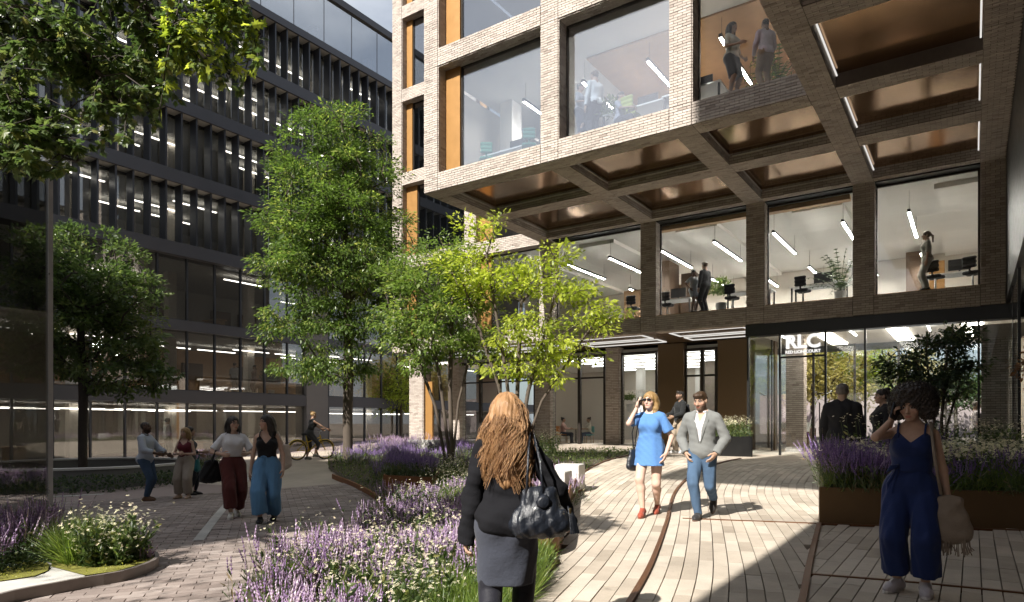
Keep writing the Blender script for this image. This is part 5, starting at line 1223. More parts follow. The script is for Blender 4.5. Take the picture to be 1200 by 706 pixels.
    # garments --------------------------------------------------------
    def torso(s,v,inf,z0,z1,loose=0.0,flare=0.0):
        H=s.H; b=s.build; m=s.m; u=s.up; e=inf
        def E(c,r,k=.035): v.el(np.array(c)*H,(np.array(r)+e)*H*np.array((b,b,1)),k*H,s.T)
        if z0<.56: E(u(0,-.004,.535),(.090+flare,.066+flare,.075))
        E(u(0,.002,.63),((.082 if m else .072)+loose,(.058 if m else .052)+loose,.085)); E(u(0,.003,.725),((.096 if m else .086)+loose*.6,(.066 if m else .060)+loose*.6,.088))
        v.rc(np.array(u(-.06,-.006,.785))*H,np.array(u(.06,-.006,.785))*H,(.031+e)*H,k=.03*H)
        for q in (-1,1): v.rc(u(q*.025,-.014,.826)*H,u(q*(.097 if m else .081),-.009,.796)*H,(.022+e)*H,(.020+e)*H,.018*H)
        if not m:
            for q in (-1,1): E(u(q*.042,.05,.725),(.036,.03,.036),.03)
        if z0<.6:
            for q in (-1,1): E(u(q*.045,-.04,.525),(.045,.04,.05),.035)
    def top(s,name,col,inf=.006,hem=.50,sleeve=1.0,neck=.018,loose=.008,flare=.01,m=None,h=None,fold=.006,cuff=.0,vneck=None,strap=None,open_=False,wide=0.0,dress=None):
        H=s.H; v=Vol(); sv=Vol(); s.torso(v,inf,hem,.82,loose,flare)
        if dress: kn=(s.kr+s.kl)/2; v.cc(s.up(0,-.008,.60)*H,np.array((kn[0]*.5,kn[1]*.5,hem-.02))*H,.092*H,dress*H,.05*H,.72)
        if sleeve>0:
            for sh,eb,wr in ((s.sr,s.er,s.wr),(s.sl,s.el_,s.wl)):
                r0=(.031 if s.m else .0255)+inf*.7+wide*.7; r1=(.027 if s.m else .0225)+inf+wide; r2=(.020 if s.m else .017)+inf+wide*.6
                if sleeve<=.5:
                    t=sleeve/.5; e=sh+(eb-sh)*t; sv.cc(sh*H,e*H,(r0)*H,(r0+(r1-r0)*t+.004)*H,.01*H)
                else:
                    t=(sleeve-.5)/.5; e=eb+(wr-eb)*t; sv.rc(sh*H,eb*H,r0*H,r1*H,.01*H); sv.cc(eb*H,e*H,r1*H,r2*H,.008*H)
                v.rc(sh*H,(sh+(eb-sh)*.3)*H,r0*H,(r0*.95)*H,.018*H)
        c=s.up(0,0,hem); nrm=s.T@np.array((0,0,-1.)); v.cut.append((c*H,nrm))
        if strap is not None:                                              # camisole: cut above the bust, V at the front
            c=s.up(0,0,strap); nrm=unit(s.T@np.array((0,-.25,1.))); v.cut.append((c*H,nrm))
        fo=folds(fold*H/1.7,1.0,s.seed+3)
        nk=s.up(0,.004,.842)*H; nr=(.034+neck)*H; nd=s.up(0,.055,.845 if vneck is None else .79)*H
        vr=(neck+.016)*H if vneck is None else .03*H
        def disp(X,Y,Z):
            return fo(X,Y,Z)
        v.disp=disp
        c0=s.up(0,0,.70)*H; Ti=s.T
        def loc(X,Y,Z): x,y,z=X-c0[0],Y-c0[1],Z-c0[2]; return (Ti[0][0]*x+Ti[1][0]*y+Ti[2][0]*z)/H,(Ti[0][1]*x+Ti[1][1]*y+Ti[2][1]*z)/H,(Ti[0][2]*x+Ti[1][2]*y+Ti[2][2]*z)/H+.70
        if strap is not None:
            vn=vneck or .03
            def capf(X,Y,Z):
                x,y,z=loc(X,Y,Z); ln=strap-vn*np.clip(1-np.abs(x)/.055,0,1)*(y>-.02)-.02*np.clip(np.abs(x)-.062,0,1)/.02*.8; return (z-ln)*H
            v.capf=capf; v.cut.pop()
        elif vneck:
            zb=.80-vneck*1.75
            def capf(X,Y,Z):
                x,y,z=loc(X,Y,Z); w=np.clip((z-zb)/(.83-zb),-.2,1.2)*(.020+vneck*.30); return np.minimum(w-np.abs(x),np.minimum(y-.015,z-zb+.0))*H
            v.capf=capf
        if strap is None:
            v.el(nk,np.array((nr,nr*.95,.03*H)),.006*H,s.T,True)
        V,F=v.mesh(h or s.h); g=Geo(); g.smooth=True; g.add(V,F,.5)
        if sv.p: sv.disp=fo; g.add(*sv.mesh(h or s.h),.5)
        if strap is not None:
            for q in (-1,1):
                P=[s.up(q*.055,.055,.765),s.up(q*.058,.052,.80),s.up(q*.058,.03,.832),s.up(q*.058,-.01,.84),s.up(q*.055,-.045,.80),s.up(q*.05,-.062,.75)]; g.tube([p*H for p in P],.0055*H,6)
        s.parts.append((name,g,m or cloth(col)))
    def trousers(s,col,waist=.60,hem=.0,inf=.007,r_hem=.026,wide=.0,m=None,name='trousers',fold=.005,h=None):
        """hem: fraction of the shin that stays bare"""
        H=s.H; v=Vol(); u=s.up; legs=[]
        for hp,kn,an in ((s.hr,s.kr,s.ar),(s.hl,s.kl,s.al)):
            e=an+(kn-an)*hem; e0=an+np.array((0,0,.0)); r_k=.036+inf+wide*.7
            rt=(.057+inf+wide*.3)*s.build; L_=Vol(); L_.rc(hp*H,kn*H,rt*H,r_k*H,.03*H); L_.cc(kn*H,(e if hem>0 else an+(an-kn)*.03)*H,r_k*H,(r_hem+wide)*H,.003*H); L_.disp=folds(fold*1.3*H/1.7,1.1,s.seed+9,1); legs.append(L_)
            v.rc(hp*H,(hp+(kn-hp)*.35)*H,rt*H,(rt+(r_k-rt)*.35)*H,.02*H)
        v.el(u(0,-.004,.54)*H,np.array((.094+inf,.07+inf,.075))*H,.03*H,s.T)
        for q in (-1,1): v.el(u(q*.045,-.04,.525)*H,np.array((.046+inf,.042+inf,.05))*H,.03*H,s.T)
        v.rc(u(0,-.002,.56)*H,u(0,0,waist)*H,(.078 if not s.m else .084)*H,(.072+inf if not s.m else .083+inf)*H,.03*H,.74)
        v.cut.append((u(0,0,waist)*H,s.T@np.array((0,0,1.)))); v.disp=folds(fold*H/1.7,1.1,s.seed+9,1)
        V,F=v.mesh(h or s.h); g=Geo(); g.smooth=True; g.add(V,F,.5)
        for L_ in legs: g.add(*L_.mesh(h or s.h),.5)
        s.parts.append((name,g,m or cloth(col)))
    def skirt(s,col,waist=.60,hem=.3,r_hem=.10,r_w=.075,q=.72,m=None,name='skirt',fold=.004,hipr=.098):
        H=s.H; v=Vol(); u=s.up; hp=(s.hr+s.hl)/2; kn=(s.kr+s.kl)/2; e=np.array((kn[0]*.6,kn[1]*.6,hem))
        v.rc(u(0,-.003,waist)*H,u(0,-.01,.53)*H,r_w*H,hipr*H,.02*H,q); v.cc(u(0,-.01,.53)*H,e*H,hipr*H,r_hem*H,.03*H,q)
        for qq in (-1,1): v.el(u(qq*.045,-.04,.525)*H,np.array((.047,.044,.052))*H,.035*H,s.T)
        for hp_,kn_ in ((s.hr,s.kr),(s.hl,s.kl)):
            t=min(1,(hp_[2]-hem)/(hp_[2]-kn_[2]+1e-3)); v.rc(hp_*H,(hp_+(kn_-hp_)*t*.9)*H,.062*H,.045*H,.04*H)
        v.cut.append((u(0,0,waist)*H,s.T@np.array((0,0,1.)))); v.cut.append((np.array((0,0,hem))*H,np.array((0,0,-1.)))); v.disp=folds(fold*H/1.7,.9,s.seed+5,1)
        V,F=v.mesh(s.h); g=Geo(); g.smooth=True; g.add(V,F,.5); s.parts.append((name,g,m or cloth(col)))
    def collar(s,col,m=None,lapel=None,zb=.60):
        H=s.H; g=Geo(); u=s.up; P=[]
        for a in np.linspace(.45,2*math.pi-.45,15): P.append(u(.036*math.sin(a),.034*math.cos(a)-.008,.842-.012*math.cos(a))*H)
        g.smooth=True; g.tube(P,.009*H,6)
        s.parts.append(('collar',g,m or cloth(col)))
        if lapel:
            g=Geo()
            for q in (-1,1):
                a=[u(q*.036,.018,.842),u(q*.040,.062,.79),u(q*.022,.083,.72),u(q*.004,.082,zb)]; b=[u(q*.055,.012,.835),u(q*.068,.060,.775),u(q*.046,.082,.715),u(q*.008,.084,zb)]
                V=[p*H for p in a]+[p*H+np.array((0,.004,0)) for p in b]+[p*H-np.array((0,.012,0)) for p in a]+[p*H-np.array((0,.010,0)) for p in b]
                F=[]
                for i in range(3): F+=[(i,i+1,5+i,4+i),(8+i,12+i,13+i,9+i),(i,8+i,9+i,i+1),(4+i,5+i,13+i,12+i)]
                g.add(V,np.array(F))
            s.parts.append(('lapel',g,lapel))
    def shoes_(s,col,sole=(.7,.68,.65),gr=1.14,m=None):
        H=s.H
        for q,an in ((1,s.ar),(-1,s.al)):
            v=Vol(); s.foot_vol(v,gr,only=q); V,F=v.mesh(min(s.h,.011)); g=Geo(); g.smooth=True; g.add(V,F,.5); s.parts.append(('shoe',g,m or cloth(col,.5,.1)))
            if sole is not None:
                g=Geo(); d=s.foot_dir(q); sd=unit(np.cross(d,(0,0,1))); dn=np.cross(d,sd)
                if dn[2]>0: dn=-dn
                c=an+dn*.050+d*.036; out=[]
                for k in range(14):
                    a=2*math.pi*k/14; out.append(c+d*.087*math.cos(a)+sd*(.026+.004*math.cos(a))*math.sin(a))
                V=[tuple(p*H) for p in out]+[tuple((p-dn*.012)*H) for p in out]; n=14
                g.add(V,[np.array([(i,(i+1)%n,n+(i+1)%n,n+i) for i in range(n)]),np.array([tuple(range(n))[::-1]]),np.array([tuple(range(n,2*n))])])
                s.parts.append(('sole',g,cloth(sole,.6,.1)))
    def hair(s,style,m,seed=0,strands=0,wide=.014):
        H=s.H; c=s.headc; R=s.RH; P=lambda x,y,z: (c+R@np.array((x,y,z)))*H; v=Vol(); rr=np.random.default_rng(seed+20); g=Geo(); g.smooth=True; hh=min(s.h*.6,.009)
        cap=lambda e,zc=.014: v.el(P(0,-.014,zc),np.array((.0475+e,.058+e,.053+e))*H,.0,R)
        face=lambda y=.075,z=-.022,ry=.056,rz=.060,rx=.047: v.el(P(0,y,z),np.array((rx,ry,rz))*H,.008*H,R,True)
        if style=='short':
            cap(.002); v.el(P(0,.022,.046),np.array((.040,.032,.020))*H,.015*H,R); face(.078,-.030); v.cut.append((P(0,-.02,-.034),R@np.array((0,.35,-1.))))
        elif style=='buzz':
            cap(-.0005,.012); face(.07,-.032); v.cut.append((P(0,-.02,-.03),R@np.array((0,.3,-1.))))
        elif style in ('long','bob','pony','wavy'):
            cap(.005); Ln={'long':.20,'bob':.085,'pony':.02,'wavy':.15}[style]; r=.03
            if style!='pony':
                for q in (-1,1):
                    v.rc(P(q*.034,-.018,.005),P(q*.045,-.022,-.06),.026*H,.022*H,.02*H); v.rc(P(q*.043,-.024,-.05),P(q*(.046 if style!='bob' else .04),-.035 if style!='bob' else -.015,-.05-Ln*.7),.021*H,.018*H,.02*H)
                v.rc(P(0,-.045,0),P(0,-.058,-.06-Ln),.046*H,.036*H,.03*H); v.rc(P(.03,-.05,-.03),P(.035,-.062,-.05-Ln*.95),.03*H,.02*H,.03*H); v.rc(P(-.03,-.05,-.03),P(-.035,-.062,-.04-Ln*.9),.03*H,.02*H,.03*H)
            else:
                v.rc(P(0,-.06,.02),P(0,-.095,-.02),.02*H,.02*H,.01*H); v.rc(P(0,-.095,-.02),P(0,-.10,-.12),.02*H,.008*H,.01*H); v.cut.append((P(0,0,-.13),R@np.array((0,0,-1.))))
            face(.080,-.03,.066,.070,.038 if style!='pony' else .046)
        elif style=='bun':
            cap(.001); v.el(P(0,-.055,.055),np.array((.025,.025,.024))*H,.006*H,R); face(.076,-.030); v.cut.append((P(0,-.03,-.04),R@np.array((0,.4,-1.))))
        elif style=='afro':
            v.el(P(0,-.030,.036),np.array((.096,.088,.080))*H,.0,R)
            for q in (-1,1): v.el(P(q*.064,-.026,-.014),np.array((.048,.054,.056))*H,.02*H,R)
            v.el(P(0,.018,.078),np.array((.058,.040,.034))*H,.02*H,R); face(.085,-.026,.070,.066,.042)
            f0=folds(.010,3.2,seed); f1=folds(.007,7.0,seed+1); v.disp=lambda X,Y,Z: f0(X,Y,Z)+f1(X,Y,Z)
        if v.disp is None:
            ang=rr.random(3)*6; ax_=R@np.array((1.,0,0)); ay_=R@np.array((0,1.,0)); ch=c*H
            def dsp(X,Y,Z):
                lx=(X-ch[0])*ax_[0]+(Y-ch[1])*ax_[1]+(Z-ch[2])*ax_[2]; ly=(X-ch[0])*ay_[0]+(Y-ch[1])*ay_[1]+(Z-ch[2])*ay_[2]; a=np.arctan2(lx,-ly-.02); w=(Z-ch[2])
                return .0030*np.sin(a*13+w*22+ang[0])+.0018*np.sin(a*31-w*35+ang[1])+.0012*np.sin(w*90+a*5)
            v.disp=dsp
        V,F=v.mesh(hh); g.add(V,F,rr.random(len(V)) if style=='afro' else .35)
        if style=='afro':
            n=2400; d=rr.normal(0,1,(n,3)); d/=np.linalg.norm(d,axis=1)[:,None]
            for i in range(n):
                dd=R.T@d[i]; dd=d[i]
                if dd[1]>.30 and dd[2]<.62: continue
                if dd[2]<-.55: continue
                p0=np.array((dd[0]*.106,dd[1]*.094-.030,dd[2]*.084+.030)); k=rr.random(3)*6; Q=[]
                for j in range(6):
                    t=j/5; Q.append(P(*(p0*(.86+.26*t*rr.random())+.010*np.array((math.sin(k[0]+t*9),math.sin(k[1]+t*9),math.cos(k[2]+t*9))))))
                g.tube(Q,.0016*H/1.0,3,False)
        nl=max(1,strands//30)
        for i in range(strands):
            if i%30==0: A0,U0,PH,WV,FR,LL=rr.uniform(-2.25,2.25),rr.random(),rr.random()*6,rr.uniform(.010,.020),rr.uniform(7,11),rr.uniform(.62,1.08)
            a=A0+rr.normal(0,.10); u0=np.clip(U0+rr.normal(0,.08),0,1); st=P(math.sin(a)*.047,-.014-math.cos(a)*.055,.045-.05*u0**2); L=LL*.27*rr.uniform(.9,1.06); Q=[np.array(st)]; ph=rr.random()*6; lk=rr.normal(0,.006,2)
            for j in range(1,13):
                t=j/12; z=.045-.05*u0-L*t; rad=.054+wide*math.sin(min(1,t*1.5)*1.57)+.004*rr.random(); ya=a*(1-.15*t)
                w=WV*math.sin(FR*t+PH)*min(1,t*1.6); q=np.array((math.sin(ya)*rad*.98+w+lk[0]*t,-.016-math.cos(ya)*rad*(1.0+.06*t)+WV*.6*math.cos(FR*t+PH)*t+lk[1]*t,z+.002*math.sin(ph+t*20))); Q.append(P(*q))
            g.tube(Q,[(.0010 if wide>.02 else .0016)*H*(1-.3*j/12) for j in range(13)],3,False); g.R[-1][:]=np.clip(.25+.6*rr.random()+.25*math.sin(A0*9),0,1)
        s.parts.append(('hair',g,m))
    def extra(s,name,g,m): s.parts.append((name,g,m))
    def finish(s,loc,rz,bare_feet=False):
        r=thing('person',s.label,'person',loc,rz,s.group); part('body',s.build_body(bare_feet),M['skin'],r,False)
        for n,g,m in s.parts: part(n,g,m,r,False)
        s.root=r; return r
def W2(p,q):
    """world place of a local point of a person"""
    a=p.root.rotation_euler.z; v=np.array(q)*p.H; return Vector((p.root.location.x+v[0]*math.cos(a)-v[1]*math.sin(a),p.root.location.y+v[0]*math.sin(a)+v[1]*math.cos(a),p.root.location.z+v[2]))
def facing(p,toward=None,deg=None):
    """rotation so that local +Y looks at a picture direction: 0 = towards the camera, 90 = picture right, 180 = away"""
    view=math.atan2(p.y,p.x)                                # direction camera -> person
    return view+math.pi-math.pi/2+math.radians(deg)
HR=dict(black=hairmat('black_hair',(.012,.009,.008),(.03,.024,.02)),brown=hairmat('brown_hair',(.05,.028,.015),(.12,.07,.035)),auburn=hairmat('auburn_hair',(.17,.07,.028),(.62,.36,.17)),blond=hairmat('blond_hair',(.28,.16,.06),(.5,.34,.15)),grey=hairmat('grey_hair',(.16,.14,.12),(.3,.27,.24)),curly=hairmat('curly_hair',(.015,.011,.009),(.075,.055,.045)))
LEATHER=mat('black_leather',(.012,.015,.022),.32,0,.3,30,.7,45,spec=.6,coat=.2)
DENIM=mat('denim',(.055,.10,.17),.9,0,.35,9,.4,150); DENIMD=mat('dark_denim',(.05,.09,.16),.9,0,.4,7,.4,150)
# ------------------------------------------------------------------ the people of the court
def face_h(px,pyf,pytop): p=onground(px,pyf); return p, zat(pytop,depth(p))-p.z
def black(c=.012): return (c,c,c*1.1)
# woman walking away in the foreground
p=at(594,4.12); p.z=gzf(p.x,p.y)
w=Person('woman seen from behind in a black cardigan with long auburn hair',1.66,'f',(.55,.36,.26),lean=.03,twist=.06,ankle_r=(.045,.10,.05),ankle_l=(-.05,-.13,.075),toe_l=-.5,hip=(0,0,.513),hand_r=(.225,.10,.52),hand_l=(-.158,.0,.40),pole_r=(.6,-1,-.3),pole_l=(-.6,-.6,0),head_yaw=-.12,h=.0095,curl=.8,seed=1,foot_l=0,build=.93)
w.tights=(.012,.012,.018); w.trousers(black(.012),.58,0,.010,.036,name='tights',fold=.0006,m=cloth((.012,.012,.018),.6,.1)); w.skirt((.045,.05,.068),.60,.275,.096,.076,.74,fold=.0035,hipr=.092)
w.top('cardigan',(.010,.010,.013),.010,.43,1.12,.02,.014,.030,fold=.008,wide=.006,m=cloth((.006,.006,.008),.95,.5,160,0)); w.hair('long',HR['auburn'],2,strands=1900,wide=.030); w.shoes_((.01,.01,.012),None)
w.finish(p,facing(p,deg=176)); FGW=w
def tubeg(P,r,n=6): g=Geo(); g.smooth=True; g.tube(P,r,n); return g
def bag_shape(c,sx,sy,sz,seed=0,h=.012,pinch=.8,amp=.004):
    v=Vol(); v.el((c[0],c[1],c[2]-sz*.15),(sx*.5,sy*.5,sz*.38),.03); v.rc((c[0]-sx*.33,c[1],c[2]-sz*.32),(c[0]+sx*.33,c[1],c[2]-sz*.32),sy*.42,sy*.42,.05); v.rc((c[0]-sx*.28*pinch,c[1],c[2]+sz*.38),(c[0]+sx*.28*pinch,c[1],c[2]+sz*.38),sy*.22,sy*.22,.06); v.el((c[0],c[1],c[2]+sz*.1),(sx*.42*pinch,sy*.34,sz*.35),.05); v.disp=folds(amp,2.0,seed); g=Geo(); g.smooth=True; g.add(*v.mesh(h)); return g
def bag(name,label,loc,rz,size,m,strap=None,seed=0,amp=.004,pinch=.8,h=.012):
    r=thing(name,label,'bag',loc,rz); part('body',bag_shape((0,0,0),*size,seed=seed,amp=amp,pinch=pinch,h=h),m,r,False)
    for st in (strap or []):
        pts,rad=st; inv=rotz(-rz); loc_=np.array(tuple(loc)); part('strap',tubeg([tuple(inv@(np.array(tuple(q))-loc_)) for q in pts],rad),m,r,False)
    return r
rz=FGW.root.rotation_euler.z; bc=W2(FGW,(.125,-.085,.565)); sh=W2(FGW,(.085,-.03,.842)); sh2=W2(FGW,(.098,.0,.838))
hb=bag('handbag','dark blue leather drawstring handbag hanging from the shoulder of the woman seen from behind',bc,rz+.25,(.33,.17,.27),LEATHER,[((W2(FGW,(.078,-.115,.63)),W2(FGW,(.082,-.10,.74)),sh,W2(FGW,(.095,.03,.80)),W2(FGW,(.105,.02,.66))),.008),((W2(FGW,(.135,-.11,.63)),W2(FGW,(.125,-.095,.74)),sh2,W2(FGW,(.115,.03,.80)),W2(FGW,(.125,.02,.66))),.008)],3,.006,.72,.009)
g=Geo()
for k in range(16): a=random.uniform(-.03,.03); g.tube([(.155,-.05,.03),(.175+a*.5,-.07,-.03),(.19+a,-.075+a*.4,-.13)],.004,4)
part('tassel',g,LEATHER,hb,False); part('buckle',Geo().cbox((.165,-.065,-.01),(.012,.006,.06),.3),mat('gold_metal',(.6,.45,.22),.3,1),hb,False)
g=Geo(); g.smooth=True; g.lathe([(.0,.012),(.03,.015),(.045,.0),(.03,-.012)],(0,0,0),10); g.V=[v@np.array(rotx(1.57)).T+np.array((.0,-.075,.06)) for v in g.V]; part('clasp',g,LEATHER,hb,False)
# woman in the blue dress
p,H=face_h(762,604,457); w=Person('woman in a short blue dress and sunglasses holding a phone to her face',H*.99,'f',(.62,.42,.33),twist=-.1,ankle_r=(.035,.12,.06),ankle_l=(-.03,-.13,.07),toe_r=-.2,toe_l=-.3,hip=(0,0,.518),hand_r=(.088,.085,.865),hand_l=(-.135,.05,.50),pole_r=(.35,.15,-1),pole_l=(-.8,-.6,0),fing_r=((-.15,.0,1),(-1,-.3,0)),head_yaw=-.15,h=.013,seed=2)
w.top('dress',(.085,.20,.44),.008,.405,.36,.012,.010,.004,m=cloth((.085,.20,.44),.85,.4,120),wide=.010,dress=.124,fold=.006)
w.hair('bob',HR['blond'],4,strands=140); w.shoes_((.28,.06,.035),(.2,.1,.05),1.05)
g=Geo(); R=w.RH; c=w.headc
for q in (-1,1): g.cbox((c+R@np.array((q*.0185,.052,.003)))*w.H,(.034*w.H/1.7*1.6,.008,.028*w.H/1.7),0,R); g.tube([(c+R@np.array((q*.036,.048,.006)))*w.H,(c+R@np.array((q*.049,.0,.004)))*w.H],.003,4)
w.extra('sunglasses',g,cloth((.01,.01,.012),.2,0)); w.finish(p,facing(p,deg=-12)); BLW=w
bag('shoulder_bag','slim black leather bag swinging beside the woman in the blue dress',W2(w,(.135,.0,.445)),w.root.rotation_euler.z+.9,(.26,.10,.34),LEATHER,[((W2(w,(.135,.0,.53)),W2(w,(.14,.03,.66)),W2(w,(.105,.0,.838)),W2(w,(.12,-.06,.70)),W2(w,(.135,-.03,.53))),.009)],5,.002)
g=tag(part('phone',Geo().cbox((0,0,0),(.075,.012,.15),0),cloth((.01,.01,.01),.2,0)),'dark phone in the raised hand of the woman in the blue dress','phone'); g.location=W2(w,(.076,.082,.905)); g.rotation_euler=(0,-.2,w.root.rotation_euler.z+1.2)
# man in the grey blazer
p,H=face_h(823,608,457); w=Person('bearded man in a grey blazer and blue jeans, hands in his pockets',H,'m',(.48,.31,.22),lean=.04,ankle_r=(.02,.05,.045),ankle_l=(-.03,-.23,.14),toe_l=-.9,hip=(0,0,.515),hand_r=(.112,.045,.51),hand_l=(-.112,.045,.51),pole_r=(1,-.9,0),pole_l=(-1,-.9,0),head_pitch=-.28,head_yaw=-.2,h=.013,seed=3); w.beard=(.05,.035,.025); w.brow=(.03,.02,.015)
w.trousers((.09,.17,.30),.585,0,.007,.030,m=DENIM); w.top('shirt',(.6,.58,.6),.006,.50,0,.0,.006,.006,vneck=.03); w.top('blazer',(.17,.175,.17),.012,.455,1.0,.01,.006,.012,vneck=.115,m=cloth((.17,.175,.17),.9,.4,130),wide=.001,fold=.003)
w.collar((.74,.72,.74),cloth((.6,.58,.6)),cloth((.15,.155,.15),.9,.4,130),.60)
w.hair('short',HR['brown'],6); w.shoes_((.03,.028,.028),(.12,.07,.05),1.2); w.finish(p,facing(p,deg=-14))
# woman with the curly hair
p=onground(1068,694); w=Person('smiling woman with big curly hair in a navy jumpsuit on the phone',1.70,'f',(.58,.37,.27),side=-.02,ankle_r=(.062,.0,.05),ankle_l=(-.062,.02,.05),foot_r=.35,foot_l=-.15,hip=(.0,0,.52),hand_r=(.082,.045,.855),hand_l=(-.165,.0,.41),pole_r=(.3,.1,-1),pole_l=(-.6,-.7,0),fing_r=((-.25,.05,1),(-1,-.1,-.2)),head_pitch=-.2,head_yaw=-.22,h=.0105,seed=4,curl=.7)
JS=cloth((.012,.025,.10),.8,.35,140); w.trousers((0,0,0),.63,.24,.012,.046,.018,m=JS,name='jumpsuit_trousers',fold=.005); w.top('jumpsuit_top',(0,0,0),.007,.60,0,strap=.795,vneck=.05,loose=.010,m=JS)
g=Geo(); g.smooth=True; u=w.up; g.tube([u(.073*math.cos(a),.058*math.sin(a)-.002,.627)*w.H for a in np.linspace(0,6.283,25)],.016,6,False); kn=u(.05,.058,.627)*w.H
g.tube([kn,kn+np.array((.05,.03,-.01)),kn+np.array((.085,.02,-.05))],[.02,.022,.008],6); g.tube([kn,kn+np.array((.045,.02,-.2)),kn+np.array((.04,.02,-.45))],[.012,.016,.014],5); g.tube([kn,kn+np.array((.08,.0,-.15)),kn+np.array((.07,.0,-.33))],[.012,.016,.014],5); w.extra('sash',g,JS)
w.hair('afro',HR['curly'],8); w.shoes_((.42,.38,.40),(.55,.52,.5),1.28); w.finish(p,facing(p,deg=-6)); CUW=w
CAN=mat('canvas',(.27,.21,.16),.95,0,.25,12,.6,120)
fb=bag('fringed_bag','beige canvas shoulder bag with a fringe beside the woman in the navy jumpsuit',W2(w,(-.165,.045,.385)),w.root.rotation_euler.z+.15,(.30,.12,.40),CAN,[((W2(w,(-.13,.06,.50)),W2(w,(-.105,.085,.68)),W2(w,(-.085,.03,.842)),W2(w,(-.10,-.06,.72)),W2(w,(-.15,.0,.50))),.014)],7,.005)
g=Geo()
for k in range(60):
    x=random.uniform(-.14,.14); y=random.uniform(-.05,.05); g.tube([(x,y,-.15),(x*1.05,y*1.1,-.22),(x*1.1+random.gauss(0,.012),y*1.1,-.25-random.random()*.06)],.004,3)
part('fringe',g,CAN,fb,False)
g=tag(part('phone',Geo().cbox((0,0,0),(.072,.012,.145),0),cloth((.008,.008,.01),.2,0)),'black phone at the cheek of the woman with the curly hair','phone'); g.location=W2(w,(.066,.055,.90)); g.rotation_euler=(.1,-.45,w.root.rotation_euler.z+1.0)
# two women walking on the left
p,H=face_h(273,606,487); w=Person('woman with glasses in a white tee and burgundy wide trousers',H,'f',(.55,.37,.28),ankle_r=(.045,.12,.05),ankle_l=(-.045,-.05,.05),foot_r=.3,hip=(0,0,.515),hand_r=(.125,.13,.625),hand_l=(-.09,.16,.625),pole_r=(.8,-.5,-.6),pole_l=(-.8,-.5,-.6),head_yaw=.25,h=.014,seed=5)
w.trousers((.10,.028,.025),.635,.22,.010,.040,.024,m=cloth((.10,.028,.025),.9,.3),fold=.006); w.top('tee',(.66,.66,.68),.008,.60,.42,.012,.016,.012,wide=.006,fold=.006); w.hair('bob',HR['black'],9,strands=140); w.shoes_((.62,.6,.55),(.6,.58,.55),1.12)
g=Geo(); R=w.RH; c=w.headc
for q in (-1,1): g.tube([(c+R@np.array((q*.0185+.0125*math.cos(a),.052,.003+.010*math.sin(a))))*w.H for a in np.linspace(0,6.283,13)],.0028,4,False)
w.extra('glasses',g,cloth((.01,.01,.01),.3,0)); w.finish(p,facing(p,deg=12)); w5=w
bag('shopper_bag','black slouchy bag on the arm of the woman in the white tee',W2(w,(.20,.0,.46)),w.root.rotation_euler.z+.4,(.40,.14,.36),cloth((.012,.012,.013),.7,.3),[((W2(w,(.20,.05,.55)),W2(w,(.17,.07,.66)),W2(w,(.20,-.03,.55))),.012)],8,.008)
p,H=face_h(313,612,485); w=Person('woman in a black camisole and wide blue trousers looking at her friend',H,'f',(.50,.33,.25),ankle_r=(.045,.10,.05),ankle_l=(-.05,-.08,.05),hip=(0,0,.515),hand_r=(.145,.03,.44),hand_l=(-.15,.09,.49),pole_r=(.6,-1,0),pole_l=(-.6,-1,0),head_yaw=-.9,h=.014,seed=6)
w.trousers((.11,.25,.44),.63,.20,.010,.044,.026,m=cloth((.11,.25,.44),.9,.35,110),fold=.007); w.top('camisole',(.012,.012,.014),.006,.60,0,strap=.80,vneck=.07,loose=.006); w.hair('wavy',HR['black'],10,strands=140); w.shoes_((.012,.012,.014),(.6,.58,.55),1.15)
g=Geo(); k0=w.up(.02,.062,.615)*w.H
for e in ((.05,.03,-.03),(-.05,.03,-.03),(.02,.02,-.16),(-.02,.02,-.18)): g.tube([k0,k0+np.array(e)*.6+np.array((0,.01,.01)),k0+np.array(e)],[.012,.014,.006],5)
w.extra('bow',g,cloth((.11,.25,.44),.9,.35,110)); w.finish(p,facing(p,deg=-8)); w6=w
bag('tote_bag','pale canvas tote on the shoulder of the woman in the blue trousers',W2(w,(-.15,-.10,.60)),w.root.rotation_euler.z+1.2,(.34,.10,.40),cloth((.52,.45,.40),.95,.4,100),[((W2(w,(-.14,-.03,.70)),W2(w,(-.10,.03,.83)),W2(w,(-.09,-.05,.83)),W2(w,(-.12,-.12,.72))),.012)],9,.005)
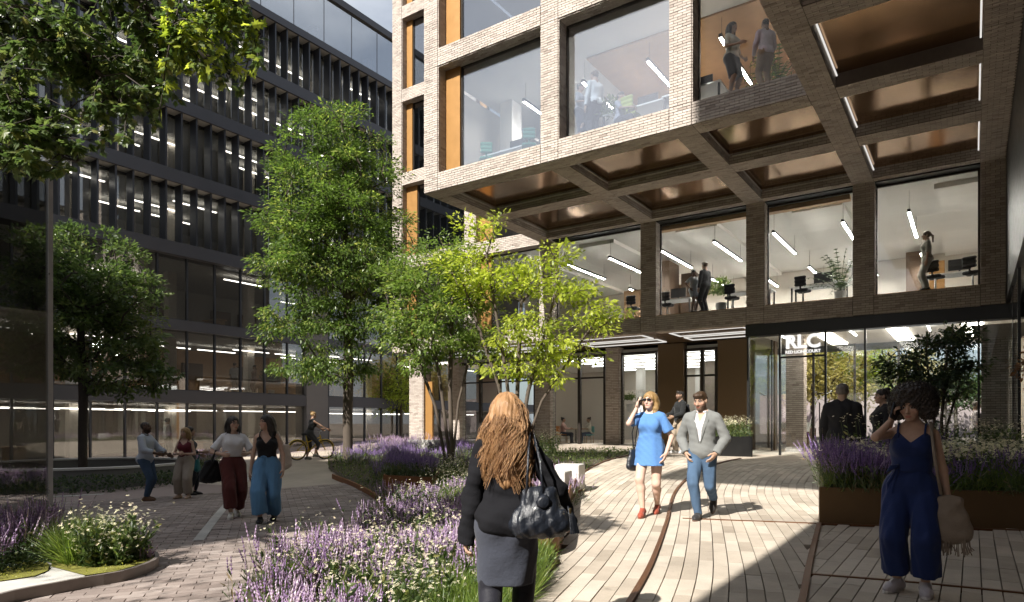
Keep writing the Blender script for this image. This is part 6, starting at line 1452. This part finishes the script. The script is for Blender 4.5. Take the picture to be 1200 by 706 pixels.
# three talking on the left
p,H=face_h(171,587,494); w=Person('man in a pale blue shirt gesturing while he talks',H,'m',(.13,.08,.055),ankle_r=(.06,.03,.045),ankle_l=(-.055,-.02,.045),hand_r=(.12,.20,.60),hand_l=(-.11,.22,.58),pole_r=(.6,-.8,-.6),pole_l=(-.6,-.8,-.6),h=.018,seed=7,curl=.3); w.beard=(.02,.015,.012)
w.trousers((.03,.045,.09),.585,.05,.007,.028,m=DENIMD); w.collar((.40,.44,.50)); w.top('shirt',(.40,.44,.50),.011,.47,.85,.012,.014,.012,wide=.006); w.hair('buzz',HR['black'],11); w.shoes_((.12,.06,.03),(.1,.05,.03),1.2); w.finish(p,facing(p,deg=62))
p,H=face_h(184,583,501); w=Person('dark haired woman in dark clothes half hidden behind the gesturing man',H,'f',(.40,.26,.19),ankle_r=(.05,.0,.045),ankle_l=(-.05,.05,.045),hand_r=(.10,.20,.63),hand_l=(-.12,.12,.58),pole_r=(.6,-.8,-.6),pole_l=(-.6,-.8,-.6),h=.02,seed=8); w.trousers((.02,.025,.035),.6,.06,.006,.024); w.top('blouse',(.03,.035,.045),.008,.50,.8,.012,.012,.01); w.hair('long',HR['black'],12); w.shoes_((.02,.02,.02),None); q=p+Vector((.35,.55,0)); q.z=gzf(q.x,q.y); w.finish(q,facing(q,deg=75))
bag('teal_bag','small teal bag carried by the dark haired woman',W2(w,(.11,.13,.44)),w.root.rotation_euler.z,(.24,.1,.28),cloth((.02,.13,.14),.8,.3),[((W2(w,(.11,.13,.5)),W2(w,(.11,.16,.6))),.01)],10,.003,h=.018)
p,H=face_h(217,584,501); w=Person('blonde woman in a wine red top and cream wide trousers',H,'f',(.55,.37,.28),ankle_r=(.08,.0,.045),ankle_l=(-.07,.05,.045),foot_r=.3,hand_r=(.03,.11,.63),hand_l=(-.03,.12,.63),pole_r=(.8,-.5,-.4),pole_l=(-.8,-.5,-.4),head_yaw=-.3,h=.018,seed=9); w.trousers((.36,.31,.26),.62,.13,.010,.040,.022,fold=.006); w.top('camisole',(.13,.02,.03),.007,.58,0,strap=.80,vneck=.05); w.hair('long',HR['blond'],13,strands=140); w.shoes_((.5,.36,.28),None); w.finish(p,facing(p,deg=-25))
# cyclist
p,H=face_h(362,533,474); H=1.74; p=at(364,24.3); p.z=gzf(p.x,p.y)
YEL=mat('yellow_paint',(.62,.42,.02),.35,0,.05); RUB=mat('tyre_rubber',(.02,.02,.02),.8); CHR=mat('steel_parts',(.5,.5,.5),.3,.9)
w=Person('woman in a black vest top pushing off on a yellow bicycle',H,'f',(.45,.28,.2),lean=.22,hip=(0,-.02,.53),ankle_r=(.07,.06,.10),ankle_l=(-.06,-.06,.045),hand_r=(.15,.36,.60),hand_l=(-.14,.36,.60),pole_r=(.5,-.3,-1),pole_l=(-.5,-.3,-1),h=.022,seed=11); w.trousers((.04,.04,.045),.6,.45,.008,.04); w.top('vest',(.015,.015,.016),.007,.56,0,.0,.006,.006); w.hair('bun',HR['blond'],14); w.shoes_((.2,.2,.2),None); rzc=facing(p,deg=115); w.finish(p,rzc)
bk=thing('bicycle','yellow city bicycle ridden by the woman in black at the top of the ramp','bicycle',p,rzc)
def wheel(y):
    g=Geo(); g.smooth=True; R_=.34; g.tube([(0,y+R_*math.cos(a),R_+R_*math.sin(a)) for a in np.linspace(0,6.2832,33)],.022,6,False); t=part('tyre',g,RUB,bk,False)
    g=Geo(); g.smooth=True; g.tube([(0,y+.31*math.cos(a),R_+.31*math.sin(a)) for a in np.linspace(0,6.2832,33)],.012,5,False)
    for k in range(14): a=k*math.pi/7; g.tube([(0,y,R_),(0,y+.31*math.cos(a),R_+.31*math.sin(a))],.003,3,False)
    part('rim',g,YEL,t,False)
    g=Geo(); g.tube([(0,y+.375*math.cos(a),R_+.375*math.sin(a)) for a in np.linspace(.3,2.9,12)],.02,4,False); part('mudguard',g,YEL,bk,False)
wheel(-.5); wheel(.56)
g=Geo(); g.smooth=True
for a,b_,r_ in (((0,-.5,.34),(0,-.05,.30),.016),((0,-.5,.34),(0,-.14,.68),.014),((0,-.05,.30),(0,-.18,.86),.020),((0,-.05,.30),(0,.38,.72),.024),((0,-.12,.62),(0,.37,.80),.018),((0,.36,.88),(0,.42,.62),.022),((0,.42,.62),(0,.56,.34),.016)): g.tube([a,b_],r_,7)
part('frame',g,YEL,bk,False); g=Geo(); g.smooth=True; g.tube([(0,.36,.86),(0,.34,1.0)],.014,6); g.tube([(-.28,.26,1.02),(-.2,.33,1.03),(0,.35,1.0),(.2,.33,1.03),(.28,.26,1.02)],.013,6); part('handlebar',g,CHR,bk,False)
v=Vol(); v.rc((0,-.28,.90),(0,-.05,.90),.07,.025,.03); v.cut.append(((0,0,.875),(0,0,-1.))); g=Geo(); g.smooth=True; g.add(*v.mesh(.015)); part('saddle',g,RUB,bk,False)
g=Geo()
for q in (-1,1): g.tube([(0,-.05,.30),(q*.09,-.05,.30),(q*.09,-.05+q*.12,.30-q*.12)],.01,5); g.cbox((q*.14,-.05+q*.12,.30-q*.12),(.1,.06,.02))
part('crank',g,CHR,bk,False)
# entrance pair
p,H=face_h(752,527,465); w=Person('dark haired woman in a white tee and long black skirt near the cafe window',H,'f',(.36,.23,.17),hand_r=(.12,.14,.60),hand_l=(-.10,.15,.61),pole_r=(.6,-.8,-.6),pole_l=(-.6,-.8,-.6),head_pitch=-.2,h=.02,seed=12); w.skirt((.012,.012,.014),.62,.12,.10,.078,.8); w.top('tee',(.6,.6,.62),.008,.58,.45,.012,.012,.01); w.hair('long',HR['black'],15); w.shoes_((.02,.02,.02),None); w.finish(p,facing(p,deg=65))
bag('canvas_tote','black tote on the back of the woman by the cafe window',W2(w,(.10,-.12,.56)),w.root.rotation_euler.z,(.34,.12,.36),cloth((.012,.012,.016),.8,.3),[((W2(w,(.10,-.08,.65)),W2(w,(.09,.02,.83)),W2(w,(.10,-.1,.7))),.012)],11,.004,h=.018)
p,H=face_h(797,531,458); w=Person('man in a black jumper and beige trousers before the bronze wall',H,'m',(.30,.19,.13),ankle_r=(.06,.04,.045),ankle_l=(-.06,-.06,.045),hand_r=(.09,.20,.60),hand_l=(-.12,.18,.58),pole_r=(.6,-.8,-.6),pole_l=(-.6,-.8,-.6),h=.019,seed=13); w.beard=(.02,.015,.012); w.trousers((.30,.24,.18),.58,0,.012,.034,.01); w.top('jumper',(.014,.015,.016),.012,.47,1.0,.008,.014,.012); w.hair('short',HR['black'],16); w.shoes_((.6,.6,.6),(.6,.6,.6),1.2); w.finish(p,facing(p,deg=-62))
bag('backpack','black backpack on the man in the black jumper',W2(w,(0,-.125,.68)),w.root.rotation_euler.z,(.30,.17,.44),cloth((.012,.013,.016),.7,.3),[((W2(w,(.06,-.07,.78)),W2(w,(.065,.05,.80)),W2(w,(.075,.05,.66))),.016),((W2(w,(-.06,-.07,.78)),W2(w,(-.065,.05,.80)),W2(w,(-.075,.05,.66))),.016)],12,.003,1.0,.018)
# men behind the long planter
p=at(987,11.9); p.z=gzf(p.x,p.y); w=Person('man in a dark suit seen from behind beyond the lavender',zat(449,11.9)-p.z,'m',(.42,.28,.2),hand_r=(.15,.02,.46),hand_l=(-.15,.02,.46),h=.016,seed=14,build=1.05); w.trousers((.015,.015,.017),.58,0,.01,.034,.006); w.top('jacket',(.014,.014,.016),.018,.46,1.0,.0,.014,.016,wide=.006); w.hair('short',HR['grey'],17); w.shoes_((.02,.02,.02),None); w.finish(p,facing(p,deg=172))
p=at(1034,12.1); p.z=gzf(p.x,p.y); w=Person('dark haired person in black half hidden behind the curly haired woman',zat(455,12.1)-p.z,'f',(.45,.3,.22),hand_r=(.15,.02,.46),hand_l=(-.15,.02,.46),h=.02,seed=15); w.trousers((.015,.015,.017),.58,0,.01,.034,.006); w.top('jacket',(.014,.014,.016),.014,.48,1.0,.0,.012,.012); w.hair('bun',HR['black'],18); w.shoes_((.02,.02,.02),None); w.finish(p,facing(p,deg=-70))
# ------------------------------------------------------------------ people inside
def atY(px,Y,z): s=(px-600)/FPX; d=Y/(CS+SN*s); p=at(px,d); p.z=z; return p
def atX(px,X,z): s=(px-600)/FPX; d=X/(-SN+CS*s); p=at(px,d); p.z=z; return p
def indoor(label,p,top,sex,skin,hair,hs,deg,tp,bt,seed,h=.026,sit=False,skirt=None,**k):
    H=(zat(top,depth(p))-p.z) if top else k.pop('H',1.7)
    if sit:
        H=1.7; k.update(hip=(0,0,.30),ankle_r=(.06,.27,.045),ankle_l=(-.06,.24,.045),knee=(0,.25,1),hand_r=(.08,.22,.44),hand_l=(-.08,.22,.44),pole_r=(.8,-.5,-.6),pole_l=(-.8,-.5,-.6))
    w=Person(label,H,sex,skin,h=h,seed=seed,**k)
    if skirt: w.skirt(bt,.62,skirt,.10,.078,.75)
    else: w.trousers(bt,.585,.0,.008,.032,.006)
    w.top('shirt',tp,.009,.52 if skirt else .49,.5 if seed%3 else 1.0,.01,.01,.01); w.hair(hs,HR[hair],seed); w.shoes_((.03,.03,.03),None); w.finish(p,facing(p,deg=deg)); return w
talk=dict(hand_r=(.10,.17,.62),hand_l=(-.12,.10,.52),pole_r=(.6,-.8,-.6),pole_l=(-.6,-.8,-.5))
ZA=Z2+T2+.10
indoor('woman in a black dress talking at the first window left of the shaded pier',atY(680,17.25,ZA),98,'f',(.45,.3,.22),'black','bun',60,(.3,.3,.33),(.03,.035,.05),20,skirt=.15,**talk)
indoor('man in a white shirt and black shorts at the same big window',atY(697,17.3,ZA),83,'m',(.5,.34,.25),'brown','short',-140,(.66,.67,.68),(.03,.03,.035),21)
indoor('person sitting at a desk beside the green chair upstairs',atY(727,17.35,ZA-.15),None,'m',(.5,.34,.25),'brown','short',60,(.35,.36,.42),(.05,.05,.06),22,sit=True)
indoor('woman in a cream blouse and grey skirt at the corner window',atY(858,17.12,ZA),26,'f',(.45,.3,.22),'black','long',55,(.62,.58,.48),(.12,.12,.12),23,skirt=.26,**talk)
indoor('man in a pink shirt and beige trousers at the corner window',atY(897,17.1,ZA),22,'m',(.30,.19,.14),'black','buzz',-150,(.60,.50,.53),(.34,.24,.16),24,**talk)
ZB=5.52
indoor('woman in a grey dress on the first floor',atY(813,24.25,ZB),316,'f',(.25,.15,.11),'black','bun',40,(.40,.42,.45),(.36,.38,.42),25,skirt=.36,hand_r=(.15,.05,.55),pole_r=(1,-.3,0))
indoor('man in a dark suit talking to the woman in the grey dress',atY(826,24.3,ZB),307,'m',(.5,.34,.25),'brown','short',-130,(.06,.06,.065),(.04,.04,.045),27)
indoor('woman with a ponytail and cream trousers at the right first floor window',atY(1086,24.25,ZB),271,'f',(.5,.34,.25),'brown','pony',-80,(.33,.31,.26),(.55,.52,.46),28)
indoor('man in a white shirt at the dark building first floor window',atX(275,-36.2,LZ[0]+LT[0]-.02),425,'m',(.5,.34,.25),'brown','short',160,(.55,.53,.5),(.3,.24,.18),29,h=.03)
indoor('woman in a tan dress beside the man at the dark building window',atX(298,-36.4,LZ[0]+LT[0]-.02),428,'f',(.5,.34,.25),'brown','bun',-60,(.40,.26,.18),(.40,.26,.18),31,h=.03,skirt=.3)
indoor('person in a white shirt inside the dark building ground floor',atX(196,-36.4,-.48),490,'m',(.5,.34,.25),'brown','short',120,(.68,.66,.64),(.25,.2,.16),32,h=.03)
indoor('woman in pink sitting at the cafe table',atY(660,29.2,.42),None,'f',(.45,.3,.22),'black','bun',80,(.62,.38,.33),(.06,.07,.10),33,sit=True)
indoor('person in a cream top sitting on the turquoise cafe chair',atY(690,29.2,.42),None,'f',(.45,.3,.22),'brown','bun',-70,(.6,.55,.45),(.05,.07,.11),34,sit=True)
indoor('person in pink sitting by the garden planter behind the lobby',atY(931,33.6,.33),None,'f',(.45,.3,.22),'black','bun',70,(.62,.4,.36),(.3,.1,.08),35,sit=True)
indoor('person with a book sitting next to the garden planter',atY(940,33.8,.33),None,'f',(.45,.3,.22),'black','bob',-60,(.35,.38,.46),(.08,.07,.1),36,sit=True)
indoor('bald man in a pale shirt inside the right hand lobby',atY(1144,25.2,.33),470,'m',(.5,.34,.25),'grey','buzz',100,(.55,.50,.52),(.2,.2,.22),37)
indoor('person with dark hair near the beige pillar inside the lobby',atY(1158,25.6,.33),476,'f',(.5,.3,.25),'black','bun',90,(.6,.45,.42),(.2,.2,.22),38)
# ------------------------------------------------------------------ furniture and lamps inside
LB=Geo().box(-.045,.045,0,1,0,.09).mesh('housing'); LD_=Geo().box(-.035,.035,.02,.98,-.012,-.002).mesh('diffuser'); WI=Geo().box(-.004,.004,-.004,.004,0,1).mesh('wire')
LB.materials.append(M['black']); LD_.materials.append(M['lamp']); WI.materials.append(M['black'])
def pendant(x,y0,y1,z,top,label,group):
    r=thing('pendant_lamp',label,'lamp',(x,y0,z),0,group)
    for me,nm,loc,sc in ((LB,'housing',(0,0,0),(1,y1-y0,1)),(LD_,'diffuser',(0,0,0),(1,y1-y0,1)),(WI,'wire',(0,.15,.09),(1,1,top-z-.09)),(WI,'wire',(0,y1-y0-.15,.09),(1,1,top-z-.09))):
        o=bpy.data.objects.new(nm,me); o.location=loc; o.scale=sc; COL.objects.link(o); o.parent=r
bays=[('first','from the left'),]
for k,x in enumerate((-14.0,-12.05,-9.9,-7.82,-5.74,-3.55,-1.66)):
    bay=('leftmost first floor window','leftmost first floor window','second first floor window','second first floor window','third first floor window','third first floor window','right first floor window')[k]
    pendant(x,24.4,28.0,8.08,8.8,('left' if k in (0,2,4) else 'right')+' front pendant strip lamp behind the '+bay,'pendant lamps on the first floor')
    pendant(x,30.6,34.2,8.08,8.8,('left' if k in (0,2,4) else 'right')+' rear pendant strip lamp behind the '+bay,'pendant lamps on the first floor')
for x,lab in ((-12.2,'pendant strip lamp in the upper window left of the white shirted man'),(-10.0,'pendant strip lamp behind the white shirted man upstairs'),(-7.85,'pendant strip lamp right of the white shirted man upstairs'),(-5.72,'pendant strip lamp between the two people at the corner window')):
    pendant(x,18.4,21.6,12.05,12.75,lab,'pendant lamps upstairs')
def chairmesh():
    g=Geo(); g.smooth=True; v=Vol(); v.rc((-.17,.14,.48),(.17,.14,.48),.06,k=.05); v.rc((-.17,-.16,.48),(.17,-.16,.48),.06,k=.05); v.el((0,0,.48),(.25,.24,.055),.03)
    for z in (.66,.78,.90): v.rc((-.15,-.25-.05*(z-.66),z),(.15,-.25-.05*(z-.66),z),.055,k=.05)
    v.rc((0,-.22,.5),(0,-.26,.7),.03,k=.02); g.add(*v.mesh(.026)); return g
def officechair(px,Y,z,col,label,deg=180):
    p=atY(px,Y,z); r=thing('office_chair',label,'chair',p,facing(p,deg=deg),'office chairs'); part('seat',chairmesh(),cloth(col,.6,.1),r,False)
    g=Geo(); g.tube([(0,0,.08),(0,0,.46)],.03,6)
    for k in range(5): a=k*1.2566; g.tube([(0,0,.09),(.28*math.cos(a),.28*math.sin(a),.05)],.02,4)
    part('base',g,CHR,r,False)
officechair(740,17.5,ZA,(.40,.45,.12),'lime green office chair by the big upper window',150); officechair(620,17.6,ZA,(.06,.22,.17),'dark green office chair in the upper left window'); officechair(570,17.7,ZA,(.10,.30,.2),'green office chair at the left end of the upper window'); officechair(806,17.4,ZA,(.25,.27,.08),'olive office chair at the corner window',200)
for px,lab in ((742,'black office chair in the leftmost first floor window'),(782,'black office chair left of the woman in the grey dress'),(858,'black office chair right of the man in the dark suit'),(941,'black office chair in the third first floor window'),(1096,'black office chair beside the woman with the ponytail'),(1140,'black office chair at the right end of the first floor')): officechair(px,24.7,ZB,(.015,.015,.018),lab,160)
def desk(px,Y,z,w_,label,col='white'):
    p=atY(px,Y,z); r=thing('desk',label,'desk',p,0,'office desks'); part('top',Geo().cbox((0,0,.73),(w_,.8,.04)),M[col],r,False)
    for x in (-w_/2+.06,w_/2-.06):
        for y in (-.33,.33): part('leg',Geo().cbox((x,y,.355),(.05,.05,.71)),M['black'],r,False)
    part('monitor',Geo().cbox((.1,.2,1.08),(.62,.03,.36)).cbox((.1,.22,.83),(.05,.05,.18)),M['black'],r,False)
for a in ((752,17.9,ZA,2.2,'white desk with a dark screen behind the lime chair'),(600,18.3,ZA,2.0,'white desk behind the green chairs upstairs'),(815,17.8,ZA,1.6,'white desk at the corner window'),(880,25.3,ZB,1.6,'white desk right of the dark suited man'),(790,25.4,ZB,1.6,'pale desk left of the couple on the first floor'),(960,25.6,ZB,1.8,'desk in the third first floor window'),(1120,26.0,ZB,1.8,'desk behind the woman with the ponytail')): desk(*a)
def potplant(p,label,h,n,m_,palm=False,pot=.2):
    r=thing('potted_plant',label,'plant',p); part('pot',Geo().lathe([(.01,0),(pot*.8,0),(pot,.38),(pot*.92,.38),(.01,.34)],(0,0,0),16),M['concrete'],r,False); d=RNG.normal(0,1,(n,3)); d[:,2]=np.abs(d[:,2])*.9+.1; d/=np.linalg.norm(d,axis=1)[:,None]; g=Geo()
    if palm:
        for k in range(n):
            dd=d[k]; Q=[np.array((0,0,.36))+np.array((dd[0]*t*h*.8,dd[1]*t*h*.8,(dd[2]+.5)*t*h*.9-.45*h*t*t)) for t in np.linspace(0,1,8)]
            for i in range(1,8):
                t=unit(Q[i]-Q[i-1]); sd=unit(np.cross(t,(0,0,1)))
                for q in (-1,1): e=Q[i]+(t*.6+sd*q)*.16*(1-.5*i/8)+np.array((0,0,-.05)); g.add([Q[i]-t*.02,e,Q[i]+t*.03],np.array([(0,1,2)]))
            g.tube(Q,.008,3,False)
    else:
        T=d*(RNG.random(n)**.5*h*.5)[:,None]*np.array((.75,.75,1.)); T[:,2]+=.36+h*.3; dd=d+RNG.normal(0,.5,(n,3)); g.inst(LEAF_V,LEAF_F,scale3(rot_basis(dd,RNG.random(n)*6.28),RNG.uniform(.08,.14,n),RNG.uniform(.08,.14,n)),T)
    part('foliage',g,M[m_],r,False)
potplant(atY(912,17.9,ZA),'palm in a pot behind the man in the pink shirt',1.1,26,'leaf_mid',True); potplant(atY(716,17.6,ZA),'bushy green pot plant beside the white shirted man',1.1,500,'leaf_mid')
potplant(atY(845,24.9,ZB),'bushy green pot plant right of the suited man on the first floor',1.2,700,'leaf_mid'); potplant(atY(985,25.0,ZB),'blue green palm at the right side of the third first floor window',1.6,30,'leaf_dark',True)
potplant(atX(318,-37.5,LZ[0]+LT[0]),'round pot plant in the dark building window',2.0,600,'leaf_dark'); potplant(atY(738,30.2,2.0),'plant on the cafe counter',.7,300,'leaf_mid',False,.14)
# cafe
def cafe_chair(px,Y,col,label,deg):
    p=atY(px,Y,.42); r=thing('cafe_chair',label,'chair',p,facing(p,deg=deg),'cafe chairs'); part('seat',Geo().cbox((0,0,.45),(.42,.42,.04)),cloth(col,.5,.1),r,False); part('backrest',Geo().cbox((0,-.2,.72),(.42,.03,.3)),cloth(col,.5,.1),r,False)
    for x in (-.18,.18):
        for y in (-.18,.18): part('leg',Geo().tube([(x,y,0),(x*.9,y*.9,.43)],.015,5),M['wood'],r,False)
cafe_chair(660,29.2,(.6,.25,.08),'orange cafe chair under the woman in pink',80); cafe_chair(690,29.2,(.15,.45,.42),'turquoise cafe chair under the person in cream',-70); cafe_chair(636,29.0,(.55,.2,.06),'orange cafe chair left of the brick column',20); cafe_chair(650,30.2,(.6,.25,.08),'orange cafe chair at the far side of the cafe table',0)
p=atY(675,29.3,.42); r=thing('cafe_table','small wooden cafe table between the two seated people','table',p); part('top',Geo().lathe([(.01,.72),(.38,.72),(.38,.75),(.01,.75)],(0,0,0),20),M['wood'],r,False); part('leg',Geo().tube([(0,0,0),(0,0,.72)],.03,8),M['black'],r,False); part('foot',Geo().lathe([(.25,0),(.25,.02),(.02,.04)],(0,0,0),16),M['black'],r,False)
# arc lamp and bench in the lobby
p=atY(948,31,.33); r=thing('arc_lamp','tall arc floor lamp with a white shade in the lobby','lamp',p); part('stand',tubeg([(0,0,0),(.05,0,1.2),(.35,0,2.1),(.9,0,2.5)],.018),M['white'],r,False); part('shade',Geo().lathe([(.16,.75),(.20,1.15)],(-.15,0,0),18),M['white'],r,False)
for px,lab in ((931,'bench seat under the person in pink behind the lobby'),(940,'bench seat under the person with the book')):
    p=atY(px,33.7,.33); r=thing('stool',lab,'stool',p); part('seat',Geo().lathe([(.01,.45),(.22,.45),(.22,.49),(.01,.49)],(0,0,0),16),M['wood'],r,False); part('base',Geo().tube([(0,0,0),(0,0,.45)],.05,8),M['black'],r,False)
# door handles and rail lettering done; bicycles parked by the passage
